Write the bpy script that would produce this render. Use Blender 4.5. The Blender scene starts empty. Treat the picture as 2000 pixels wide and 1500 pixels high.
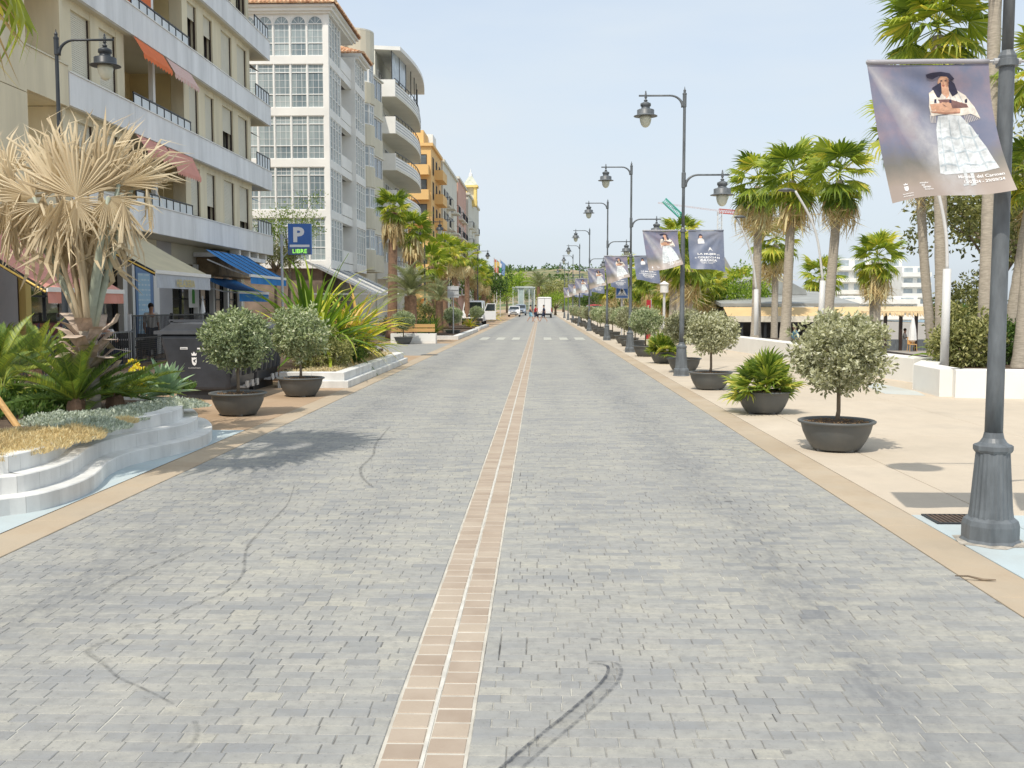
import bpy, math, random
from mathutils import Vector, Matrix, Euler, noise
R = math.radians
PI = math.pi
rnd = random.Random(7)
scene = bpy.context.scene
C = scene.collection

# ------------------------------------------------------------------ camera
cam_data = bpy.data.cameras.new('camera')
cam_data.sensor_width = 36.0
cam_data.lens = 36.0
cam_data.clip_end = 6000
cam_data.clip_start = 0.05
cam = bpy.data.objects.new('camera', cam_data)
C.objects.link(cam)
CAMH = 1.67
cam.location = (0, 0, CAMH)
cam.rotation_euler = Euler((R(90 - 4.375), 0, R(1.575)), 'XYZ')
scene.camera = cam
CAMR = cam.rotation_euler.to_matrix()

# ------------------------------------------------------------------ daylight
SUN_TO = Vector((-.27, -.57, 1.0)).normalized()
ELEV = math.asin(SUN_TO.z)
AZ = math.atan2(SUN_TO.x, SUN_TO.y)
world = bpy.data.worlds.new('World')
scene.world = world
world.use_nodes = True
wn = world.node_tree
wn.nodes.clear()
wo = wn.nodes.new('ShaderNodeOutputWorld')
wb = wn.nodes.new('ShaderNodeBackground')
sky = wn.nodes.new('ShaderNodeTexSky')
sky.sky_type = 'NISHITA'
sky.sun_disc = False
sky.sun_elevation = ELEV
sky.sun_rotation = AZ % (2 * PI)
sky.air_density = 1.0
sky.dust_density = 3.0
sky.ozone_density = 1.5
# thin even high cloud veil that pales the blue
wt = wn.nodes.new('ShaderNodeTexCoord')
wm = wn.nodes.new('ShaderNodeMapping')
wm.inputs['Scale'].default_value = (1.3, 1.0, 5.0)
wz = wn.nodes.new('ShaderNodeTexNoise')
wz.inputs['Scale'].default_value = 1.6
wz.inputs['Detail'].default_value = 5
wz.inputs['Roughness'].default_value = .55
wr = wn.nodes.new('ShaderNodeMapRange')
wr.inputs['From Min'].default_value = .3
wr.inputs['From Max'].default_value = .7
wr.inputs['To Min'].default_value = .60
wr.inputs['To Max'].default_value = 1.0
wx = wn.nodes.new('ShaderNodeMix')
wx.data_type = 'RGBA'
wx.inputs['B'].default_value = (3.35, 3.72, 4.06, 1)
wn.links.new(wt.outputs['Generated'], wm.inputs['Vector'])
wn.links.new(wm.outputs['Vector'], wz.inputs['Vector'])
wn.links.new(wz.outputs['Fac'], wr.inputs['Value'])
wn.links.new(wr.outputs['Result'], wx.inputs['Factor'])
wn.links.new(sky.outputs['Color'], wx.inputs['A'])
wn.links.new(wx.outputs['Result'], wb.inputs['Color'])
wb.inputs['Strength'].default_value = 0.15
wn.links.new(wb.outputs['Background'], wo.inputs['Surface'])

sun_data = bpy.data.lights.new('sun', 'SUN')
sun_data.energy = 2.45
sun_data.angle = R(0.53)
sun_data.color = (1.0, .93, .82)
sun = bpy.data.objects.new('sun', sun_data)
C.objects.link(sun)
sun.rotation_euler = SUN_TO.to_track_quat('Z', 'Y').to_euler()
sun.location = (-20, -30, 60)

vs = scene.view_settings
vs.view_transform = 'Standard'
vs.look = 'None'
vs.gamma = 1.0
vs.use_curve_mapping = False
vs.exposure = 0.58
scene.cycles.max_bounces = 6
scene.cycles.transparent_max_bounces = 12

# ------------------------------------------------------------------ places measured from the photograph
def ray(px, py):
    return CAMR @ Vector(((px - 1000) / 2000, -(py - 750) / 2000, -1.0))
def gp(px, py, z=0.0):
    d = ray(px, py); t = (z - CAMH) / d.z
    return Vector((d.x * t, d.y * t, z))
def atd(px, py, Y):
    d = ray(px, py); t = Y / d.y
    return Vector((d.x * t, Y, CAMH + d.z * t))

# ------------------------------------------------------------------ mesh helper
class MB:
    def __init__(s):
        s.v = []; s.f = []; s.m = []; s.t = []
    def add(s, vs, fs, m=0, t=.5):
        b = len(s.v); s.v.extend(vs)
        for f in fs:
            s.f.append(tuple(b + i for i in f)); s.m.append(m); s.t.append(t)
    def quad(s, a, b, c, d, m=0, t=.5):
        s.add([tuple(a), tuple(b), tuple(c), tuple(d)], [(0, 1, 2, 3)], m, t)
    def poly(s, pts, m=0, t=.5):
        s.add([tuple(p) for p in pts], [tuple(range(len(pts)))], m, t)
    def box(s, x0, x1, y0, y1, z0, z1, m=0, t=.5):
        s.add([(x0,y0,z0),(x1,y0,z0),(x1,y1,z0),(x0,y1,z0),(x0,y0,z1),(x1,y0,z1),(x1,y1,z1),(x0,y1,z1)],
              [(3,2,1,0),(4,5,6,7),(0,1,5,4),(1,2,6,5),(2,3,7,6),(3,0,4,7)], m, t)
    def bar(s, a, b, w, h=None, m=0, t=.5, up=(0,0,1)):
        a = Vector(a); b = Vector(b); h = h or w
        d = (b - a).normalized(); u = Vector(up)
        if abs(d.dot(u)) > .98: u = Vector((1,0,0))
        sx = d.cross(u).normalized() * w / 2; sz = sx.cross(d).normalized() * h / 2
        p = [a-sx-sz, a+sx-sz, a+sx+sz, a-sx+sz, b-sx-sz, b+sx-sz, b+sx+sz, b-sx+sz]
        s.add([tuple(q) for q in p], [(0,1,2,3),(7,6,5,4),(0,4,5,1),(1,5,6,2),(2,6,7,3),(3,7,4,0)], m, t)
    def tube(s, pts, rad, n=8, m=0, t=.5, cap=True):
        pts = [Vector(p) for p in pts]
        if not isinstance(rad, (list, tuple)): rad = [rad] * len(pts)
        vs = []; fs = []; u = None
        for i, p in enumerate(pts):
            d = (pts[min(i+1, len(pts)-1)] - pts[max(i-1, 0)])
            if d.length < 1e-9: d = Vector((0,0,1))
            d.normalize()
            if u is None:
                u = Vector((1,0,0)) if abs(d.x) < .8 else Vector((0,1,0))
            u = (u - d * u.dot(d)).normalized(); w = d.cross(u)
            for k in range(n):
                a = 2 * PI * k / n
                vs.append(tuple(p + (u * math.cos(a) + w * math.sin(a)) * rad[i]))
        for i in range(len(pts) - 1):
            for k in range(n):
                k2 = (k + 1) % n
                fs.append((i*n+k, i*n+k2, (i+1)*n+k2, (i+1)*n+k))
        if cap:
            fs.append(tuple(range(n-1, -1, -1))); fs.append(tuple((len(pts)-1)*n + k for k in range(n)))
        s.add(vs, fs, m, t)
    def lathe(s, prof, n=20, c=(0,0,0), m=0, t=.5, rot=0, flute=None):
        vs = []; fs = []
        for i, (r, z) in enumerate(prof):
            for k in range(n):
                a = 2 * PI * k / n + rot
                rr = r * (flute(k, i) if flute else 1)
                vs.append((c[0] + rr * math.cos(a), c[1] + rr * math.sin(a), c[2] + z))
        for i in range(len(prof) - 1):
            for k in range(n):
                k2 = (k + 1) % n
                fs.append((i*n+k, i*n+k2, (i+1)*n+k2, (i+1)*n+k))
        if prof[0][0] > 1e-4: fs.append(tuple(range(n-1, -1, -1)))
        if prof[-1][0] > 1e-4: fs.append(tuple((len(prof)-1)*n + k for k in range(n)))
        s.add(vs, fs, m, t)
    def prism(s, poly, z0, z1, m=0, t=.5):          # polygon in xy, counter-clockwise
        n = len(poly)
        vs = [(p[0], p[1], z0) for p in poly] + [(p[0], p[1], z1) for p in poly]
        fs = [tuple(range(n-1, -1, -1)), tuple(range(n, 2*n))] + [(i, (i+1) % n, n + (i+1) % n, n + i) for i in range(n)]
        s.add(vs, fs, m, t)
    def slab(s, poly, axis, a0, a1, m=0, t=.5):      # polygon extruded along x or y: poly in (y,z) or (x,z)
        n = len(poly)
        f = (lambda p, a: (a, p[0], p[1])) if axis == 'x' else (lambda p, a: (p[0], a, p[1]))
        vs = [f(p, a0) for p in poly] + [f(p, a1) for p in poly]
        fs = [tuple(range(n-1, -1, -1)), tuple(range(n, 2*n))] + [(i, (i+1) % n, n + (i+1) % n, n + i) for i in range(n)]
        s.add(vs, fs, m, t)
    def ball(s, c, r, n=8, m=0, t=.5, sq=(1,1,1)):
        k = max(4, n // 2 + 1)
        prof = [(max(1e-5, math.sin(PI * i / k)) , -math.cos(PI * i / k)) for i in range(k + 1)]
        vs = []; fs = []
        for i, (rr, z) in enumerate(prof):
            for j in range(n):
                a = 2 * PI * j / n
                vs.append((c[0] + r*sq[0]*rr*math.cos(a), c[1] + r*sq[1]*rr*math.sin(a), c[2] + r*sq[2]*z))
        for i in range(k):
            for j in range(n):
                j2 = (j+1) % n
                fs.append((i*n+j, i*n+j2, (i+1)*n+j2, (i+1)*n+j))
        s.add(vs, fs, m, t)
    def mesh(s, name, mats, smooth=False, off=(0,0,0)):
        me = bpy.data.meshes.new(name)
        ox, oy, oz = off
        me.from_pydata([(x-ox, y-oy, z-oz) for (x, y, z) in s.v] if (ox or oy or oz) else s.v, [], s.f)
        if not isinstance(mats, (list, tuple)): mats = [mats]
        for q in mats: me.materials.append(q)
        if len(mats) > 1: me.polygons.foreach_set('material_index', s.m)
        at = me.attributes.new('tint', 'FLOAT', 'FACE')
        at.data.foreach_set('value', s.t)
        if smooth: me.polygons.foreach_set('use_smooth', [True] * len(s.f))
        me.update()
        return me
    def build(s, name, mats, parent=None, smooth=False, kind=None, label=None):
        """link as one object; vertices are in world space, the parent's place is taken off"""
        me = s.mesh(name, mats, smooth, org(parent))
        return link(name, me, parent, kind, label)

def org(p):
    v = Vector((0,0,0))
    while p is not None:
        v += p.location; p = p.parent
    return v
def link(name, data, parent=None, kind=None, label=None, loc=None, rot=None, scale=None):
    o = bpy.data.objects.new(name, data); C.objects.link(o)
    if parent is not None: o.parent = parent
    if kind: o['kind'] = kind
    if label: o['label'] = label
    if loc is not None: o.location = loc
    if rot is not None: o.rotation_euler = rot
    if scale is not None: o.scale = scale if hasattr(scale, '__len__') else (scale,)*3
    return o
def tag(o, label, cat, group=None):
    o['label'] = label; o['category'] = cat
    if group: o['group'] = group
    return o
def thing(name, label, cat, loc=(0,0,0), group=None):
    o = bpy.data.objects.new(name, None); C.objects.link(o)
    o.location = loc; o.empty_display_size = .2
    return tag(o, label, cat, group)
KIDS = {}
def kids(o):
    return [c for c in o.children]
def dup(root, loc, rz=0, label=None, scale=1, group=None):
    def cp(o, par):
        c = o.copy(); C.objects.link(c)
        if par is not None: c.parent = par
        for ch in list(o.children): cp(ch, c)
        return c
    r = cp(root, None)
    r.location = loc; r.rotation_euler = (0, 0, rz)
    r.scale = (scale,)*3 if not hasattr(scale, '__len__') else scale
    if label: r['label'] = label
    if group: r['group'] = group
    return r

# ------------------------------------------------------------------ materials
def rgb(r, g, b): return (r, g, b, 1.0)
class NT:
    def __init__(s, name):
        s.m = bpy.data.materials.new(name); s.m.use_nodes = True
        s.t = s.m.node_tree; s.t.nodes.clear()
        s.out = s.n('ShaderNodeOutputMaterial')
    def n(s, typ, **kw):
        q = s.t.nodes.new(typ)
        for k, v in kw.items():
            if k.startswith('i_'): 
                key = k[2:]
                q.inputs[int(key) if key.isdigit() else key.replace('_', ' ')].default_value = v
            else: setattr(q, k, v)
        return q
    def l(s, a, b): s.t.links.new(a, b)
    def math(s, op, a, b=None, clamp=False):
        q = s.n('ShaderNodeMath', operation=op, use_clamp=clamp)
        for i, v in enumerate((a, b)):
            if v is None: continue
            if isinstance(v, (int, float)): q.inputs[i].default_value = v
            else: s.l(v, q.inputs[i])
        return q.outputs[0]
    def mix(s, fac, a, b, blend='MIX'):
        q = s.n('ShaderNodeMix', data_type='RGBA', blend_type=blend)
        for k, v in (('Factor', fac), ('A', a), ('B', b)):
            if isinstance(v, (int, float)): q.inputs[k].default_value = v
            elif isinstance(v, tuple): q.inputs[k].default_value = v if len(v) == 4 else (*v, 1)
            else: s.l(v, q.inputs[k])
        return q.outputs['Result']
    def ramp(s, fac, stops, interp='LINEAR'):
        q = s.n('ShaderNodeValToRGB'); q.color_ramp.interpolation = interp
        e = q.color_ramp.elements
        while len(e) < len(stops): e.new(.5)
        for i, (p, c) in enumerate(stops):
            e[i].position = p; e[i].color = c if len(c) == 4 else (*c, 1)
        s.l(fac, q.inputs['Fac']); return q.outputs['Color']
    def noise(s, scale, detail=3, vec=None, rough=.55, sc3=None):
        q = s.n('ShaderNodeTexNoise', i_Scale=scale, i_Detail=detail, i_Roughness=rough)
        v = vec or s.coord()
        if sc3:
            mp = s.n('ShaderNodeMapping'); mp.inputs['Scale'].default_value = sc3
            s.l(v, mp.inputs['Vector']); v = mp.outputs['Vector']
        s.l(v, q.inputs['Vector']); return q.outputs['Fac']
    def coord(s, kind='Object'):
        if kind == 'World':
            return s.n('ShaderNodeNewGeometry').outputs['Position']
        return s.n('ShaderNodeTexCoord').outputs[kind]
    def rng(s, v, a, b, c=0, d=1):
        q = s.n('ShaderNodeMapRange'); q.inputs[1].default_value = a; q.inputs[2].default_value = b
        q.inputs[3].default_value = c; q.inputs[4].default_value = d
        s.l(v, q.inputs[0]); return q.outputs[0]
    def tint(s):
        return s.n('ShaderNodeAttribute', attribute_name='tint').outputs['Fac']
    def orand(s):
        return s.n('ShaderNodeObjectInfo').outputs['Random']
    def bsdf(s, col, rough=.6, metal=0, spec=.5, bump=None, bstr=.3, bdist=.02, **kw):
        p = s.n('ShaderNodeBsdfPrincipled')
        if isinstance(col, tuple): p.inputs['Base Color'].default_value = col if len(col) == 4 else (*col, 1)
        else: s.l(col, p.inputs['Base Color'])
        if isinstance(rough, (int, float)): p.inputs['Roughness'].default_value = rough
        else: s.l(rough, p.inputs['Roughness'])
        p.inputs['Metallic'].default_value = metal
        p.inputs['Specular IOR Level'].default_value = spec
        if bump is not None:
            b = s.n('ShaderNodeBump', i_Strength=bstr, i_Distance=bdist)
            s.l(bump, b.inputs['Height']); s.l(b.outputs['Normal'], p.inputs['Normal'])
        s.l(p.outputs[0], s.out.inputs['Surface']); return p

def mat(name, col, rough=.6, var=.12, scale=3.0, bump=0, bscale=60, metal=0, spec=.4, streak=None, world=False, hue=None):
    """plain painted / rendered surface with uneven colour and a fine grain"""
    n = NT(name); c3 = col
    vec = n.coord('World' if world else 'Object')
    f = n.noise(scale, 5, vec, .6, streak)
    lo = tuple(max(0, x * (1 - var)) for x in c3); hi = tuple(min(1, x * (1 + var * .8)) for x in c3)
    if hue: lo = hue
    c = n.ramp(f, [(.3, lo), (.7, hi)])
    b = n.noise(bscale, 3, vec) if bump else None
    n.bsdf(c, rough, metal, spec, b, bump or .1, .01)
    return n.m
def leafmat(name, stops, trans=.35, rough=.45, spec=.35, rand=.25, gain=1.45, tcol=(1.0,1.0,.55)):
    n = NT(name); stops = [(p, tuple(min(.8, x*gain) for x in c)) for p, c in stops]
    t = n.tint(); o = n.orand()
    f = n.math('ADD', t, n.math('MULTIPLY', n.math('SUBTRACT', o, .5), rand), True)
    c = n.ramp(f, stops)
    p = n.bsdf(c, rough, 0, spec)
    tr = n.n('ShaderNodeBsdfTranslucent'); 
    c2 = n.mix(1.0, c, tcol, 'MULTIPLY'); n.l(c2, tr.inputs['Color'])
    mx = n.n('ShaderNodeMixShader'); mx.inputs[0].default_value = trans
    n.l(p.outputs[0], mx.inputs[1]); n.l(tr.outputs[0], mx.inputs[2]); n.l(mx.outputs[0], n.out.inputs['Surface'])
    return n.m
def glass(name, tintc=(.75,.82,.85), refl=.12, clear=.6):
    n = NT(name)
    tr = n.n('ShaderNodeBsdfTransparent'); tr.inputs['Color'].default_value = (*tintc, 1)
    gl = n.n('ShaderNodeBsdfGlossy'); gl.inputs['Roughness'].default_value = .03
    gl.inputs['Color'].default_value = (.9,.95,1,1)
    fr = n.n('ShaderNodeFresnel', i_IOR=1.6)
    f = n.math('ADD', fr.outputs[0], refl, True)
    mx = n.n('ShaderNodeMixShader'); n.l(f, mx.inputs[0])
    n.l(tr.outputs[0], mx.inputs[1]); n.l(gl.outputs[0], mx.inputs[2]); n.l(mx.outputs[0], n.out.inputs['Surface'])
    return n.m
def emit(name, col, s=1.0):
    n = NT(name); e = n.n('ShaderNodeEmission', i_Strength=s); e.inputs['Color'].default_value = (*col, 1)
    n.l(e.outputs[0], n.out.inputs['Surface']); return n.m

M = {}
M['white'] = mat('white_paint', (.78,.77,.74), .55, .07, 1.2, .08, 30)
M['white_wall'] = mat('white_wall', (.80,.79,.75), .7, .07, .8, .1, 40)
M['band'] = mat('white_band', (.74,.75,.76), .6, .16, 1.0, .06, 40, streak=(1.6,1.6,.25))
M['beige'] = mat('beige_render', (.70,.63,.46), .8, .15, .9, .12, 50, streak=(1.5,1.5,.22))
M['cream'] = mat('cream_render', (.62,.58,.46), .8, .08, .5, .12, 50)
M['pale_cream'] = mat('pale_cream', (.68,.66,.57), .8, .08, .5, .1, 50)
M['orange_wall'] = mat('orange_render', (.74,.48,.20), .8, .08, .4)
M['pink_wall'] = mat('pink_render', (.62,.38,.30), .8, .1, .4)
M['yellow_wall'] = mat('yellow_render', (.78,.60,.22), .8, .08, .6)
M['shutter'] = mat('shutter', (.66,.63,.52), .55, .06, 2)
M['dark_frame'] = mat('dark_window_frame', (.045,.028,.022), .35, .2, 4)
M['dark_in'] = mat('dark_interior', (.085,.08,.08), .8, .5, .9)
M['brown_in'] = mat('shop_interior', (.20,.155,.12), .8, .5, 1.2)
M['glass'] = glass('window_glass')
M['glass_blue'] = glass('balcony_glass', (.80,.86,.88), .18)
M['curtain'] = mat('curtain', (.44,.50,.48), .85, .22, 3.0, streak=(6,6,.2))

def curtained_pane(name, lo, hi):
    n = NT(name); pos = n.coord('Object'); a = n.noise(1.0, 2, pos, .5, (14,14,.3)); b = n.noise(.7, 3, n.coord('World'), .6)
    f = n.math('ADD', n.math('MULTIPLY', a, .55), n.math('MULTIPLY', b, .45)); f = n.math('ADD', f, n.math('MULTIPLY', n.math('SUBTRACT', n.orand(), .5), .35))
    n.bsdf(n.ramp(f, [(.3, lo), (.65, hi)]), .22, 0, .6); return n.m
M['gal_glass'] = curtained_pane('curtained_gallery_pane', (.16,.21,.235), (.40,.46,.46))
M['metal_grey'] = mat('grey_painted_metal', (.125,.14,.152), .45, .34, 4, .12, 40, spec=.5, streak=(3,3,.8))
M['roof_grey'] = mat('weathered_grey_roof', (.31,.32,.31), .8, .2, 1)
M['metal_lite'] = mat('light_grey_metal', (.48,.49,.50), .4, .1, 6)
M['black_metal'] = mat('black_metal', (.028,.03,.034), .45, .2, 6)
M['pot'] = mat('pot_plastic', (.075,.082,.083), .5, .3, 5, .06, 30, hue=(.125,.125,.118))
M['soil'] = mat('soil', (.10,.068,.045), .95, .5, 14, .6, 40)
M['trunk'] = mat('bark', (.20,.155,.11), .9, .35, 8, .5, 25)
M['roof_tile'] = mat('roof_tile', (.52,.27,.15), .85, .35, 3.5, .2, 20)
M['wood'] = mat('bench_wood', (.60,.36,.14), .6, .2, 3, streak=(.4,8,8))
M['asph'] = mat('grey_concrete', (.30,.30,.29), .9, .15, 1.5, .2, 40, world=True)
M['blue_awn'] = mat('blue_canvas', (.015,.19,.50), .75, .15, 3)
M['pink_awn'] = mat('pink_canvas', (.64,.29,.23), .8, .1, 2)
M['beige_awn'] = mat('beige_canvas', (.56,.50,.34), .8, .08, 2)
M['grey_awn'] = mat('grey_canvas', (.45,.48,.52), .8, .06, 3)
M['orange_awn'] = mat('orange_canvas', (.72,.17,.05), .8, .1, 3)
M['sand_awn'] = mat('sand_canvas', (.66,.47,.24), .8, .08, 1)
M['tyre'] = mat('tyre_rubber', (.02,.02,.02), .8)
M['car_white'] = mat('white_car_paint', (.80,.80,.80), .25, .02, 1, spec=.6)
M['car_grey'] = mat('grey_car_paint', (.28,.33,.40), .25, .02, 1, metal=.3, spec=.6)
M['car_red'] = mat('red_car_paint', (.5,.03,.03), .3, .03, 1)
M['car_yellow'] = mat('yellow_car_paint', (.75,.62,.05), .3, .03, 1)
M['car_glass'] = mat('dark_car_glass', (.02,.03,.035), .08, .1, 1, spec=.8)
M['lamp_red'] = mat('red_lens', (.45,.02,.02), .3)
M['lamp_clear'] = mat('headlight_lens', (.65,.68,.7), .15, spec=.8)
M['skin'] = mat('skin', (.52,.30,.21), .6, .08, 8)
M['hair'] = mat('dark_hair', (.03,.02,.015), .7)
M['red_cloth'] = mat('red_cloth', (.40,.03,.04), .9)
M['navy_cloth'] = mat('navy_cloth', (.03,.04,.08), .9)
M['blue_cloth'] = mat('pale_blue_cloth', (.30,.55,.68), .9)
M['white_cloth'] = mat('white_cloth', (.75,.74,.72), .9)
M['pink_cloth'] = mat('pink_cloth', (.62,.18,.22), .9)
M['straw_roof'] = mat('thatch', (.66,.50,.29), .95, .3, 12, .5, 60)
M['white_print'] = mat('white_print', (.82,.82,.82), .6, .02)
M['sign_blue'] = mat('sign_blue', (.06,.16,.45), .45, .05)
M['led_panel'] = mat('led_panel', (.13,.17,.26), .5, .1)
M['led_green'] = emit('led_green', (.35,.9,.12), 1.1)
# ================================================================== GROUND, ROAD, PAVEMENTS
LE, RE = -3.56, 2.58            # road edges
CL0, CL1 = -.585, -.272         # brick centre band

# --- road paver material: stone tint per paver, worn oil bands along the wheel tracks, gum spots
def paver_material(name, far=False):
    n = NT(name)
    pos = n.coord('World')
    if far:
        mp = n.n('ShaderNodeMapping'); n.l(pos, mp.inputs['Vector'])
        br = n.n('ShaderNodeTexBrick', i_Scale=1.0)
        br.inputs['Color1'].default_value = (0.02,0.02,0.02,1); br.inputs['Color2'].default_value = (.98,.98,.98,1)
        br.inputs['Mortar'].default_value = (.5,.5,.5,1)
        br.inputs['Brick Width'].default_value = .15; br.inputs['Row Height'].default_value = .085
        br.inputs['Mortar Size'].default_value = .004
        n.l(mp.outputs['Vector'], br.inputs['Vector'])
        f = br.outputs['Color']
    else:
        f = n.math('FRACT', n.math('ADD', n.tint(), n.math('MULTIPLY', n.orand(), .999)))
    c = n.ramp(f, [(0, (.225,.235,.24)), (.12, (.285,.288,.28)), (.3, (.345,.342,.315)), (.7, (.392,.382,.338)), (1, (.455,.435,.355))])
    # broad patches of wear and grain inside each stone
    w = n.noise(.55, 4, pos, .6)
    c = n.mix(n.rng(w, .35, .7, 0, .5), c, (.41,.40,.36))
    hs = n.noise(1.0, 5, pos, .62, (1.1, 5.5, 1)); c = n.mix(n.rng(hs, .42, .66, 0, .72), c, (.245,.255,.265))
    big = n.noise(.32, 4, pos, .6); c = n.mix(n.rng(big, .45, .7, 0, .5), c, (.26,.265,.27))
    hs2 = n.noise(1.0, 4, pos, .6, (.9, 4.2, 2)); c = n.mix(n.rng(hs2, .5, .72, 0, .5), c, (.43,.42,.36))
    bl = n.noise(17, 5, pos, .7); c = n.mix(n.rng(bl, .45, .68, 0, .58), c, (.225,.222,.21))
    fl = n.noise(44, 4, pos, .7); c = n.mix(n.rng(fl, .60, .68, 0, .55), c, (.13,.13,.125))
    g = n.noise(95, 4, pos, .7)
    c = n.mix(n.rng(g, .3, .7, .0, .38), c, (.25,.25,.245))
    # oil and rubber bands that run along the road
    sx = n.n('ShaderNodeSeparateXYZ'); n.l(pos, sx.inputs[0])
    wob = n.math('MULTIPLY', n.math('SUBTRACT', n.noise(.35, 2, pos, .5, (0,1,0)), .5), .5)
    x = n.math('ADD', sx.outputs['X'], wob)
    bands = None
    for cx, wd, st in ((1.5, .55, .85), (-2.75, .75, .9), (-1.35, .35, .4), (.3, .3, .25), (2.2, .2, .25)):
        d = n.math('ABSOLUTE', n.math('SUBTRACT', x, cx))
        b = n.rng(d, 0, wd, st, 0)
        bands = b if bands is None else n.math('MAXIMUM', bands, b)
    br2 = n.noise(1.6, 5, pos, .7, (1.5, .45, 1))
    br3 = n.noise(9, 5, pos, .75, (1.6,.7,1))
    k = n.math('MULTIPLY', n.math('MULTIPLY', bands, n.rng(br2, .32, .62, .1, 1)), n.rng(br3, .38, .58, .25, 1.15))
    c = n.mix(n.math('MULTIPLY', k, .68), c, (.14,.147,.16))
    # gum spots
    v = n.n('ShaderNodeTexVoronoi', i_Scale=3.1); n.l(pos, v.inputs['Vector'])
    rr = n.n('ShaderNodeSeparateColor'); n.l(v.outputs['Color'], rr.inputs[0])
    size = n.rng(rr.outputs[0], .5, 1, 0, .125)
    spot = n.math('LESS_THAN', v.outputs['Distance'], size)
    c = n.mix(n.math('MULTIPLY', spot, n.rng(rr.outputs[1], 0, 1, .1, .75)), c, (.085,.085,.09))
    n.bsdf(c, .72, 0, .35, g, .25, .004)
    return n.m
M['paver'] = paver_material('paver_stone')
M['paver_far'] = paver_material('paver_far', True)
def grout_mat():
    n = NT('sand_joint'); pos = n.coord('World'); a = n.noise(.9, 5, pos, .7); b_ = n.noise(7, 4, pos, .7)
    f = n.math('ADD', n.math('MULTIPLY', a, .7), n.math('MULTIPLY', b_, .3))
    c = n.ramp(f, [(.38,(.06,.06,.058)),(.49,(.22,.215,.20)),(.57,(.46,.45,.40)),(.72,(.54,.525,.47))])
    n.bsdf(c, .95); return n.m
M['grout'] = grout_mat()
M['brick'] = None
def brick_mat():
    n = NT('terracotta_paver'); pos = n.coord('World')
    f = n.math('FRACT', n.math('ADD', n.tint(), n.orand()))
    c = n.ramp(f, [(0, (.33,.265,.205)), (.5, (.385,.315,.245)), (1, (.43,.365,.285))])
    g = n.noise(70, 4, pos, .7)
    c = n.mix(n.rng(g, .3, .75, 0, .4), c, (.33,.25,.2))
    w = n.noise(4, 4, pos); c = n.mix(n.rng(w, .4, .7, 0, .35), c, (.50,.43,.35))
    n.bsdf(c, .8, 0, .3, g, .2, .003); return n.m
M['brick'] = brick_mat()
M['mortar'] = mat('pale_mortar', (.52,.49,.425), .9, .22, 6, .2, 90, world=True)
def stamped(name, base, lo, hi):
    n = NT(name); pos = n.coord('World')
    a = n.noise(.9, 6, pos, .68); b = n.noise(3.2, 5, pos, .65, (1,.6,1)); g = n.noise(60, 4, pos, .7)
    c = n.ramp(a, [(.3, lo), (.5, base), (.72, hi)])
    c = n.mix(n.rng(b, .38, .68, 0, .45), c, tuple(x*.82 for x in base))
    c = n.mix(n.rng(g, .35, .7, 0, .25), c, tuple(x*.75 for x in base))
    c = n.mix(n.math('MULTIPLY', n.orand(), .2), c, tuple(x*.8 for x in base))
    st = n.noise(.45, 6, pos, .72); c = n.mix(n.rng(st, .50, .72, 0, .62), c, tuple(x*.66 for x in base))
    v = n.n('ShaderNodeTexVoronoi', i_Scale=1.7); n.l(pos, v.inputs['Vector']); q_ = n.n('ShaderNodeSeparateColor'); n.l(v.outputs['Color'], q_.inputs[0])
    sp = n.math('LESS_THAN', v.outputs['Distance'], n.rng(q_.outputs[0], .5, 1, 0, .045)); c = n.mix(n.math('MULTIPLY', sp, .55), c, (.12,.11,.10))
    n.bsdf(c, .85, 0, .3, g, .2, .004); return n.m
M['tan'] = stamped('tan_pavement', (.585,.505,.40), (.54,.46,.36), (.63,.55,.445))
M['tan_strip'] = stamped('tan_kerb_strip', (.47,.385,.28), (.38,.29,.20), (.53,.465,.37))
M['brown_pave'] = stamped('brown_pavement', (.44,.315,.205), (.36,.255,.165), (.53,.41,.29))
M['blue_paint'] = stamped('pale_blue_paint', (.50,.575,.59), (.41,.52,.57), (.57,.58,.55))
M['sand'] = stamped('beach_sand', (.47,.41,.32), (.42,.36,.28), (.52,.46,.36))
M['plaza_grey'] = stamped('lower_plaza_paving', (.36,.33,.29), (.33,.30,.26), (.40,.37,.32))

def sheet(name, rects, z, m, kind='structure', parent=None):
    b = MB()
    for (x0, x1, y0, y1) in rects: b.quad((x0,y0,z), (x1,y0,z), (x1,y1,z), (x0,y1,z))
    return b.build(name, m, parent, kind=kind)
sheet('ground', [(-900, 9.2, -60, 2500), (9.2, 60, -60, 19.4)], -.05, M['brown_pave'])
b = MB(); b.quad((9.2,19.4,-1.15),(60,19.4,-1.15),(60,900,-1.15),(9.2,900,-1.15))
b.quad((9.2,19.4,-1.15),(9.2,900,-1.15),(9.2,900,-.05),(9.2,19.4,-.05)); b.quad((9.2,19.4,-.05),(60,19.4,-.05),(60,19.4,-1.15),(9.2,19.4,-1.15))
b.build('lower_plaza', M['plaza_grey'], kind='structure')
b = MB(); b.quad((60,-60,-1.15),(110,-60,-3),(110,420,-3),(60,900,-1.15)); b.build('beach', M['sand'], kind='structure')
n = NT('sea_water'); nz = n.noise(.25, 4, n.coord('World'), .6, (.3,1,1))
n.bsdf((.05,.19,.26), .15, 0, .5, nz, .4, .4); M['sea'] = n.m
b = MB(); b.quad((84,-60,-2),(5000,-60,-2),(5000,5000,-2),(84,5000,-2)); b.build('sea', M['sea'], kind='structure')

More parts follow.
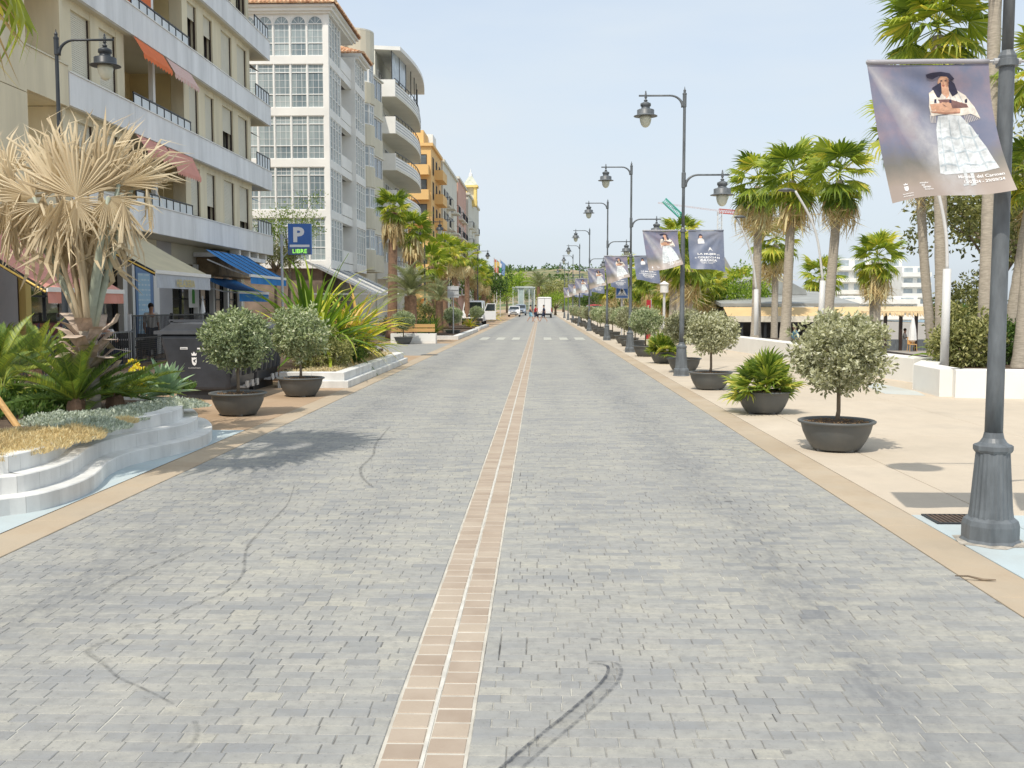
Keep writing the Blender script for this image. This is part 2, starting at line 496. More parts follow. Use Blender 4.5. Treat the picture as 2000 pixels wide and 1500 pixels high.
# --- road bed
road = MB()
road.quad((LE,1,.0085),(RE,1,.0085),(RE,56.2,.0085),(LE,56.2,.0085))
road = road.build('road', M['grout'], kind='structure')
b = MB(); b.quad((LE,56.2,.008),(RE,56.2,.008),(RE+.4,420,.008),(LE-.6,420,.008))
b.build('road_surface', M['paver_far'], road)
def paver_geo(mb, x0, x1, y0, y1, z, t, ch=.004, m=0, bot=-.004):
    mb.add([(x0,y0,bot),(x1,y0,bot),(x1,y1,bot),(x0,y1,bot),
            (x0,y0,z-ch),(x1,y0,z-ch),(x1,y1,z-ch),(x0,y1,z-ch),
            (x0+ch,y0+ch,z),(x1-ch,y0+ch,z),(x1-ch,y1-ch,z),(x0+ch,y1-ch,z)],
           [(8,9,10,11),(4,5,9,8),(5,6,10,9),(6,7,11,10),(7,4,8,11),(0,1,5,4),(1,2,6,5),(2,3,7,6),(3,0,4,7)], m, t)
rr = random.Random(3)
near = []; far = MB(); y = 2.9; row = 0; RD = .085
while y < 56.1:
    for xa, xb in ((LE, CL0-.008), (CL1+.008, RE)):
        x = xa + .002
        first = True
        while x < xb - .02:
            w = rr.choice((.085,.105,.13,.13,.155,.155,.18))
            if first: w = rr.choice((.07,.1,.14)); first = False
            if x + w > xb - .06: w = xb - x - .002
            g = rr.choice((.0012,.0015,.0015,.002,.0035))
            zt = .012 + rr.uniform(-.0009, .0009)
            t = rr.random() if rr.random() < .3 else min(.98, max(.02, rr.gauss(.52,.2)))
            item = (x+g, x+w-g, y+.0013, y+RD-.0013, zt, t)
            dx = x + .1
            vis = abs((dx + .0275*(y)) / max(y,.1)) < .52 and y > 3.55
            if vis and y < 6.2: near.append(item)
            else: paver_geo(far, *item, .003)
            x += w
    y += RD; row += 1
near.sort(key=lambda q: q[2])
for it in near[300:]: paver_geo(far, *it, .003)
pm = {}
for it in near[:300]:
    key = round((it[1]-it[0])*1000)
    if key not in pm:
        q = MB(); w = (it[1]-it[0])/2; d = (it[3]-it[2])/2
        paver_geo(q, -w, w, -d, d, .012, 0.0, .003); pm[key] = q.mesh('paver', M['paver'])
    o = link('paver', pm[key], road, loc=((it[0]+it[1])/2, (it[2]+it[3])/2, it[4]-.012))
far.build('paver_field', M['paver'], road, kind='stuff')

# --- brick centre band
b = MB(); b.quad((CL0-.009,1,.0095),(CL1+.009,1,.0095),(CL1+.009,420,.0095),(CL0-.009,420,.0095)); band = b.build('centre_band', M['mortar'], kind='structure')
y = 3.2; fb = MB(); BD = .142; cnt = 0; bm_ = None
xc = (CL0 + CL1) / 2
while y < 160:
    for sx in (0, 1):
        x0, x1 = ((CL0+.004, xc-.0115), (xc+.0115, CL1-.004))[sx]
        yy = y + (.055 if sx else 0)
        j = rr.uniform(-.002, .002)
        if yy < 20 and cnt < 230:
            if bm_ is None:
                q = MB(); w = (x1-x0)/2; paver_geo(q, -w, w, -.063, .063, .0125, 0, .003); bm_ = q.mesh('brick', M['brick'])
            link('brick', bm_, band, loc=((x0+x1)/2 + j, yy + .067, rr.uniform(-.001,.001)), rot=(0,0,rr.uniform(-.01,.01))); cnt += 1
        else:
            paver_geo(fb, x0+j, x1+j, yy+.004, yy+.130, .0125, rr.random(), .003)
    y += BD
fb.build('brick_row', M['brick'], band, kind='stuff')
b = MB()
for i in range(120):                                  # painted line between the two brick rows, worn and a little wavy
    y0, y1 = 3+i*1.3, 3+(i+1)*1.3; e = .007+.002*math.sin(i*1.7)
    b.quad((xc-e,y0,.0125),(xc+e,y0,.0125),(xc+e,y1,.0125),(xc-e,y1,.0125))
b.build('painted_line', mat('worn_white_line', (.56,.54,.49), .8, .2, 9, .2, 80, world=True), band)

# --- crosswalk blocks
b = MB()
for p0, p1 in ((937,953),(969,985),(1000,1015),(1062,1077),(1093,1109),(1123,1142)):
    a = gp(p0, 663); c = gp(p1, 663); b.quad((a.x,49.6,.018),(c.x,49.6,.018),(c.x,53.4,.018),(a.x,53.4,.018))
b.build('crosswalk', mat('crosswalk_white', (.47,.47,.42), .8, .2, 2, .2, 40, world=True), kind='structure')

# --- tyre marks and drip lines on the road: ribbons with a worn, broken edge
def mark_mat(name, col, dens):
    n = NT(name); pos = n.coord('World')
    f = n.math('MULTIPLY', n.rng(n.noise(26, 6, pos, .75), .36, .62, .02, 1), dens)
    u = n.tint(); f = n.math('MULTIPLY', f, u)
    p = n.n('ShaderNodeBsdfPrincipled'); p.inputs['Base Color'].default_value = (*col, 1); p.inputs['Roughness'].default_value = .8
    tr = n.n('ShaderNodeBsdfTransparent'); mx = n.n('ShaderNodeMixShader')
    n.l(f, mx.inputs[0]); n.l(tr.outputs[0], mx.inputs[1]); n.l(p.outputs[0], mx.inputs[2]); n.l(mx.outputs[0], n.out.inputs['Surface'])
    return n.m
M['rubber_mark'] = mark_mat('rubber_mark', (.06,.065,.078), .85)
M['drip_mark'] = mark_mat('drip_mark', (.09,.09,.088), .42)
def spline(pts, n=10):
    out = []
    P = [pts[0]] + list(pts) + [pts[-1]]
    for i in range(1, len(P)-2):
        for k in range(n):
            t = k / n; p0, p1, p2, p3 = P[i-1], P[i], P[i+1], P[i+2]
            out.append(.5*((2*p1)+(p2-p0)*t+(2*p0-5*p1+4*p2-p3)*t*t+(3*p1-p0-3*p2+p3)*t**3))
    out.append(P[-2]); return out
def ribbon(name, pix, widths, m, z=.0165, edge=(0,1,1,0)):
    pts = spline([gp(*p) for p in pix], 10); mb = MB()
    k = len(pts)
    for i in range(k-1):
        def cross(j):
            d = (pts[min(j+1,k-1)] - pts[max(j-1,0)]); d.z = 0; d.normalize(); s = Vector((d.y,-d.x,0))
            f = j/(k-1)*(len(widths)-1); a = int(min(f, len(widths)-2)); w = widths[a]+(widths[a+1]-widths[a])*(f-a)
            return [pts[j] + s*w*e for e in (-.5,-.3,0,.3,.5)]
        A, B = cross(i), cross(i+1)
        for q, tt in enumerate(edge):
            mb.quad(*[(v.x, v.y, z) for v in (A[q], A[q+1], B[q+1], B[q])], 0, tt)
    return mb.build(name, m, road)
ribbon('tyre_mark', [(985,1520),(1010,1498),(1060,1455),(1115,1410),(1165,1365),(1196,1330),(1199,1308),(1180,1301),(1150,1300)], [.085,.085,.085,.08,.07,.03], M['rubber_mark'], edge=(1,.2,.15,.55))
ribbon('drip_line', [(575,950),(560,990),(510,1040),(482,1075),(474,1125),(440,1160),(370,1190),(310,1218),(250,1230)], [.012,.022,.024,.024,.02,.01], M['drip_mark'], edge=(.5,1,1,.5))
ribbon('drip_line', [(222,1252),(172,1276),(200,1300),(230,1328),(290,1356),(340,1382)], [.03,.045,.022,.02,.014], M['drip_mark'], edge=(.4,1,1,.4))
ribbon('drip_line', [(762,835),(735,868),(728,892),(706,915),(708,935),(728,955)], [.03,.04,.04,.04,.03], M['drip_mark'], edge=(.4,1,1,.4))
ribbon('drip_line', [(400,1070),(340,1095),(300,1110),(235,1140),(200,1165)], [.02,.03,.03,.02], M['drip_mark'], edge=(.4,1,1,.4))
ribbon('drip_line', [(380,1415),(385,1440),(370,1465),(340,1478)], [.03,.025,.02], M['drip_mark'], edge=(.3,.8,.8,.3))

# --- kerb strips, flush with the road: stamped concrete bays
def strip(name, x0, x1, step, y0, y1, m):
    root = None; q = MB(); first = True
    st = MB(); st.quad((x0,y0,-.02),(x1,y0,-.02),(x1,y1,-.02),(x0,y1,-.02)); root = st.build(name, M['grout'], kind='structure')
    w = (x1-x0)/2; pm2 = MB(); paver_geo(pm2, -w, w, -step/2+.002, step/2-.002, .014, .5, .004, bot=-.02); me = pm2.mesh('kerb_slab', m)
    y = y0
    while y < min(y1, 40):
        link('kerb_slab', me, root, loc=((x0+x1)/2, y+step/2, rr.uniform(-.0015,.0015))); y += step
    f = MB(); f.quad((x0,y,.012),(x1,y,.012),(x1,y1,.012),(x0,y1,.012)); f.build('kerb_run', m, root)
strip('kerb_strip', RE+.006, RE+.36, 1.9, 2, 300, M['tan_strip'])
strip('kerb_strip', LE-.36, LE-.006, 1.9, 2, 300, M['tan_strip'])

# --- right pavement: big cast slabs, blue paint round the lamp, joints open
rp = MB(); rp.quad((RE+.36,1,-.02),(9.1,1,-.02),(9.1,300,-.02),(RE+.36,300,-.02)); rp.quad((9.1,1,-.02),(40,1,-.02),(40,19.3,-.02),(9.1,19.3,-.02))
rp = rp.build('right_pavement', mat('dark_joint', (.13,.115,.09), .95, .4, 3), kind='structure')
xs = [RE+.366, 3.60, 6.1, 8.6, 11.1, 13.6, 16.1]
ys = [1.5, 5.75, 8.12, 10.6, 13.1, 15.6, 18.1, 20.6, 23.1, 25.6, 28.1, 30.6, 33.1, 35.6, 38.1]
for i in range(len(xs)-1):
    for j in range(len(ys)-1):
        if xs[i] > 8 and ys[j] > 18: continue
        q = MB(); paver_geo(q, xs[i]+.005, xs[i+1]-.005, ys[j]+.005, ys[j+1]-.005, .014, .5, .004, bot=-.02)
        blue = (j == 1 and i < 3)
        q.build('slab', M['blue_paint'] if blue else M['tan'], rp)
b = MB(); b.quad((RE+.366,38.1,.012),(8.6,38.1,.012),(8.6,300,.012),(RE+.366,300,.012)); b.build('slab_run', M['tan'], rp)
b = MB(); b.prism([(6.5,19.4),(7.1,19.0),(7.3,20.0),(7.2,22.2),(6.7,21.2)], .0145, .018); b.build('blue_patch', stamped('faded_blue_paint', (.54,.56,.53), (.50,.54,.54), (.58,.55,.48)), rp)

# --- left pavement
lp = MB(); lp.quad((-12.2,1,-.02),(LE-.36,1,-.02),(LE-.36,300,-.02),(-12.2,300,-.02)); lp = lp.build('left_pavement', M['grout'], kind='structure')
xs = [-11.6, -9.1, -6.6, LE-.366]; ys = [1.5+2.5*i for i in range(14)]
for i in range(3):
    for j in range(len(ys)-1):
        q = MB(); paver_geo(q, xs[i]+.003, xs[i+1]-.003, ys[j]+.003, ys[j+1]-.003, .012, .5, .004, bot=-.02); q.build('slab', M['brown_pave'], lp)
b = MB(); b.quad((-12,34,.010),(LE-.366,34,.010),(LE-.366,45,.010),(-12,45,.010)); b.build('side_crossing', M['paver_far'], lp)
b = MB(); b.quad((-12.2,45,.008),(LE-.366,45,.008),(LE-.366,300,.008),(-12.2,300,.008)); b.build('slab_run', M['brown_pave'], lp)

# --- drain grate in front of the near lamp, twig on the kerb strip, manhole
t = thing('drain_grate', 'dark slotted drain grate in the pavement beside the nearest lamp post', 'drain grate', (3.3, 7.95, .012))
b = MB()
for (x0,x1,y0,y1) in ((3.02,3.6,7.76,7.78),(3.02,3.6,8.08,8.1),(3.02,3.04,7.78,8.08),(3.58,3.6,7.78,8.08)): b.box(x0,x1,y0,y1,.015,.026)
b.build('frame', M['black_metal'], t)
b = MB(); b.quad((3.04,7.78,.0165),(3.58,7.78,.0165),(3.58,8.08,.0165),(3.04,8.08,.0165)); b.build('sump', M['dark_in'], t)
b = MB()
for i in range(14): b.box(3.05+i*.038, 3.065+i*.038, 7.78, 8.08, .018, .025)
b.build('bars', mat('rusty_bars', (.13,.09,.065), .8, .4, 9), t)
b = MB(); p = [gp(1865,1134), gp(1890,1138), gp(1920,1139), gp(1945,1141)]
b.tube([(q.x,q.y,.03+.012*math.sin(i*2)) for i,q in enumerate(p)], [.004,.006,.009,.004], 6)
tag(b.build('twig', M['trunk']), 'thin dry twig lying across the tan kerb strip', 'twig')
b = MB(); q = gp(839,694); b.lathe([(.0,.02),(.28,.02),(.3,.018),(.3,.008)][::-1], 20, (q.x,q.y,.002)); tag(b.build('manhole_cover', M['black_metal']), 'dark round manhole cover in the tan strip by the far planter', 'manhole')

# ================================================================== PLANTERS
M['planter'] = mat('planter_white', (.68,.68,.655), .75, .2, 1.6, .15, 40, world=True, streak=(1.5,1.5,.6))
def block_curve(name_root, base_pts, tiers, parent, closed_end=True, blen=.36):
    """stepped planter wall: each tier a run of blocks set along the curve, open vertical joints between them"""
    for (inset, back, z0, z1) in tiers:
        P = base_pts
        L = [0]
        for i in range(1, len(P)): L.append(L[-1] + (P[i]-P[i-1]).length)
        def at(s):
            s = max(0, min(L[-1], s))
            for i in range(1, len(P)):
                if s <= L[i] + 1e-9:
                    f = (s - L[i-1]) / max(1e-9, L[i]-L[i-1]); p = P[i-1].lerp(P[i], f)
                    a = P[max(0,i-2)]; c = P[min(len(P)-1,i+1)]
                    d = (c - a); d.z = 0; d.normalize(); return p, Vector((-d.y, d.x, 0))
            return P[-1], Vector((1,0,0))
        nb = max(1, round(L[-1]/blen)); step = L[-1]/nb
        for k in range(nb):
            q = MB(); s0 = k*step+.0013; s1 = (k+1)*step-.0013; m = 3
            fr = []; bk = []
            for e in range(m+1):
                p, nn = at(s0 + (s1-s0)*e/m); fr.append(p + nn*inset); bk.append(p + nn*back)
            zt = z1 + rr.uniform(-.0008,.0008)
            vs = []; ch = .008
            for f_, g_ in zip(fr, bk):
                u = (g_ - f_).normalized()*ch
                vs += [(f_.x,f_.y,z0),(f_.x,f_.y,zt-ch),(f_.x+u.x,f_.y+u.y,zt),(g_.x,g_.y,zt),(g_.x,g_.y,z0)]
            fs = []
            for e in range(m):
                for h in range(4): fs.append((e*5+h, (e+1)*5+h, (e+1)*5+h+1, e*5+h+1))
            fs.append((0,1,2,3,4)); fs.append(tuple(m*5+h for h in (4,3,2,1,0)))
            q.add(vs, fs); q.build('block', M['planter'], parent)
basepix = [(-330,1075),(-200,1052),(-90,1032),(0,1013),(70,1003),(126,987),(168,970),(193,953),(213,932),(252,913),(308,899),(364,886),(400,874),(414,862),(412,848),(396,838)]
bp = [gp(*q) for q in basepix]
bp += [Vector((bp[-1].x-.45, bp[-1].y+.3, 0)), Vector((bp[-1].x-1.2, bp[-1].y+.5, 0)), Vector((-8.5, bp[-1].y+.6, 0))]
bp = spline(bp, 5)
PL1 = thing('planter', 'white curved planter stepped in three tiers at the left kerb', 'planter', (-4.6, 9.5, 0))
block_curve('planter', bp, [(0, .30, .0, .155), (.17, .5, .0, .30), (.34, .54, .0, .445)], PL1)
# soil bed
def inset_poly(P, d):
    out = []
    for i in range(len(P)):
        a = P[max(0,i-1)]; c = P[min(len(P)-1,i+1)]; t_ = (c-a); t_.z = 0; t_.normalize(); out.append(P[i] + Vector((-t_.y,t_.x,0))*d)
    return out
ip = inset_poly(bp, .5)
b = MB(); 
for i in range(len(ip)-1):
    b.quad((ip[i].x,ip[i].y,.40),(ip[i+1].x,ip[i+1].y,.40),(-8.6,ip[i+1].y,.40),(-8.6,ip[i].y,.40))
b.build('soil', M['soil'], PL1)
# pale blue paint on the ground in front of it
b = MB(); 
wp = [gp(*q) for q in ((-330,1075),(-90,1032),(0,1013),(126,987),(193,953),(213,932),(308,899),(400,874),(418,858),(425,842))]
for i in range(len(wp)-1):
    xo = LE-.37
    b.quad((min(wp[i].x-.3,xo),wp[i].y,.0155),(xo,wp[i].y,.0155),(xo,wp[i+1].y,.0155),(min(wp[i+1].x-.3,xo),wp[i+1].y,.0155))
b.build('blue_patch', M['blue_paint'], lp)

# second planter, straight, two steps
PL2 = thing('planter', 'white straight planter with two steps behind the second potted tree', 'planter', (-4.6, 25, 0))
P2 = [Vector((-5.3,22.2,0)),Vector((-5.3,20.52,0)),Vector((-5.29,20.5,0)),Vector((-3.88,20.5,0)),Vector((-3.87,20.52,0)),Vector((-3.83,29.8,0)),Vector((-3.84,29.82,0)),Vector((-8.2,29.82,0))]
def box_tier(x0,x1,y0,y1,z0,z1,parent,blen):
    n_ = max(1, round((x1-x0)/blen)) if (x1-x0) > (y1-y0) else max(1, round((y1-y0)/blen))
    for k in range(n_):
        q = MB()
        if (x1-x0) > (y1-y0): a0, a1 = x0+(x1-x0)*k/n_+.002, x0+(x1-x0)*(k+1)/n_-.002; paver_geo(q, a0, a1, y0, y1, z1, .5, .008, bot=z0)
        else: a0, a1 = y0+(y1-y0)*k/n_+.002, y0+(y1-y0)*(k+1)/n_-.002; paver_geo(q, x0, x1, a0, a1, z1, .5, .008, bot=z0)
        q.build('block', M['planter'], parent)
box_tier(-5.3,-3.87,20.5,20.8,0,.155,PL2,.72); box_tier(-5.3,-3.97,20.62,20.9,.0,.32,PL2,.72)
box_tier(-4.15,-3.87,20.8,29.8,0,.155,PL2,.9); box_tier(-4.2,-3.97,20.9,29.7,.0,.32,PL2,.9)
box_tier(-8.2,-4.2,29.45,29.7,0,.32,PL2,.8)
b = MB(); b.box(-8.1,-4.2,22.3,29.45,0,.28); b.box(-5.25,-4.2,20.9,22.3,0,.28); b.build('soil', M['soil'], PL2)
# small third planter kerbs further up
t3 = thing('planter', 'low white planter kerb past the bench with palms in it', 'planter', (-5.2, 56, 0))
box_tier(-4.3,-4.0,50,66,0,.2,t3,2); box_tier(-9,-4.3,50,50.3,0,.2,t3,1.5); b = MB(); b.box(-9,-4.3,50.3,66,0,.17); b.build('soil', M['soil'], t3)
t3 = thing('planter', 'low white planter kerb before the parked white van', 'planter', (-5.2, 76, 0))
box_tier(-4.4,-4.1,69,82,0,.2,t3,2); b = MB(); b.box(-9,-4.4,69,82,0,.17); b.build('soil', M['soil'], t3)
t3 = thing('planter', 'low white planter kerb behind the bench at the side crossing', 'planter', (-7, 33.5, 0))
box_tier(-9.5,-5.2,32.6,32.9,0,.3,t3,1.2); b = MB(); b.box(-9.5,-5.2,32.9,33.8,0,.26); b.build('soil', M['soil'], t3)

# ================================================================== WHITE WALLS ON THE RIGHT
def wall_run(name, label, pts, h, w, seg=1.6):
    t = thing(name, label, 'wall', (pts[0][0], pts[0][1], 0))
    for i in range(len(pts)-1):
        a = Vector((*pts[i],0)); c = Vector((*pts[i+1],0)); d = c-a; n_ = max(1, round(d.length/seg)); u = d.normalized(); s = Vector((u.y,-u.x,0))*w/2
        for k in range(n_):
            p = a+d*k/n_+u*.002; q_ = a+d*(k+1)/n_-u*.002; ch = u*0
            q = MB(); q.add([tuple(v) for v in (p+s,q_+s,q_-s,p-s)]+[tuple(v+Vector((0,0,h-.012))) for v in (p+s,q_+s,q_-s,p-s)]+[tuple(v+Vector((0,0,h))) for v in (p+s*.95,q_+s*.95,q_-s*.95,p-s*.95)],
                [(8,9,10,11),(4,5,9,8),(5,6,10,9),(6,7,11,10),(7,4,8,11),(0,1,5,4),(1,2,6,5),(2,3,7,6),(3,0,4,7)])
            q.build('wall_block', M['white_wall'], t)
    return t
wall_run('low_wall', 'long low white bench wall curving below the palms', [(7.15,40),(7.5,36),(7.8,31),(7.95,27.5),(8.05,24.5),(8.3,22.3)], .54, .5)
wall_run('low_wall', 'nearest low white wall behind the lamp at the right edge', [(8.3,21.9),(7.6,20.4),(7.5,18.8),(9.2,18.55),(11.5,18.55),(16,18.55)], .52, .45, 2.4)
b = MB(); b.box(8.6,16,18.9,22,.02,.42); b.box(8.4,9.6,22,40,-.05,.42); tag(b.build('planting_bed', M['soil']), 'raised soil bed behind the white walls under the palms', 'planting bed')
# ================================================================== STREET LAMPS
M['lamp_glass'] = mat('lamp_diffuser', (.60,.62,.52), .35, .12, 5, spec=.6)
M['lamp_white'] = mat('white_lamp_pole', (.62,.62,.61), .45, .08, 3)
def lantern(parent, m, cx, z, n=20):
    """stem, stacked cap, wide brim and egg shaped diffuser hanging under an arm"""
    b = MB()
    b.lathe([(.0,.0),(.02,-.01),(.022,-.045),(.035,-.055),(.035,-.065),(.022,-.075),(.02,-.11),(.045,-.12),(.045,-.135),(.03,-.15)], 10, (cx,0,z+.02))
    b.lathe([(.03,-.13),(.09,-.165),(.118,-.175),(.122,-.19),(.122,-.235),(.10,-.25),(.098,-.285),(.12,-.30)], n, (cx,0,z))
    b.lathe([(.12,-.30),(.195,-.325),(.2,-.33),(.2,-.43),(.21,-.44),(.275,-.462),(.278,-.472),(.26,-.475),(.14,-.468)], n, (cx,0,z))
    h = b.build('lantern', m, parent, smooth=True)
    g = MB(); g.lathe([(.135,-.465),(.137,-.52),(.13,-.58),(.112,-.64),(.082,-.69),(.045,-.72),(.0,-.73)], n, (cx,0,z))
    g.build('diffuser', M['lamp_glass'], h, smooth=True)
    f = MB(); f.lathe([(.008,.115),(.012,.1),(.02,.08),(.012,.065),(.024,.05),(.024,.02),(.03,.0),(.026,-.02)][::-1], 8, (cx,0,z)); f.build('finial', m, h, smooth=True)
def arm(parent, m, side, z, n=8):
    b = MB(); pts = []
    for k in range(9):
        a = PI/2*k/8
        pts.append((side*(.04+.30*(1-math.cos(a))), 0, z-.27+.27*math.sin(a)))
    pts.append((side*1.06,0,z))
    b.tube(pts, [.04,.036,.033,.03,.027,.025,.024,.023,.022,.021], n)
    b.build('arm', m, parent, smooth=True)
    lantern(parent, m, side*.90, z)
def street_lamp(name, label, loc, group, m, two=True, top=6.55, flip=1):
    t = thing(name, label, 'street lamp', (0,0,0), group)
    b = MB()
    o8 = PI/8
    b.lathe([(.20,0),(.20,.012),(.188,.03),(.188,.13),(.178,.165),(.150,.19)], 8, rot=o8); b.build('plinth', m, t)
    b = MB()
    fl = lambda k, i: 1.0 if (k % 2 == 0) else .955
    b.lathe([(.150,.18),(.140,.25),(.112,.655)], 48, rot=o8, flute=fl); b.build('fluted_base', m, t)
    b = MB(); b.lathe([(.112,.65),(.122,.66),(.130,.675),(.130,.705),(.118,.715)], 8, rot=o8); b.lathe([(.112,.712),(.088,.73),(.070,.76),(.0615,.80)], 24); b.build('collar', m, t)
    b = MB(); b.lathe([(.060,.79),(.058,1.2),(.05,3.36),(.05,3.40)], 16); b.build('lower_pole', m, t, smooth=True)
    b = MB(); b.lathe([(.05,3.375),(.072,3.38),(.072,3.425),(.06,3.43),(.06,3.45),(.05,3.47),(.039,3.49)], 12); b.build('pole_ring', m, t)
    b = MB(); b.lathe([(.038,3.48),(.036,4.2),(.034,top-.22),(.034,top-.2)], 14); b.build('upper_pole', m, t, smooth=True)
    b = MB(); b.lathe([(.034,top-.3),(.045,top-.29),(.045,top-.02),(.05,top-.01),(.05,top+.02),(.03,top+.03),(.028,top+.06),(.035,top+.08),(.012,top+.12),(.006,top+.16),(.0,top+.18)], 10); b.build('pole_cap', m, t)
    arm(t, m, -1*flip, top-.03)
    if two:
        arm(t, m, flip, 4.70)
        b = MB(); b.lathe([(.04,4.40),(.05,4.41),(.05,4.75),(.04,4.76)], 10); b.build('bracket', m, t)
    # dirty mortar skirt round the foot
    t.location = loc
    return t
PX = 3.17
lampY = [7.2, 24.3, 36.6, 49.3, 67.2, 84, 101, 118, 136]
LX = [3.17, 3.34, 3.2, 3.2, 3.2, 3.2, 3.2, 3.2, 3.2]
words = ['nearest grey street lamp with fluted base at the right edge, banner hanging beside it',
 'second grey street lamp along the promenade, carrying a figure banner and a dark blue banner',
 'third grey street lamp along the promenade, left of the tall second one',
 'fourth grey street lamp along the promenade, behind the pedestrian crossing sign',
 'fifth grey street lamp along the promenade', 'sixth grey street lamp along the promenade',
 'seventh grey street lamp along the promenade', 'eighth grey street lamp along the promenade', 'farthest grey street lamp of the promenade row']
proto = street_lamp('street_lamp', words[0], (LX[0], lampY[0], .012), 'street lamps along the promenade', M['metal_grey'])
proto.scale.z = .970
for i in range(1, 9): dup(proto, (LX[i], lampY[i], .012), 0, words[i])
b = MB()
for k in range(16):
    a0 = 2*PI*k/16; a1 = 2*PI*(k+1)/16; r0 = .24+.03*math.sin(k*2.3); r1 = .24+.03*math.sin((k+1)*2.3)
    b.add([(LX[0]+.15*math.cos(a0),7.2+.15*math.sin(a0),.03),(LX[0]+r0*math.cos(a0),7.2+r0*math.sin(a0),.016),(LX[0]+r1*math.cos(a1),7.2+r1*math.sin(a1),.016),(LX[0]+.15*math.cos(a1),7.2+.15*math.sin(a1),.03)],[(0,1,2,3)])
b.build('mortar_skirt', mat('dirty_mortar', (.38,.35,.30), .95, .5, 12, .5, 60), proto, kind=None) if False else tag(b.build('mortar_skirt', mat('dirty_mortar', (.38,.35,.30), .95, .5, 12, .5, 60)), 'rough mortar skirt round the foot of the nearest lamp', 'mortar')
M['lamp_black'] = mat('black_lamp_metal', (.035,.042,.05), .42, .2, 5)
lp0 = street_lamp('street_lamp', 'black street lamp behind the dead palm, lantern in front of the beige building', (-8.9, 19.0, .012), 'street lamps along the buildings', M['lamp_black'], two=False, flip=-1)
for x, y, w in ((-6.75, 60, 'black street lamp in front of the orange building behind the palms'), (-6.9, 79, 'black street lamp further along, in front of the pink house'), (-5.6, 92, 'farthest black street lamp before the last tall house')):
    dup(lp0, (x, y, .012), 0, w)

# ================================================================== BANNERS (a generic painted figure stands in for the printed picture)
def banner_mat(name, dark):
    n = NT(name); uv = n.n('ShaderNodeAttribute', attribute_name='buv'); sx = n.n('ShaderNodeSeparateXYZ'); n.l(uv.outputs['Vector'], sx.inputs[0])
    U, V = sx.outputs['X'], sx.outputs['Y']
    a = n.noise(3.2, 5, uv.outputs['Vector'], .6); b2 = n.noise(7, 4, uv.outputs['Vector'], .65)
    if dark:
        c = n.ramp(n.math('ADD', n.math('MULTIPLY', a, .6), n.math('MULTIPLY', V, .35)), [(.2,(.24,.26,.34)),(.45,(.13,.17,.28)),(.7,(.055,.085,.20)),(.95,(.03,.06,.17))])
        c = n.mix(n.rng(b2,.45,.75,0,.35), c, (.34,.34,.40))
    else:
        c = n.ramp(a, [(.3,(.10,.135,.26)),(.46,(.17,.18,.29)),(.6,(.28,.215,.29)),(.75,(.38,.30,.34))])
        c = n.mix(n.rng(b2,.4,.7,0,.5), c, (.14,.17,.29))
        low = n.ramp(n.math('ADD', V, n.math('MULTIPLY', a, .2)), [(.70,(.085,.09,.085)),(.84,(.15,.135,.10)),(.97,(.36,.28,.21)),(1.0,(.40,.31,.25))])
        c = n.mix(n.rng(n.math('ADD', V, n.math('MULTIPLY', n.math('SUBTRACT', a, .5), .3)), .56, .74, 0, 1), c, low)
        # printed pale cloud sweeping from the upper left corner into the skirt
        d = n.math('ABSOLUTE', n.math('SUBTRACT', V, n.math('MULTIPLY', U, 1.45)))
        w = n.math('ADD', n.math('MULTIPLY', U, .85), .05)
        f = n.math('MULTIPLY', n.math('SUBTRACT', 1.0, n.math('DIVIDE', d, w), True), n.rng(b2, .25, .7, .25, .95), True)
        f = n.math('MULTIPLY', f, n.rng(U, .62, .8, 1, 0))
        c = n.mix(f, c, (.66,.645,.65))
    c = n.mix(.28, c, (.30,.31,.33))
    p = n.bsdf(c, .42, 0, .4, n.noise(300, 2, uv.outputs['Vector']), .05, .002)
    tr = n.n('ShaderNodeBsdfTranslucent'); n.l(c, tr.inputs['Color']); mx = n.n('ShaderNodeMixShader'); mx.inputs[0].default_value = .12
    n.l(p.outputs[0], mx.inputs[1]); n.l(tr.outputs[0], mx.inputs[2]); n.l(mx.outputs[0], n.out.inputs['Surface'])
    return n.m
M['banner_scene'] = banner_mat('banner_scene_print', False)
M['banner_text'] = banner_mat('banner_dark_print', True)
for nm, c in (('p_dress',(.62,.655,.67)),('p_dress2',(.47,.535,.575)),('p_skin',(.62,.36,.24)),('p_hair',(.03,.03,.06)),('p_shawl',(.74,.68,.60)),('p_brown',(.20,.11,.10)),('p_shade',(.42,.22,.15)),('p_lip',(.36,.08,.07))):
    M[nm] = mat(nm.replace('p_','print_'), c, .5, .3, 22)
def banner_fn(side, shear, bulge, lift, ph, w=.82, h=.96):
    """u 0..1 left to right, v 0..1 downwards; returns a point relative to the pole at rod height"""
    def f(u, v, off=0.0):
        x0 = -.125 - w + u*w if side < 0 else .125 + u*w
        e = 1-u if side < 0 else u
        x = x0 + shear*v*e + (1-e)*(.3*shear*v + .45*shear*v*v)
        s = math.sin(PI*v*.9)
        y = -bulge*v*v*(.55+.45*u if side < 0 else 1-.45*u) - .035*math.sin(u*7+ph)*v - .022*math.sin(u*13+ph*2)*(v*(1.2-v)) - .016*math.sin(math.atan2(v+.02,(u if side < 0 else 1-u)+.02)*15+ph)*min(1,(u*u+v*v)*4)*max(0,1-.7*(u*u+v*v)) 
        z = -v*h + lift*v*v*(u if side < 0 else 1-u) - .012*math.sin(u*PI)*(1-v) + .02*math.sin(u*5+ph)*v*v
        return Vector((x, y - off, z))
    return f
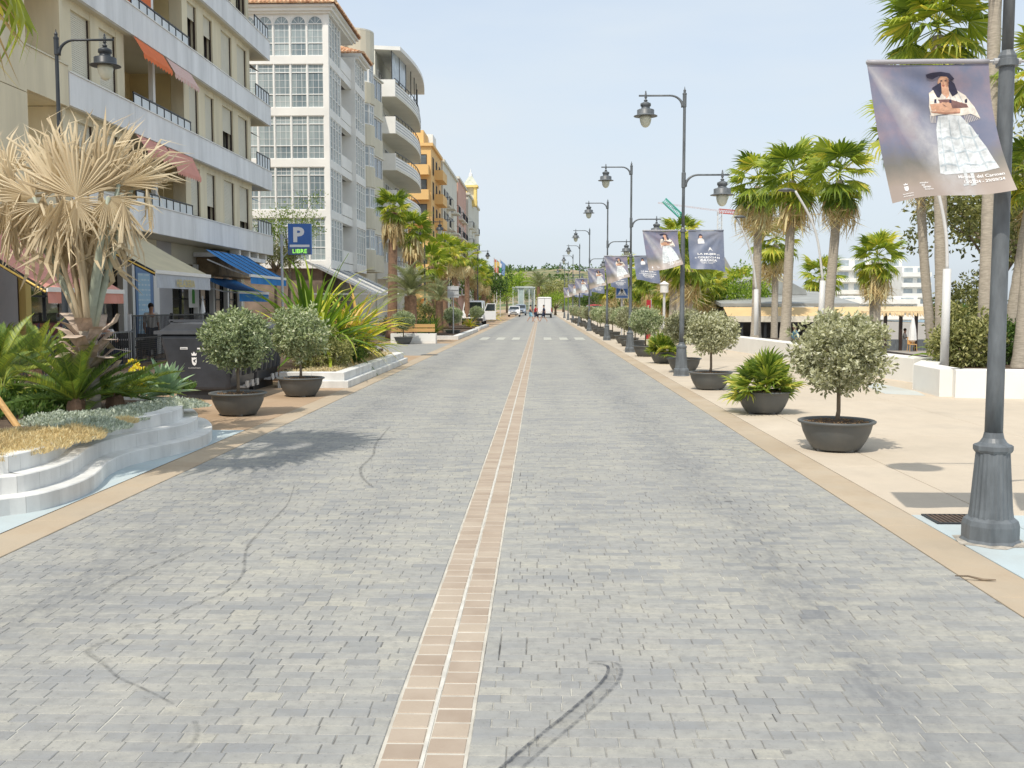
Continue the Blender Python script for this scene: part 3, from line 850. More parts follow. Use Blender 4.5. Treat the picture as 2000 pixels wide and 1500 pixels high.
def surf(mb, f, poly, off, m, grid=5, t=.5):
    """a flat printed shape laid on the cloth: the polygon (u,v) is cut in small cells that follow the surface"""
    from mathutils import geometry as G
    us = [p[0] for p in poly]; vs_ = [p[1] for p in poly]
    tri = G.tessellate_polygon([[Vector((p[0], p[1], 0)) for p in poly]])
    for tr in tri:
        P = [Vector((*poly[i][:2], 0)) for i in tr]
        L = max((P[0]-P[1]).length, (P[1]-P[2]).length, (P[2]-P[0]).length); k = max(1, min(7, int(L/.06)))
        idx = {}; vv = []; fs = []
        for i in range(k+1):
            for j in range(k+1-i):
                q = P[0] + (P[1]-P[0])*i/k + (P[2]-P[0])*j/k
                idx[(i,j)] = len(vv); vv.append(tuple(f(q.x, q.y, off)))
        for i in range(k):
            for j in range(k-i):
                fs.append((idx[(i,j)], idx[(i+1,j)], idx[(i,j+1)]))
                if j < k-i-1: fs.append((idx[(i+1,j)], idx[(i+1,j+1)], idx[(i,j+1)]))
        mb.add(vv, fs, m, t)
_txt = {}
def text_tris(s, bold=.0):
    """outline text as triangles, width normalised: list of verts, faces, w, h"""
    if s in _txt: return _txt[s]
    cu = bpy.data.curves.new('text', 'FONT'); cu.body = s; cu.size = 1; cu.resolution_u = 3; cu.offset = bold
    o = bpy.data.objects.new('text', cu); C.objects.link(o)
    dg = bpy.context.evaluated_depsgraph_get(); me = bpy.data.meshes.new_from_object(o.evaluated_get(dg))
    v = [tuple(q.co) for q in me.vertices]; f = [tuple(p.vertices) for p in me.polygons]
    bpy.data.objects.remove(o); bpy.data.curves.remove(cu); bpy.data.meshes.remove(me)
    x0 = min(q[0] for q in v); x1 = max(q[0] for q in v); y0 = min(q[1] for q in v); y1 = max(q[1] for q in v)
    r = ([((q[0]-x0)/(x1-x0), (q[1]-y0)/(y1-y0)) for q in v], f, (x1-x0)/(y1-y0)); _txt[s] = r; return r
def put_text(mb, f, s, u0, v1, w, h=None, off=.004, m=0, bold=.02, tilt=0):
    v, fc, asp = text_tris(s, bold); h = h or w/asp
    mb.add([tuple(f(u0+p[0]*w, v1-p[1]*h+tilt*p[0], off)) for p in v], fc, m)
CREST = [(-.5,.0),(-.5,.55),(-.35,.85),(0,1.0),(.35,.85),(.5,.55),(.5,0),(.2,.08),(0,0),(-.2,.08)]
CROWN = [(-.45,-.08),(.45,-.08),(.6,-.45),(.3,-.3),(0,-.6),(-.3,-.3),(-.6,-.45)]
def banner(label, loc, side, kind, shear, bulge, lift, ph, detail=True):
    t = thing('banner', label, 'banner', (0,0,0), 'banners hanging from the lamps')
    f = banner_fn(side, shear, bulge, lift, ph)
    b = MB(); nu, nv = 28, 28
    vv = []; uv = []
    for j in range(nv+1):
        for i in range(nu+1):
            vv.append(tuple(f(i/nu, j/nv))); uv.append((i/nu, j/nv, ph if side < 0 else ph+3))
    b.add(vv, [(j*(nu+1)+i, j*(nu+1)+i+1, (j+1)*(nu+1)+i+1, (j+1)*(nu+1)+i) for j in range(nv) for i in range(nu)])
    me = b.mesh('cloth', M['banner_scene'] if kind == 'figure' else M['banner_text'], True)
    at = me.attributes.new('buv', 'FLOAT_VECTOR', 'POINT'); at.data.foreach_set('vector', [c for q in uv for c in q])
    link('cloth', me, t)
    b = MB(); e = .95*side
    b.tube([(0,.0,.012),(e,.0,.012)], .010, 6); b.tube([(side*.05,0,.012),(side*.09,0,.012)], .022, 8)
    b.build('rod', M['metal_lite'], t)
    b = MB(); hem = [f(i/12, 0) for i in range(13)]; b.tube([(q.x, q.y, .012) for q in hem], .017, 8); b.build('hem', M['banner_scene'] if kind=='figure' else M['banner_text'], t, smooth=True)
    if kind == 'figure':
        b = MB(); sh = (0, 0)
        def S(poly, m, o): surf(b, f, poly, o, m)
        cx = .60
        S([(cx-.06,.37),(cx+.12,.36),(cx+.21,.46),(cx+.29,.62),(cx+.34,.80),(cx+.33,.80),(cx+.22,.815),(cx+.05,.82),(cx-.10,.83),(cx-.145,.82),(cx-.12,.62),(cx-.09,.47)], 0, .002)
        for k, (u0,u1,v) in enumerate(((cx-.09,cx+.25,.53),(cx-.115,cx+.29,.64),(cx-.13,cx+.325,.745))):   # flounces
            pts = [(u0+(u1-u0)*i/8, v+.012*math.sin(i*2.1+k)) for i in range(9)]; S(pts + [(p[0], p[1]+.014) for p in pts[::-1]], 1, .0028)
        for k in range(4):                                                                                  # folds
            u = cx-.05+.075*k; S([(u,.40),(u+.006,.40),(u+.05*(k-1.2)/2+.012,.62),(u+.08*(k-1.2)/2+.014,.80),(u+.08*(k-1.2)/2,.80)], 1, .0026)
        S([(cx-.115,.20),(cx-.03,.155),(cx+.1,.16),(cx+.2,.22),(cx+.26,.31),(cx+.29,.40),(cx+.22,.36),(cx+.14,.37),(cx-.02,.36),(cx-.115,.37),(cx-.13,.30)], 4, .0034)
        S([(cx-.12,.285),(cx-.0,.275),(cx+.14,.32),(cx+.13,.35),(cx-.0,.355),(cx-.11,.33)], 2, .0042)
        S([(cx-.05,.25),(cx+.06,.245),(cx+.20,.285),(cx+.21,.31),(cx+.08,.315),(cx+.0,.30)], 5, .0048)
        S([(cx-.03,.27),(cx+.06,.27),(cx+.07,.32),(cx-.02,.33)], 2, .0054)
        S([(cx+.005,.145),(cx+.06,.145),(cx+.065,.215),(cx+.035,.24),(cx+.0,.20)], 2, .0044)              # neck
        S([(cx-.075,.16),(cx+.0,.12),(cx+.0,.20),(cx-.03,.235),(cx-.05,.23)], 3, .0048); S([(cx+.06,.10),(cx+.11,.13),(cx+.14,.20),(cx+.09,.225),(cx+.065,.18)], 3, .0048)
        S([(cx+.02+.048*math.cos(a)*1.0, .122+.045*math.sin(a)) for a in [2*PI*i/12 for i in range(12)]], 2, .005)
        S([(cx-.125,.068),(cx-.07,.055),(cx+.0,.05),(cx+.07,.062),(cx+.11,.10),(cx+.09,.115),(cx+.05,.085),(cx-.02,.08),(cx-.07,.10),(cx-.115,.09)], 3, .0056)
        S([(cx+.055,.82),(cx+.085,.82),(cx+.075,.915),(cx+.03,.925),(cx+.025,.912),(cx+.055,.90)], 0, .002); S([(cx+.11,.82),(cx+.14,.82),(cx+.135,.915),(cx+.09,.925),(cx+.09,.91),(cx+.11,.90)], 0, .002)
        hx, hy = cx+.02, .122
        S([(hx-.028,hy-.012),(hx-.008,hy-.014),(hx-.010,hy-.007),(hx-.026,hy-.006)], 3, .0062); S([(hx+.010,hy-.014),(hx+.028,hy-.012),(hx+.026,hy-.006),(hx+.010,hy-.007)], 3, .0062)
        S([(hx-.002,hy-.006),(hx-.008,hy+.014),(hx+.004,hy+.015)], 6, .0062); S([(hx-.014,hy+.023),(hx,hy+.020),(hx+.012,hy+.023),(hx,hy+.030)], 7, .0062)
        S([(hx+.02,hy-.03),(hx+.046,hy-.01),(hx+.044,hy+.02),(hx+.02,hy+.042),(hx+.03,hy+.01)], 6, .0060); S([(cx-.12,.335),(cx-.0,.348),(cx+.13,.34),(cx+.13,.352),(cx-.0,.36),(cx-.11,.345)], 6, .0050)
        for k in range(9):                                                                                  # fringe of the shawl
            u = cx+.16+.014*k; S([(u,.355+.004*k),(u+.004,.355+.004*k),(u+.012,.43-.003*k),(u+.008,.43-.003*k)], 4, .0052)
            u = cx-.125+.012*k; 
            if k < 4: S([(u,.36),(u+.004,.36),(u+.003,.42),(u-.001,.42)], 4, .0052)
        for k in range(7): S([(cx-.08+.045*k,.25+.012*(k%3)),(cx-.06+.045*k,.245+.012*(k%3)),(cx-.065+.045*k,.275),(cx-.085+.045*k,.275)], (3,5,6)[k%3], .0056)
        for k in range(6): S([(cx-.06+.04*k,.20),(cx-.057+.04*k,.198),(cx-.062+.048*k,.28),(cx-.068+.048*k,.28)], 1, .0038)
        b.build('figure_print', [M['p_dress'],M['p_dress2'],M['p_skin'],M['p_hair'],M['p_shawl'],M['p_brown'],M['p_shade'],M['p_lip']], t)
        if detail:
            b = MB()
            put_text(b, f, 'Mirador del Carmen', .60, .862, .36, .026, tilt=0); put_text(b, f, '12/07/24 - 29/09/24', .64, .902, .31, .024)
            surf(b, f, [(.125+.032*p[0], .90+.038*p[1]) for p in CREST], .003, 0); surf(b, f, [(.125+.03*p[0], .895+.03*p[1]) for p in CROWN], .003, 0)
            put_text(b, f, 'Ayuntamiento', .085, .962, .085, .011); put_text(b, f, 'de Estepona', .088, .98, .08, .012)
            for k in range(4): put_text(b, f, ('mirador','del','carmen','Estepona')[k], .245+.01*k, .895+.018*k, (.08,.03,.07,.08)[k], .014)
            b.build('lettering', M['white_print'], t)
    else:
        b = MB()
        # small pale half figure above, then the title
        surf(b, f, [(.34+.05*math.cos(2*PI*i/10), .135+.04*math.sin(2*PI*i/10)) for i in range(10)], .003, 1)
        surf(b, f, [(.29,.08),(.34,.06),(.39,.085),(.405,.17),(.38,.15),(.37,.11),(.31,.11),(.30,.15),(.28,.16)], .0036, 2)
        surf(b, f, [(.30,.17),(.38,.17),(.44,.205),(.45,.30),(.27,.31),(.26,.21)], .003, 0)
        surf(b, f, [(.56,.46),(.585,.40),(.61,.40),(.68,.50),(.62,.46),(.58,.47),(.545,.52)], .003, 0)
        for s, u0, v, w, h in (('LA MUJER',.24,.615,.54,.062),('en la',.79,.605,.07,.03),('COLECCIÓN',.24,.695,.62,.064),('de',.155,.70,.05,.03),('ZULOAGA',.29,.775,.49,.062)):
            put_text(b, f, s, u0, v, w, h, bold=.035)
        put_text(b, f, 'Mirador del Carmen', .33, .81, .40, .022); put_text(b, f, '12/07/24 - 29/09/24', .36, .84, .3, .02)
        b.build('lettering', [M['white_print'], M['p_skin'], M['p_hair']], t)
    t.location = loc
    return t
BZ = 3.415
f_names = ['large banner with a woman in a white flounced dress on the nearest lamp', 'banner with the woman in white left of the second lamp post', 'banner with the woman in white left of the third lamp post, behind the crossing sign', 'banner with the woman in white left of the fourth lamp post', 'banner with the woman in white left of the fifth lamp post', 'banner with the woman in white left of the sixth lamp post', 'banner with the woman in white left of the seventh lamp post']
d_names = ['dark blue lettered banner right of the nearest lamp post', 'dark blue banner with the white exhibition title right of the second lamp post', 'dark blue lettered banner right of the third lamp post', 'dark blue lettered banner right of the fourth lamp post', 'dark blue lettered banner right of the fifth lamp post','dark blue lettered banner right of the sixth lamp post','dark blue lettered banner right of the seventh lamp post']
for i in range(7):
    par = [(.16,.20,.10,.3),(.14,.30,.16,2.1),(.12,.26,.22,4.0),(.1,.2,.2,5.2),(.08,.2,.1,1),(.1,.2,.15,2),(.1,.2,.1,3)][i]
    BZ = 3.415 if i else 3.315
    banner(f_names[i], (LX[i], lampY[i], BZ), -1, 'figure', *par, detail=i < 2)
    par = [(-.05,.2,.0,1.2),(.04,.22,.10,4.4),(.10,.26,.12,.8),(.06,.2,.1,2.2),(.04,.2,.1,1),(.05,.2,.1,2),(.05,.2,.1,3)][i]
    banner(d_names[i], (LX[i], lampY[i], BZ), 1, 'text', *par)

# ================================================================== SIGNS
def sign_post(name, label, x, y, h, r=.03): 
    t = thing(name, label, 'sign', (x, y, 0)); b = MB(); b.tube([(x,y,0),(x,y,h)], r, 8); b.build('post', M['metal_lite'], t); return t
t = sign_post('crosswalk_sign', 'blue pedestrian crossing sign on a post among the pots before the fourth lamp', 3.93, 49.6, 2.7)
x, y = 3.93, 49.53
b = MB(); b.box(x-.3,x+.3,y,y+.02,2.02,2.62); b.build('border', M['white'], t)
b = MB(); b.box(x-.275,x+.275,y-.006,y,2.16,2.595); b.box(x-.275,x+.275,y-.006,y,2.045,2.135); b.build('panel', M['sign_blue'], t)
b = MB(); b.poly([(x-.22,y-.009,2.18),(x+.22,y-.009,2.18),(x,y-.009,2.57)]); b.build('triangle', M['white_print'], t)
b = MB()
def flat(pts, m=0, yy=y-.012): b.poly([(x+p[0],yy,2.18+p[1]) for p in pts], m)
flat([(-.025+.03*math.cos(i*PI/4), .295+.03*math.sin(i*PI/4)) for i in range(8)]); flat([(-.04,.14),(.02,.14),(.03,.26),(-.05,.26)]); flat([(-.05,.25),(-.1,.17),(-.085,.16),(-.035,.22)]); flat([(.03,.25),(.07,.17),(.055,.16),(.02,.21)])
flat([(-.03,.15),(-.08,.03),(-.05,.03),(0,.14)]); flat([(0,.14),(.05,.03),(.08,.03),(.03,.15)])
for k in range(4): flat([(-.17+.09*k,.0),(-.12+.09*k,.0),(-.12+.09*k,.02),(-.17+.09*k,.02)])
b.build('walker_symbol', M['black_metal'], t)
t = sign_post('sign_back', 'blank grey back of a square road sign on a post before the left palms', -4.62, 54.5, 2.75)
b = MB(); b.box(-4.92,-4.32,54.43,54.46,2.1,2.7); b.build('panel', M['metal_lite'], t); b = MB(); b.box(-4.9,-4.34,54.40,54.43,2.25,2.28); b.box(-4.9,-4.34,54.40,54.43,2.5,2.53); b.build('rail', M['metal_lite'], t)
# parking sign with the green lit panel
py_ = 39.5
A = atd(562, 437, py_); B_ = atd(608, 497, py_)
t = thing('parking_sign', 'blue parking sign with a white P and a green lit LIBRE panel', 'sign', (A.x-.25, py_+.1, 0))
b = MB(); b.tube([(A.x-.28,py_+.12,0),(A.x-.28,py_+.12,A.z-.4)], .05, 8); b.build('post', M['metal_lite'], t)
b = MB(); b.tube([(A.x-.28,py_+.12,A.z-.55),(A.x,py_+.12,A.z-.55)], .025, 6); b.tube([(A.x-.28,py_+.12,B_.z-.15),(A.x,py_+.12,B_.z+.15)], .02, 6); b.build('bracket', M['metal_lite'], t)
W_, H_ = B_.x-A.x, A.z-B_.z
b = MB(); b.box(A.x,B_.x,py_,py_+.16,B_.z,A.z); b.build('case', M['sign_blue'], t)
b = MB(); b.box(A.x+.03,B_.x-.03,py_-.012,py_,B_.z+.02,B_.z+.2*H_); b.build('led_panel', M['led_panel'], t)
fpl = lambda u, v, off: Vector((A.x+u*W_, py_-off-.001, A.z-v*H_))
b = MB(); put_text(b, fpl, 'P', .23, .60, .48, .49, off=.006, bold=.045); surf(b, fpl, [(.07,.68),(.93,.68),(.93,.76),(.07,.76)], .006, 0); b.build('letter', M['white_print'], t)
b = MB(); put_text(b, fpl, 'LIBRE', .2, .955, .62, .13, off=.016, bold=.0); b.build('led_text', M['led_green'], t)

# ================================================================== WASTE CONTAINERS
M['bin'] = mat('bin_plastic', (.032,.036,.045), .42, .3, 3, .04, 60, spec=.5)
M['bin_lid'] = mat('bin_lid_plastic', (.07,.075,.085), .5, .25, 4, .04, 60)
def container(label, x0, x1, y0, y1):
    t = thing('waste_container', label, 'waste container', ((x0+x1)/2,(y0+y1)/2,0), 'waste containers')
    b = MB(); h0, h1 = .17, 1.17; e = .28
    v = [(x0+e,y0+.05,h0),(x1-.12,y0+.05,h0),(x1-.12,y1-.05,h0),(x0+e,y1-.05,h0),(x0+.04,y0,h1),(x1-.02,y0,h1),(x1-.02,y1,h1),(x0+.04,y1,h1)]
    b.add(v, [(3,2,1,0),(4,5,6,7),(0,1,5,4),(1,2,6,5),(2,3,7,6),(3,0,4,7)]); o = b.build('body', M['bin'], t)
    md = o.modifiers.new('bevel', 'BEVEL'); md.width = .07; md.segments = 3
    b = MB(); b.box(x0+.3,x1-.2,y0+.12,y1-.12,0,.17); b.build('foot_frame', M['black_metal'], t)
    b = MB(); b.box(x0-.03,x1+.03,y0-.03,y1+.03,1.17,1.23); o = b.build('rim', M['bin_lid'], t)
    b = MB(); b.slab([(x0+.05,1.23),(x1-.05,1.23),(x1-.22,1.33),(x0+.25,1.36)], 'y', y0+.04, y1-.04); o = b.build('lid', M['bin_lid'], t)
    b = MB(); b.bar((x0+.15,y0+.25,1.4),(x1-.2,y0+.25,1.4),.05); b.bar((x0+.2,y0+.25,1.3),(x0+.2,y0+.25,1.4),.05); b.bar((x1-.3,y0+.25,1.3),(x1-.3,y0+.25,1.4),.05); b.build('lid_handle', M['bin_lid'], t)
    for k in range(5):
        b = MB(); yy = y0+.18+k*(y1-y0-.36)/4; xx = x1-.07
        b.add([(xx-.02,yy-.07,.4),(xx+.03,yy-.05,.42),(xx+.03,yy+.05,.42),(xx-.02,yy+.07,.4),(x1-.03,yy-.07,1.02),(x1+.03,yy-.05,1.0),(x1+.03,yy+.05,1.0),(x1-.03,yy+.07,1.02)],[(1,2,6,5),(0,1,5,4),(2,3,7,6),(0,3,2,1),(4,5,6,7)])
        b.build('rib', M['bin_lid'], t)
    for k in range(3):
        b = MB(); yy = y0+.45+k*.32; b.box(x1-.08,x1+.08,yy,yy+.14,.2,.23); b.box(x1+.06,x1+.09,yy,yy+.14,.2,.32); b.build('pedal', M['metal_lite'], t)
    b = MB(); ff = lambda u, v, off: Vector((x0+.30+u*1.0, y0-off+.05*(1-(1.17-v-h0)/(h1-h0)), 1.17-v))
    surf(b, ff, [(.36+.085*p[0], .40+.15*p[1]) for p in CREST], .006, 0); surf(b, ff, [(.36+.085*p[0], .385+.14*p[1]) for p in CROWN], .006, 0)
    surf(b, ff, [(.34,.45),(.40,.43),(.37,.47),(.39,.50),(.35,.485)], .008, 1)
    put_text(b, ff, 'Ayuntamiento de Estepona', .25, .60, .22, .018, off=.006, bold=.01)
    surf(b, ff, [(.12,.225),(.25,.225),(.25,.265),(.12,.265)], .006, 0); put_text(b, ff, 'ORGANICO', .13, .258, .11, .022, off=.009, m=1)
    surf(b, ff, [(.42,.235),(.56,.235),(.56,.262),(.42,.262)], .006, 0)
    b.build('decals', [M['white_print'], M['bin']], t)
    return t
container('big dark waste container with white crest, behind the first potted tree on the left', -6.72, -5.35, 17.75, 19.45)
container('second dark waste container further back, partly behind the second potted tree', -6.72, -5.42, 19.75, 21.45)

# ================================================================== BENCH
t = thing('bench', 'white block bench with two wooden back slats at the side crossing', 'bench', (-6.2, 46, 0))
a = gp(763, 671); c = gp(851, 671)
x0, x1, y0 = a.x, c.x, a.y
b = MB(); b.box(x0, x1, y0, y0+.62, 0, .44); b.build('block', M['white_wall'], t)
for z in (.50,.62): pass
for z0 in (.52, .71):
    b = MB(); b.box(x0+.03, x1-.03, y0+.02, y0+.06, z0, z0+.15); b.build('slat', M['wood'], t)
b = MB()
for u in (.15,.5,.85): xx = x0+(x1-x0)*u; b.box(xx-.03,xx+.03,y0+.062,y0+.09,.44,.86)
b.build('bracket', M['black_metal'], t)
# ================================================================== BUILDINGS
# ---- beige apartment block on the left
FX = -12.2; WX = -12.5; YE = 46.8; GX_ = -13.4
ZB = [3.96 + 2.9*k for k in range(5)]
bb = thing('apartment_block', 'beige apartment block with long white balcony bands and roller shutters', 'building', (FX-3, 35, 0))
def bpart(name, f, m, parent=bb, **k):
    b = MB(); f(b); return b.build(name, m, parent, **k)
for k, z in enumerate(ZB):
    for y0, y1 in ((26.72, 31.05), (31.06, 36.2), (36.21, 41.4), (41.41, YE)):
        bpart('balcony_band', lambda b: b.box(FX-.12, FX, y0, y1, z, z+.84), M['band'])
        bpart('band_coping', lambda b: b.box(FX-.15, FX+.03, y0, y1, z+.842, z+.875), M['white'])
    bpart('floor_slab', lambda b: b.box(-22, FX-.122, 26.72, YE-.02, z, z+.2), M['cream'])
    bpart('band_end', lambda b: b.box(FX-4, FX-.122, YE-.14, YE-.002, z+.2, z+.84), M['band'])
WIN = [(27.55,28.75),(29.3,30.5),(36.75,37.75),(38.5,39.55),(40.6,42.0),(42.7,44.1)]
DROP = {0:[1,1,.92,.66,1,.78], 1:[1,1,1,1,.52,.95], 2:[1,1,.28,.38,1,1], 3:[.9,1,.6,1,.2,.25], 4:[1]*6}
_sh = {}
def shutter_mesh(w, h):
    key = (round(w,2), round(h,2))
    if key not in _sh:
        b = MB(); n_ = max(2, int(h/.055))
        for i in range(n_):
            z0 = h*i/n_; z1 = h*(i+1)/n_
            b.add([(0,0,z0),(0,w,z0),(.014,w,z0+.012),(.014,0,z0+.012),(.008,w,z1),(.008,0,z1)], [(0,1,2,3),(3,2,4,5)])
        _sh[key] = b.mesh('shutter', M['shutter'])
    return _sh[key]
for k in range(5):
    z0 = ZB[k]+.875; z1 = ZB[k]+2.9
    edges = [26.8] + [e for w in WIN[:2] for e in w] + [31.05]
    piers = [(26.8,27.55),(28.75,29.3),(30.5,31.05),(36.2,36.75),(37.75,38.5),(39.55,40.6),(42.0,42.7),(44.1,44.55)]
    for a, c in piers: bpart('wall_pier', lambda b: b.box(WX-.45, WX, a, c, ZB[k]+.2, z1), M['beige'])
    for a, c in WIN: bpart('lintel', lambda b: b.box(WX-.45, WX-.012, a, c, z1-.22, z1), M['beige'])
    for (a, c), dr in zip(WIN, DROP[k]):
        h = z1-.22-z0+.02; zs = z1-.22
        fr = bpart('window', lambda b: [b.box(WX-.30,WX-.22,a,a+.06,z0-.1,zs), b.box(WX-.30,WX-.22,c-.06,c,z0-.1,zs), b.box(WX-.30,WX-.22,a+.06,c-.06,zs-.06,zs), b.box(WX-.30,WX-.22,(a+c)/2-.03,(a+c)/2+.03,z0-.1,zs-.06), b.box(WX-.13,WX-.06,a,a+.035,z0-.1,zs), b.box(WX-.13,WX-.06,c-.035,c,z0-.1,zs)], M['dark_frame'])
        bpart('pane', lambda b: b.quad((WX-.26,a+.06,z0-.1),(WX-.26,c-.06,z0-.1),(WX-.26,c-.06,zs-.06),(WX-.26,a+.06,zs-.06)), M['glass'], fr)
        if dr < 1: bpart('curtain', lambda b: [b.quad((WX-.36,a+.06+.1*i,z0-.1),(WX-.32,a+.11+.1*i,z0-.1),(WX-.32,a+.11+.1*i,zs-.06),(WX-.36,a+.06+.1*i,zs-.06)) for i in range(int((c-a-.2)/.1)//2)], M['curtain'], fr)
        hh = h*dr; me = shutter_mesh(c-a-.07, hh)
        o = link('shutter', me, fr); o.location = Vector((WX-.11, a+.035, zs-hh)) - org(fr)
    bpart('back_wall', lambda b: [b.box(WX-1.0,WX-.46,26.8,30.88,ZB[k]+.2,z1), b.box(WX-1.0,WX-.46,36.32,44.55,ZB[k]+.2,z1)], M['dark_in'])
    # loggia
    och = M['loggia'] if 'loggia' in M else M.setdefault('loggia', mat('loggia_ochre', (.66,.54,.30), .85, .1, .8))
    bpart('loggia_wall', lambda b: [b.box(WX-2.0,WX-1.9,31.05,36.2,ZB[k]+.2,z1), b.box(WX-1.9,WX-.46,30.9,31.05,ZB[k]+.2,z1), b.box(WX-1.9,WX-.46,36.19,36.3,ZB[k]+.2,z1)], och)
    bpart('loggia_post', lambda b: b.box(WX-.25,WX-.1,33.6,33.8,ZB[k]+.84,z1), M['white'])
    bpart('loggia_door', lambda b: b.box(WX-1.9,WX-1.85,34.2,35.6,ZB[k]+.2,ZB[k]+2.4), M['cream'])
    rl = bpart('railing', lambda b: [b.box(FX-.09,FX-.05,31.08,36.18,ZB[k]+1.2,ZB[k]+1.24)]+[b.box(FX-.09,FX-.05,31.1+.63*i,31.13+.63*i,ZB[k]+.876,ZB[k]+1.2) for i in range(9)], M['black_metal'])
    for i in range(8): bpart('glass_panel', lambda b: b.quad((FX-.07,31.14+.63*i,ZB[k]+.88),(FX-.07,31.72+.63*i,ZB[k]+.88),(FX-.07,31.72+.63*i,ZB[k]+1.18),(FX-.07,31.14+.63*i,ZB[k]+1.18)), M['frost'] if 'frost' in M else M.setdefault('frost', mat('frosted_panel', (.62,.66,.68), .3, .08, 3)), rl)
    # corner balcony rail past the last window
    rl = bpart('railing', lambda b: [b.box(FX-.09,FX-.05,44.6,YE-.04,ZB[k]+1.42,ZB[k]+1.46)]+[b.box(FX-.09,FX-.05,44.6+.43*i,44.63+.43*i,ZB[k]+.876,ZB[k]+1.42) for i in range(6)], M['black_metal'])
    for i in range(5): bpart('glass_panel', lambda b: b.quad((FX-.07,44.64+.43*i,ZB[k]+.88),(FX-.07,45.02+.43*i,ZB[k]+.88),(FX-.07,45.02+.43*i,ZB[k]+1.40),(FX-.07,44.64+.43*i,ZB[k]+1.40)), M['frost'], rl)
    bpart('end_wall', lambda b: b.box(-22, WX-.46, 44.56, 44.75, ZB[k]+.2, z1), M['beige'])
    # left beige bay: pilaster, loggia with beige parapet
    bpart('pilaster', lambda b: b.box(WX-.6, FX+.06, 22.9, 24.35, ZB[k]-.15, z1-.17), M['beige'])
    bpart('beige_parapet', lambda b: b.box(FX-.14, FX-.02, 24.37, 26.7, ZB[k]-.05, ZB[k]+.98), M['beige'])
    bpart('parapet_coping', lambda b: b.box(FX-.18, FX+.01, 24.37, 26.7, ZB[k]+.983, ZB[k]+1.02), M['cream'])
    bpart('bay_wall', lambda b: [b.box(WX-1.6,WX-1.5,24.35,26.72,ZB[k]-.05,z1-.06), b.box(WX-1.5,FX-.14,26.55,26.715,ZB[k]+.9,z1-.06), b.box(WX-1.5,FX-.16,24.36,26.54,ZB[k]-.05,ZB[k]+.1)], M['beige'])
    fr = bpart('window', lambda b: [b.box(FX-.05,FX+.075,21.2,21.27,z0,z1-.3), b.box(FX-.05,FX+.075,22.7,22.77,z0,z1-.3)], M['white'])
    o = link('shutter', shutter_mesh(1.43, 1.75), fr); o.location = Vector((FX+.01, 21.27, z0)) - org(fr)
    bpart('bay_pier', lambda b: [b.box(WX-.6,FX,18.0,21.2,ZB[k]-.15,z1-.17), b.box(WX-.6,FX,22.77,22.89,ZB[k]-.15,z1-.17), b.box(WX-.6,FX,21.2,22.77,ZB[k]-.15,z0), b.box(WX-.6,FX,21.2,22.77,z1-.3,z1-.17)], M['beige'])
bpart('roof_edge', lambda b: b.box(-22, FX, 18, YE, ZB[4]+2.9, ZB[4]+3.3), M['band'])
b = MB(); b.lathe([(.02,0),(.14,.02),(.17,.1),(.14,.18),(.05,.24)], 12, (WX-1.35, 25.3, ZB[1]+1.65)); b.build('wall_lamp', M['white'], bb)
# air conditioner boxes and drain pipes on the facade
for y, z in ((43.3, ZB[0]-.62), (41.6, ZB[0]-.62)):
    o = bpart('air_conditioner', lambda b: b.box(GX_+.05, GX_+.4, y, y+.85, z, z+.55), M['white']); bpart('grille', lambda b: [b.box(GX_+.401, GX_+.41, y+.08, y+.5, z+.06+.07*i, z+.09+.07*i) for i in range(6)], M['metal_grey'], o)
# loggia awnings
def roll_awning(name, y0, y1, z1, out, drop, m, scal=True):
    b = MB(); xa = FX-.02; nn = 10
    b.quad((xa,y0,z1),(xa,y1,z1),(xa+out,y1,z1-drop),(xa+out,y0,z1-drop))
    for i in range(nn):
        a = y0+(y1-y0)*i/nn; c = y0+(y1-y0)*(i+1)/nn; zz = z1-drop
        b.poly([(xa+out,a,zz),(xa+out,c,zz),(xa+out,c,zz-.10),(xa+out,(a+c)/2,zz-.18),(xa+out,a,zz-.10)])
    return b.build(name, m, bb)
def stripe_canvas(name, c1, c2, axis='Y', per=.12):
    n = NT(name); sx = n.n('ShaderNodeSeparateXYZ'); n.l(n.coord('World'), sx.inputs[0])
    f = n.math('GREATER_THAN', n.math('FRACT', n.math('DIVIDE', sx.outputs[axis], per)), .5)
    n.bsdf(n.mix(f, c1, c2), .85); return n.m
M['stripe'] = stripe_canvas('striped_canvas', (.62,.30,.26), (.68,.60,.54), 'Y', .14)
roll_awning('awning', 31.1, 33.55, ZB[2]-.02, .3, .5, M['orange_awn']); roll_awning('awning', 33.75, 36.15, ZB[2]-.02, .3, .5, M['stripe'])
roll_awning('awning', 31.1, 33.55, ZB[1]-.02, .35, .5, M['pink_awn']); roll_awning('awning', 33.75, 36.15, ZB[1]-.02, .3, .7, M['pink_awn'])
bpart('roller_screen', lambda b: b.box(FX-.4,FX-.38,31.1,33.55,ZB[3]-1.75,ZB[3]), M['orange_awn'])
for k in (1,2,3): bpart('corner_awning', lambda b: b.quad((WX-1.2,44.8,ZB[k]-.05),(WX-1.2,46.6,ZB[k]-.05),(WX-.1,46.6,ZB[k]-.55),(WX-.1,44.8,ZB[k]-.55)), M['blue_awn'] if k == 1 else M['dark_in'])
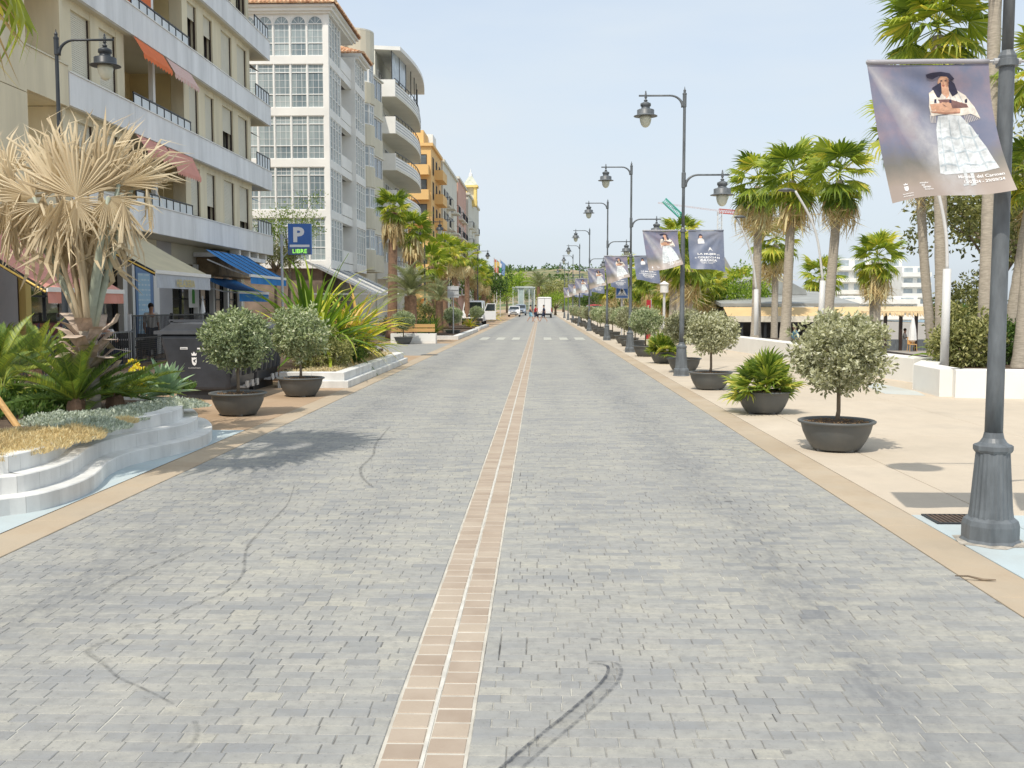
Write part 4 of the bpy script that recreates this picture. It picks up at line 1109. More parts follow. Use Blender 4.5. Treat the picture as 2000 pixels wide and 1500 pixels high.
# ground floor: walls, openings, columns
GX = -13.4
grey_l = mat('lilac_grey_wall', (.42,.41,.42), .85, .1, 1)
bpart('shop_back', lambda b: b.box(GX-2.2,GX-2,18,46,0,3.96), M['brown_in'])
for a, c, m in ((18,26.0,grey_l),(28.9,29.7,M['white']),(35.7,37.1,grey_l),(45.4,46.2,M['cream'])): bpart('shop_wall', lambda b: b.box(GX-.3,GX,a,c,0,3.95), m)
bpart('shop_lintel', lambda b: b.box(GX-.3,GX-.01,26.0,45.4,3.25,3.95), M['cream'])
for yy, w in ((26.1,.28),(32.3,.34),(33.05,.2),(34.9,.5),(39.4,.16),(41.3,.2),(43.2,.2),(45.2,.22)): bpart('column', lambda b: b.box(GX-.02,GX+.16,yy,yy+w,0,3.25), M['white'] if yy > 27 else M['yellow_wall'])
for a, c, z0, z1 in ((26.4,28.9,1.25,3.25),(29.7,32.3,.3,3.0),(37.1,39.4,.6,3.0),(39.6,41.3,0,2.7),(41.5,43.2,0,2.7),(43.4,45.2,0,2.7)):
    fr = bpart('shop_window', lambda b: [b.box(GX-.16,GX-.08,a,a+.07,z0,z1), b.box(GX-.16,GX-.08,c-.07,c,z0,z1), b.box(GX-.16,GX-.08,a+.07,c-.07,z1-.08,z1), b.box(GX-.16,GX-.08,(a+c)/2-.03,(a+c)/2+.03,z0,z1-.08), b.box(GX-.16,GX-.08,a+.07,c-.07,1.9,1.95)], M['black_metal'])
    bpart('pane', lambda b: b.quad((GX-.12,a+.07,z0),(GX-.12,c-.07,z0),(GX-.12,c-.07,z1-.08),(GX-.12,a+.07,z1-.08)), M['glass'], fr)
pic = NT('picture_panel'); f_ = pic.noise(2.6, 3, pic.coord('World')); pic.bsdf(pic.ramp(f_, [(.3,(.16,.03,.04)),(.47,(.22,.04,.05)),(.5,(.40,.16,.03)),(.56,(.16,.03,.05)),(.64,(.06,.14,.30)),(.72,(.18,.04,.05))]), .6); M['picture'] = pic.m
bpart('counter_panel', lambda b: b.box(GX+.02,GX+.1,26.4,30.4,.15,1.2), M['picture'])
t = thing('poster_board', 'blue poster board standing between the shop columns', 'poster', (GX+.2, 34, 0))
bpart('board', lambda b: b.box(GX+.1,GX+.16,33.35,34.85,.5,3.0), mat('poster_blue', (.16,.26,.45), .6, .1, 1), t)
ptm = NT('poster_print'); sx_ = ptm.n('ShaderNodeSeparateXYZ'); ptm.l(ptm.coord('World'), sx_.inputs[0]); ff_ = ptm.math('FRACT', ptm.math('MULTIPLY', sx_.outputs['Z'], 6)); nn_ = ptm.noise(9, 3, ptm.coord('World'), .5, (1,1,.3))
ptm.bsdf(ptm.mix(ptm.math('MULTIPLY', ptm.math('LESS_THAN', ff_, .35), ptm.rng(nn_,.4,.6)), (.34,.52,.66), (.62,.68,.72)), .6); M['poster_print'] = ptm.m
bpart('print', lambda b: b.box(GX+.165,GX+.17,33.5,34.55,.6,2.75), M['poster_print'], t)
fas = mat('mottled_brown_fascia', (.26,.19,.11), .8, .55, 2.2, .2, 20)
bpart('fascia', lambda b: b.box(GX+.02,GX+.9,39.8,45.6,2.85,3.55), fas)
bpart('fascia_ledge', lambda b: b.box(GX+.02,GX+1.1,39.4,45.8,3.56,3.72), M['band'])
for yy in (42.0,43.4,44.7,46.0): bpart('beam_end', lambda b: b.box(FX-.55,FX-.15,yy,yy+.22,3.72,3.955), M['white'])
t = thing('shop_poster', 'white poster with a green bottle on the shop window', 'poster', (GX+.2,38.9,1.5)); bpart('sheet', lambda b: b.box(GX+.18,GX+.19,38.3,39.3,1.6,2.7), M['white'], t)
bpart('print', lambda b: b.slab([(38.65,1.75),(38.95,1.75),(38.95,2.2),(38.85,2.35),(38.85,2.5),(38.75,2.5),(38.75,2.35),(38.65,2.2)], 'x', GX+.192, GX+.2), mat('bottle_green', (.06,.30,.04), .5, .1, 2), t)

# ---- shop awnings over the terrace
def awning(label, xf, xb, y0, y1, zf, zb, m, mv, val=.26, lip=M['white'], light=False, text=None, rib=None):
    t = thing('awning', label, 'awning', (xf, y0, zf), 'shop awnings')
    b = MB(); n_ = 8
    for i in range(n_):
        f0, f1 = i/n_, (i+1)/n_; s = lambda f: -.05*math.sin(PI*f)
        for q in range(6):
            ya = y0+(y1-y0)*q/6; yb = y0+(y1-y0)*(q+1)/6
            b.quad((xb+(xf-xb)*f0,ya,zb+(zf-zb)*f0+s(f0)),(xb+(xf-xb)*f1,ya,zb+(zf-zb)*f1+s(f1)),(xb+(xf-xb)*f1,yb,zb+(zf-zb)*f1+s(f1)),(xb+(xf-xb)*f0,yb,zb+(zf-zb)*f0+s(f0)))
    b.build('canopy', m, t)
    b = MB(); b.bar((xf,y0-.03,zf-.02),(xf,y1+.03,zf-.02),.07,.10); b.build('front_bar', lip, t)
    b = MB(); k = 24
    for i in range(k):
        ya = y0+(y1-y0)*i/k; yb = y0+(y1-y0)*(i+1)/k; e = lambda j: .02*math.sin(j*1.3)
        b.quad((xf+.01,ya,zf-.07),(xf+.01,yb,zf-.07),(xf+.02+e(i+1),yb,zf-.07-val),(xf+.02+e(i),ya,zf-.07-val))
    b.build('valance', mv, t)
    for yy in (y0+.12, y1-.12): b = MB(); b.bar((xb,yy,zb-.35),((xf+xb)/2,yy+.2,(zf+zb)/2-.25),.05); b.bar(((xf+xb)/2,yy+.2,(zf+zb)/2-.25),(xf,yy,zf-.05),.05); b.build('folding_arm', M['metal_lite'], t)
    if light:
        b = MB(); b.tube([(xb,y0-.06,zb-.12),((xb+xf)/2,y0-.06,(zb+zf)/2-.16),(xf,y0-.06,zf-.07)], .022, 6); b.build('light_strip', mat('yellow_light_strip', (.80,.55,.12), .4, .2, 30), t)
        b = MB(); b.quad((xb,y0-.03,zb-.02),(xf,y0-.03,zf-.02),(xf,y0-.03,zf-.14),(xb,y0-.03,zb-.26)); b.build('side_flap', M['black_metal'], t)
    if rib:
        b = MB()
        for i in range(rib): 
            yy = y0+(y1-y0)*(i+.5)/rib; b.bar((xb,yy,zb+.012),(xf,yy,zf+.012),.03,.02)
        b.build('seams', M['black_metal'], t, kind='stuff')
    if text:
        ft = lambda u, v, off: Vector((xf+.035+off, y0+(y1-y0)*u, zf-.09-v*val))
        b = MB(); put_text(b, ft, text, .33, .80, .34, .55, off=.008, bold=.02); b.build('lettering', mat('awning_gold', (.62,.52,.22), .7), t)
    return t
awning('pink canvas awning with yellow edge light behind the dead palm', -10.3, -12.9, 21.2, 25.1, 2.03, 3.75, M['pink_awn'], M['pink_awn'], .24, light=True)
awning('pale beige canvas awning with a white lettered valance', -10.3, -12.6, 27.3, 31.8, 2.6, 3.9, M['beige_awn'], M['grey_awn'], .38, light=True, text='HELADERIA')
awning('blue ribbed canvas awning at the corner shop', -10.5, -12.1, 37.0, 42.2, 2.78, 3.7, M['blue_awn'], M['blue_awn'], .24, rib=5)
awning('lower blue canvas awning under the ribbed blue one', -11.4, -12.8, 38.6, 42.8, 2.2, 2.75, M['blue_awn'], M['blue_awn'], .3)

# ---- terrace railing, terrace floor furniture
t = thing('terrace_railing', 'black barred terrace railing with a grey end post behind the waste container', 'railing', (-10.8, 31, 0), None)
for yy in (26.7, 29.8, 32.9, 36.0): bpart('post', lambda b: b.box(-10.84,-10.76,yy-.04,yy+.04,0,1.45), M['metal_lite'] if yy < 27 else M['black_metal'], t)
bpart('rail', lambda b: [b.box(-10.825,-10.775,26.74,36,1.38,1.42), b.box(-10.825,-10.775,26.74,36,.78,.82), b.box(-10.825,-10.775,26.74,36,.12,.16)], M['black_metal'], t)
bpart('bars', lambda b: [b.box(-10.81,-10.79,26.8+.1*i,26.815+.1*i,.14,1.4) for i in range(92)], M['black_metal'], t, kind='stuff')
bpart('mesh_panel', lambda b: [b.box(-10.79,-10.78,26.75,35.95,.14+.055*i,.15+.055*i) for i in range(12)], M['black_metal'], t, kind='stuff')
t = thing('terrace_railing', 'lower dark terrace railing behind the cycads', 'railing', (-10.6, 22, 0))
bpart('rail', lambda b: [b.box(-10.62,-10.58,19.5,26.4,.98,1.02), b.box(-10.62,-10.58,19.5,26.4,.15,.19)], M['metal_grey'], t)
for i in range(4): bpart('post', lambda b: b.box(-10.63,-10.57,19.5+2.3*i-.03,19.5+2.3*i+.03,0,1.05), M['metal_grey'], t)
bpart('bars', lambda b: [b.box(-10.61,-10.59,19.6+.12*i,19.615+.12*i,.17,1.0) for i in range(57)], M['black_metal'], t, kind='stuff')

# ---- white glazed building
wx0, wx1, wy0, wy1 = -21.5, -12.2, 59.8, 66.9
wb_ = thing('white_building', 'white building with small paned glazed galleries and a tiled roof', 'building', (-15, 63, 0))
def wpart(name, f, m, parent=wb_, **k):
    b = MB(); f(b); return b.build(name, m, parent, **k)
WZ = [3.85 + 2.925*k for k in range(5)]
_wm = {}
M['pvc'] = mat('white_window_frame', (.80,.80,.78), .4, .03, 2)
def gal_window(w, h, arch=False, grid=(3,3), panes=3):
    """glazed gallery window in the x-z plane facing -y: frame with glazing bars, panes, a pleated curtain"""
    key = (round(w,2), round(h,2), arch)
    if key in _wm: return _wm[key]
    b = MB(); e = .05
    lv = [0, .30*h, .80*h, h] if not arch else [0, .31*h, .78*h, h]
    for x in (0, w-e): b.box(x, x+e, -.06, .03, 0, h if not arch else .78*h)
    for z in lv[:3] + ([h-e] if not arch else []): b.box(e, w-e, -.06, .03, z, z+e)
    for i in (1,2): b.box(w*i/3-.008, w*i/3+.008, -.03, .0, e, .78*h)
    for (za, zb, kk) in ((lv[0],lv[1],2),(lv[1],lv[2],3)):
        for i in range(1,kk): z = za+(zb-za)*i/kk; b.box(e, w-e, -.031, -.001, z-.008, z+.008)
    if not arch:
        for i in (1,2): b.box(w*i/3-.008, w*i/3+.008, -.03, 0, .8*h, h-e)
        b.box(e, w-e, -.031, -.001, .9*h-.011, .9*h+.011)
    else:
        r_ = w/2; cz = .78*h; hh = h-cz
        for i in range(10):
            a0, a1 = PI*i/10, PI*(i+1)/10
            P = [(r_+r_*math.cos(a0),cz+hh*math.sin(a0)),(r_+r_*math.cos(a1),cz+hh*math.sin(a1)),(r_+.86*r_*math.cos(a1),cz+.86*hh*math.sin(a1)),(r_+.86*r_*math.cos(a0),cz+.86*hh*math.sin(a0))]
            b.slab(P, 'y', -.06, .03)
        for a in (45,90,135): b.bar((r_,-.015,cz),(r_+.9*r_*math.cos(R(a)),-.015,cz+.9*hh*math.sin(R(a))), .022, .022)
    fm = b.mesh('window', M['pvc'])
    pm_ = []
    for i in range(3):
        b = MB()
        if arch and i == 2: b.poly([(w/2+.45*w*math.cos(PI*j/8), -.02, lv[2]+(h-lv[2])*.92*math.sin(PI*j/8)) for j in range(9)])
        else: b.quad((e,-.02,lv[i]+e),(w-e,-.02,lv[i]+e),(w-e,-.02,lv[i+1]),(e,-.02,lv[i+1]))
        pm_.append(b.mesh('pane', M['gal_glass']))
    b = MB(); k = 12
    for i in range(k):
        x0, x1 = w*i/k, w*(i+1)/k; y0 = .05+.014*(i%2); y1 = .05+.014*((i+1)%2)
        b.quad((x0,y0,0),(x1,y1,0),(x1,y1,h*.98),(x0,y0,h*.98))
    _wm[key] = (fm, pm_, b.mesh('curtain', M['curtain'])); return _wm[key]
def put_gal(w, h, pos, rz, arch=False, curtain=True):
    fm, pm_, cm = gal_window(w, h, arch)
    o = link('window', fm, wb_); o.location = Vector(pos) - org(wb_); o.rotation_euler = (0,0,rz)
    for p in pm_: link('pane', p, o)
    pass
for k, z in enumerate(WZ):
    top = WZ[k]+2.925 if k < 4 else 18.36
    wpart('floor_band', lambda b: [b.box(wx0,wx1,wy0,wy0+.4,z,z+.45), b.box(wx1-.4,wx1,wy0+.4,wy1,z,z+.45)], M['white_wall'])
    wpart('floor', lambda b: b.box(wx0,wx1-.41,wy0+.41,wy1,z,z+.2), M['dark_in'])
    zt = z+.45; h = 2.475 if k < 4 else 2.3
    for i in range(9):
        x = wx1-.30-.93*(i+1)-.04*i
        if x < wx0: break
        put_gal(.93, h, (x, wy0+.13, zt), 0, k == 4, curtain=(i*3+k*5)%7 != 2)
        wpart('mullion', lambda b: b.box(x-.055, x+.012, wy0+.02, wy0+.12, zt, top), M['white_wall'])
        if k == 4:
            q = lambda b: [b.slab([(x,zt+.78*h),(x+.465+.465*math.cos(PI-PI*j/8),zt+.78*h+h*.22*math.sin(PI*j/8)) if False else (x,zt+h+.1)]+[], 'y', 0, 0)] if False else None
            bb2 = MB()
            for j in range(10):
                a0, a1 = PI*j/10, PI*(j+1)/10; cx_, cz_ = x+.465, zt+.78*h
                p0 = (cx_+.465*math.cos(a0), cz_+.22*h*math.sin(a0)); p1 = (cx_+.465*math.cos(a1), cz_+.22*h*math.sin(a1))
                bb2.slab([p0,(p0[0],top),(p1[0],top),p1], 'y', wy0+.05, wy0+.16)
            bb2.build('arch_spandrel', M['white_wall'], wb_)
    wpart('corner_post', lambda b: b.box(wx1-.30,wx1,wy0,wy0+.3,zt,top), M['white_wall'])
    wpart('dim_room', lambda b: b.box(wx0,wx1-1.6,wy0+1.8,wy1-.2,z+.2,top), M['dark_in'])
    for i in range(4):                                   # street side bay
        y = wy0+.36+.82*i; put_gal(.78, h, (wx1-.1, y, zt), PI/2, False)
        wpart('mullion', lambda b: b.box(wx1-.12,wx1+.0,y-.06,y-.005,zt,top), M['white_wall'])
    y2 = wy0+.36+.82*4
    wpart('recess_wall', lambda b: [b.box(wx1-.9,wx1-.8,y2+.1,wy1,z+.5,top), b.box(wx1-.8,wx1-.01,y2-.05,y2+.08,z+.5,top), b.box(wx1-.1,wx1,y2+.1,wy1,z+.5,z+1.25)], M['white_wall'])
    fr = wpart('side_window', lambda b: [b.box(wx1-.79,wx1-.74,y2+.9,y2+.98,z+.6,z+2.6), b.box(wx1-.79,wx1-.74,y2+2.1,y2+2.18,z+.6,z+2.6), b.box(wx1-.79,wx1-.74,y2+.98,y2+2.1,z+1.75,z+1.83), b.box(wx1-.79,wx1-.74,y2+.98,y2+2.1,z+2.52,z+2.6)], M['pvc'])
    wpart('pane', lambda b: b.quad((wx1-.77,y2+.98,z+.6),(wx1-.77,y2+2.1,z+.6),(wx1-.77,y2+2.1,z+2.52),(wx1-.77,y2+.98,z+2.52)), M['car_glass'], fr)
# second bay, lower roof
for k, z in enumerate(WZ):
    wpart('floor_band', lambda b: [b.box(wx1-.4,wx1+.25,wy1+.01,70.6,z,z+.5), b.box(wx1-3,wx1-.4,70.3,70.6,z,z+.5)], M['white_wall'])
    top = z+2.925 if k < 4 else 17.6
    for i in range(4):
        y = wy1+.2+.84*i; put_gal(.79, 2.4 if k < 4 else top-z-.5, (wx1+.14, y, z+.5), PI/2, False); wpart('mullion', lambda b: b.box(wx1+.1,wx1+.24,y-.07,y-.01,z+.5,top), M['white_wall'])
    wpart('bay_side', lambda b: [b.box(wx1-.8,wx1+.24,wy1+.02,wy1+.12,z+.5,top), b.box(wx1-.8,wx1+.24,70.4,70.6,z+.5,top)], M['white_wall'])
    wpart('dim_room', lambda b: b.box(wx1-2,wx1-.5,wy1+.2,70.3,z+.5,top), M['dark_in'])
wpart('ground_wall', lambda b: [b.box(wx0,wx1-.6,wy0+.4,wy0+.6,0,4.1), b.box(wx1-.8,wx1-.6,wy0+.6,70.4,0,4.1)], M['brown_in'])
wpart('cornice', lambda b: [b.box(wx0,wx1+.12,wy0-.12,wy1+.12,18.36,18.48), b.box(wx0,wx1+.28,wy0-.28,wy1+.28,18.481,18.66), b.box(wx0,wx1+.44,wy0-.44,wy1+.44,18.661,18.8)], M['white_wall'])
wpart('cornice', lambda b: [b.box(wx1-4,wx1+.4,wy1+.45,70.8,17.6,17.75), b.box(wx1-4,wx1+.6,wy1+.45,71.0,17.76,17.95)], M['white_wall'])
def tiled_roof(x0, x1, y0, y1, z, pitch, parent, step=.24):
    """hipped roof: barrel tile runs up the two slopes that are seen, plain planes behind"""
    cx, hgt = (x0+x1)/2, min(x1-x0, y1-y0)/2*math.tan(pitch)
    cy = (y0+y1)/2; hw = (x1-x0)/2; hd = (y1-y0)/2
    r0, r1 = (x0+hd, x1-hd) if hw > hd else (cx, cx)
    c0, c1 = (cy, cy) if hw > hd else (y0+hw, y1-hw)
    apexA = Vector((r0, c0, z+hgt)); apexB = Vector((r1, c1, z+hgt))
    b = MB(); P = [Vector((x0,y0,z)),Vector((x1,y0,z)),Vector((x1,y1,z)),Vector((x0,y1,z))]
    b.poly([P[0],P[1],apexB,apexA] if hw > hd else [P[0],P[1],apexA]); b.poly([P[1],P[2],apexB] if hw > hd else [P[1],P[2],apexB,apexA]); b.poly([P[2],P[3],apexA,apexB]); b.poly([P[3],P[0],apexA])
    rf = b.build('roof', M['roof_tile'], parent)
    b = MB()
    def run(a, c, rad=.10):
        L = (c-a).length; n_ = max(1, int(L/.42))
        for i in range(n_):
            p = a.lerp(c, i/n_); q = a.lerp(c, min(1,(i+1.06)/n_)); d = (q-p).normalized(); s = d.cross(Vector((0,0,1))).normalized(); u = s.cross(d)
            ra, rb = rad*1.12, rad*.92; vs = []
            for (o_, r_) in ((p, ra),(q, rb)):
                for j in range(5):
                    an = PI*j/4; vs.append(tuple(o_ + s*math.cos(an)*r_ + u*(math.sin(an)*r_+.01)))
            b.add(vs, [(j,j+1,5+j+1,5+j) for j in range(4)] + [(0,1,2,3,4)], 0, rr.random())
    x = x0+step/2
    while x < x1:                                        # front slope
        d = min(x-x0, x1-x, hd if hw > hd else hw) if hw > hd else min(x-x0, x1-x)
        run(Vector((x,y0-.06,z-.02)), Vector((x, y0+d, z+d*math.tan(pitch)))) if d > .15 else None; x += step
    y = y0+step/2
    while y < y1:
        d = min(y-y0, y1-y, hw); run(Vector((x1+.06,y,z-.02)), Vector((x1-d, y, z+d*math.tan(pitch)))) if d > .15 else None; y += step
    run(P[1], apexB, .13)
    b.build('roof_tiles', M['roof_tile_t'], rf, kind='stuff')
nrt = NT('roof_tile_runs'); nrt.bsdf(nrt.ramp(nrt.tint(), [(0,(.40,.20,.11)),(.5,(.58,.34,.19)),(1,(.70,.48,.30))]), .85); M['roof_tile_t'] = nrt.m
tiled_roof(wx0, wx1+.55, wy0-.55, wy1+.5, 18.81, R(24), wb_)
tiled_roof(wx1-4.5, wx1+.7, wy1+.6, 71.1, 17.96, R(24), wb_)
# black and white pergola awning in front of it
t = thing('awning', 'dark slatted awning with white frame under the white glazed building', 'awning', (-10, 60, 2.2), 'shop awnings')
xa, xb = -12.6, -9.1
bpart('slope', lambda b: b.quad((xa,55,4.0),(xb,55,2.35),(xb,66,2.35),(xa,66,4.0)), stripe_canvas('dark_striped_canvas', (.05,.055,.06), (.40,.42,.44), 'Y', 1.1), t)
bpart('frame', lambda b: [b.bar((xa,yy,4.03),(xb,yy,2.38),.09,.12) for yy in (55,58.6,62.3,66)] + [b.bar((xb,54.9,2.33),(xb,66.1,2.33),.1,.14), b.bar((xa,55,2.3),(xb,55,2.3),.09)] + [b.bar((xb,yy,0),(xb,yy,2.3),.08) for yy in (55,60.5,66)], M['white'], t)

# ---- generic facade helper for the further houses
def facade_window(parent, x, y, z, w, h, face, frame, gl=None, sill=None, shut=None, arch=False):
    """face '+x' or '-y'"""
    b = MB(); e = .07
    if face == '-y':
        b.box(x,x+w,y-.05,y+.02,z,z+e); b.box(x,x+w,y-.05,y+.02,z+h-e,z+h); b.box(x,x+e,y-.05,y+.02,z+e,z+h-e); b.box(x+w-e,x+w,y-.05,y+.02,z+e,z+h-e); b.box(x+w/2-.03,x+w/2+.03,y-.05,y+.02,z+e,z+h-e)
        o = b.build('window', frame, parent); b = MB(); b.quad((x+e,y-.01,z+e),(x+w-e,y-.01,z+e),(x+w-e,y-.01,z+h-e),(x+e,y-.01,z+h-e))
    else:
        b.box(x-.02,x+.05,y,y+w,z,z+e); b.box(x-.02,x+.05,y,y+w,z+h-e,z+h); b.box(x-.02,x+.05,y,y+e,z+e,z+h-e); b.box(x-.02,x+.05,y+w-e,y+w,z+e,z+h-e); b.box(x-.02,x+.05,y+w/2-.03,y+w/2+.03,z+e,z+h-e)
        o = b.build('window', frame, parent); b = MB(); b.quad((x+.01,y+e,z+e),(x+.01,y+w-e,z+e),(x+.01,y+w-e,z+h-e),(x+.01,y+e,z+h-e))
    b.build('pane', gl or M['far_glass'], o)
M['far_glass'] = mat('far_window_glass', (.13,.16,.18), .12, .35, .8, spec=.7)
M['far_glass_light'] = mat('curtained_window_glass', (.38,.43,.46), .2, .25, 1.5, spec=.6)

# ---- cream building with round bays
cb = thing('bay_building', 'cream building with a rounded glazed bay tower beside the white one', 'building', (-14, 76, 0))
def cp(name, f, m, parent=cb, **k):
    b = MB(); f(b); return b.build(name, m, parent, **k)
CZ = [4.2+2.9*k for k in range(6)]
bx, by, br_ = -13.2, 73.4, 1.45
def arc(r, a0, a1, n_=12, cx=bx, cy=by): return [(cx+r*math.cos(R(a0+(a1-a0)*i/n_)), cy+r*math.sin(R(a0+(a1-a0)*i/n_))) for i in range(n_+1)]
for k, z in enumerate(CZ):
    h0 = 1.42 if k < 5 else 2.0
    cp('bay_band', lambda b: b.prism(arc(br_, -110, 90)+[(bx-2,by+br_),(bx-2,by-br_)], z, z+h0), M['cream'])
    if k < 5:
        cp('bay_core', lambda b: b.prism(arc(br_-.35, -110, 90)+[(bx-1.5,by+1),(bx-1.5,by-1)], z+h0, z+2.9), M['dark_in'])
        for i in range(5):
            a = -110+40*i; p, q = arc(br_-.12, a+1, a+39, 1)
            fr = cp('window', lambda b: [b.bar((*p,z+h0),(*p,z+2.9),.10), b.bar((*q,z+h0),(*q,z+2.9),.10), b.bar((*p,z+h0+.05),(*q,z+h0+.05),.1), b.bar((*p,z+2.84),(*q,z+2.84),.1), b.bar((*p,z+2.35),(*q,z+2.35),.06), b.bar(((p[0]+q[0])/2,(p[1]+q[1])/2,z+h0),((p[0]+q[0])/2,(p[1]+q[1])/2,z+2.9),.07)], M['pvc'])
            cp('pane', lambda b: b.quad((*p,z+h0),(*q,z+h0),(*q,z+2.9),(*p,z+2.9)), M['far_glass_light'], fr)
cp('bay_top', lambda b: b.prism(arc(br_, -110, 90)+[(bx-2,by+br_),(bx-2,by-br_)], CZ[5]+2.01, CZ[5]+2.12), M['pale_cream'])
cp('wall', lambda b: b.box(-22,-13.5,70.8,84,0,20.2), M['cream'])
for k in range(1,6):                                       # angular bay further along
    z = CZ[k]-2.9; 
    cp('parapet', lambda b: b.prism([(-13.49,76.2),(-12.4,76.8),(-12.1,79.5),(-13.49,80)], z, z+1.3), M['cream'])
    for i, (p, q) in enumerate((((-13.4,76.35),(-12.5,76.9)),((-12.45,76.95),(-12.2,79.4)))):
        fr = cp('window', lambda b: [b.bar((*p,z+1.3),(*p,z+2.8),.1), b.bar((*q,z+1.3),(*q,z+2.8),.1), b.bar((*p,z+2.75),(*q,z+2.75),.1), b.bar(((p[0]+q[0])/2,(p[1]+q[1])/2,z+1.3),((p[0]+q[0])/2,(p[1]+q[1])/2,z+2.8),.08)], M['pvc'])
        cp('pane', lambda b: b.quad((*p,z+1.3),(*q,z+1.3),(*q,z+2.8),(*p,z+2.8)), M['far_glass'] if i else M['far_glass_light'], fr)
    cp('bay_cap', lambda b: b.prism([(-13.49,76.1),(-12.3,76.7),(-12.0,79.6),(-13.49,80.1)], z+2.801, z+2.898), M['pale_cream'])
b = MB(); b.tube([(-14.5,76,20.2),(-14.5,76,23)], .05, 5); b.tube([(-15.1,76,22.4),(-13.9,76,22.4)], .03, 4); b.build('antenna', M['metal_lite'], cb)

# ---- building with curved balconies
kb = thing('curved_building', 'pale building with big curved balconies and dark rails', 'building', (-14, 92, 0))
def kp(name, f, m, parent=kb, **k):
    b = MB(); f(b); return b.build(name, m, parent, **k)
kp('wall', lambda b: [b.box(-24,-13.4,84.2,104,0,22.3)], M['pale_cream'])
def carc(off, n_=14):                                       # balcony edge in plan: bulges towards the road
    out = []
    for i in range(n_+1):
        s = i/n_; y = 84.6+17.5*s; x = -11.8 + .62*math.sin(PI*min(1,s*1.0)) + off; out.append((x,y))
    return out
for k in range(6):
    z = 3.9+2.95*k
    e = carc(0); 
    kp('balcony_slab', lambda b: b.prism(e+[(-13.41,e[-1][1]),(-13.41,e[0][1])], z, z+.22), M['pale_cream'])
    kp('parapet', lambda b: [b.add([(p[0],p[1],z+.22),(q[0],q[1],z+.22),(q[0],q[1],z+1.05),(p[0],p[1],z+1.05),(p[0]-.15,p[1],z+.22),(q[0]-.15,q[1],z+.22),(q[0]-.15,q[1],z+1.05),(p[0]-.15,p[1],z+1.05)],[(0,1,2,3),(5,4,7,6),(3,2,6,7),(0,3,7,4),(1,5,6,2)]) for p, q in zip(e[:-1],e[1:])], M['white_wall'])
    for j in range(3):
        zz = z+.38+.24*j; e2 = carc(.012); kp('groove', lambda b: [b.bar((*p,zz),(*q,zz),.03,.03) for p, q in zip(e2[:-1],e2[1:])], M['far_glass'])
    e3 = carc(-.08); kp('rail', lambda b: [b.bar((*p,z+1.45),(*q,z+1.45),.05,.05) for p, q in zip(e3[:-1],e3[1:])]+[b.bar((*p,z+1.05),(*p,z+1.45),.04) for p in e3], M['black_metal'])
    kp('end_wall', lambda b: b.box(-13.39,-11.8,84.3,84.58,z-.05,z+1.3), M['white_wall'])
    for i in range(5):
        y = 85.5+3.4*i; facade_window(kb, -13.395, y, z+.3, 2.4, 2.1, '+x', M['pvc'])
    facade_window(kb, -15.2, 84.19, z+.4, 1.5, 1.7, '-y', M['pvc'], M['far_glass_light'])
e = carc(.4); kp('roof_canopy', lambda b: b.prism(e+[(-13.6,e[-1][1]),(-13.6,e[0][1]-.5)], 22.32, 22.62), M['white_wall'])
for p in carc(-.3)[::2]: kp('attic_post', lambda b: b.bar((*p,20.0),(*p,22.3),.07), M['black_metal'])
pA_ = carc(-.3)[:5]; kp('attic_glass', lambda b: [b.quad((*p,20.1),(*q,20.1),(*q,22.3),(*p,22.3)) for p, q in zip(pA_[:-1],pA_[1:])], M['far_glass_light'])

# ---- orange house and its neighbours
def far_house(name, label, x0, x1, y0, y1, h, m, floors, wins_f, wins_s, balc=None, frame=None, z0=4.0, fh=2.9, bm=None, gls=None):
    t = thing(name, label, 'building', ((x0+x1)/2,(y0+y1)/2,0))
    b = MB(); b.box(x0,x1,y0,y1,0,h); b.build('wall', m, t)
    b = MB(); b.box(x0-.2,x1+.25,y0-.25,y1+.1,h+.002,h+.35); b.build('cornice', bm or m, t)
    for k in range(floors):
        z = z0+fh*k
        for (u, w, hh) in wins_f: facade_window(t, x1-u-w, y0-.001, z+.75 if hh < 2 else z+.15, w, hh, '-y', frame or M['dark_frame'], gls)
        for (u, w, hh) in wins_s: facade_window(t, x1+.001, y0+u, z+.75 if hh < 2 else z+.15, w, hh, '+x', frame or M['dark_frame'], gls)
        for bl in (balc or []):
            (f, u, w, d, kind) = bl
            if f == 's': xx0, xx1, yy0, yy1 = x1, x1+d, y0+u, y0+u+w
            else: xx0, xx1, yy0, yy1 = x1-u-w, x1-u, y0-d, y0
            b = MB(); b.box(xx0,xx1,yy0,yy1,z-.12,z+.08); b.build('balcony_slab', bm or m, t)
            if kind == 'solid':
                b = MB(); b.box(xx1-.12,xx1-.001,yy0+.001,yy1-.001,z+.081,z+1.05); b.box(xx0+.001,xx1-.121,yy0+.001,yy0+.12,z+.081,z+1.05); b.build('parapet', bm or m, t)
            else:
                b = MB(); b.box(xx0,xx1,yy0,yy0+.04,z+1.0,z+1.06); b.box(xx1-.04,xx1,yy0+.04,yy1,z+1.0,z+1.06)
                n_ = int((yy1-yy0)/.3)
                for i in range(n_+1): b.box(xx1-.035,xx1-.005,yy0+.01+(yy1-yy0-.05)*i/n_,yy0+.04+(yy1-yy0-.05)*i/n_,z+.08,z+1.0)
                for i in range(int((xx1-xx0)/.3)): b.box(xx0+.3*i,xx0+.3*i+.03,yy0+.005,yy0+.035,z+.08,z+1.0)
                b.build('railing', M['black_metal'], t)
    return t
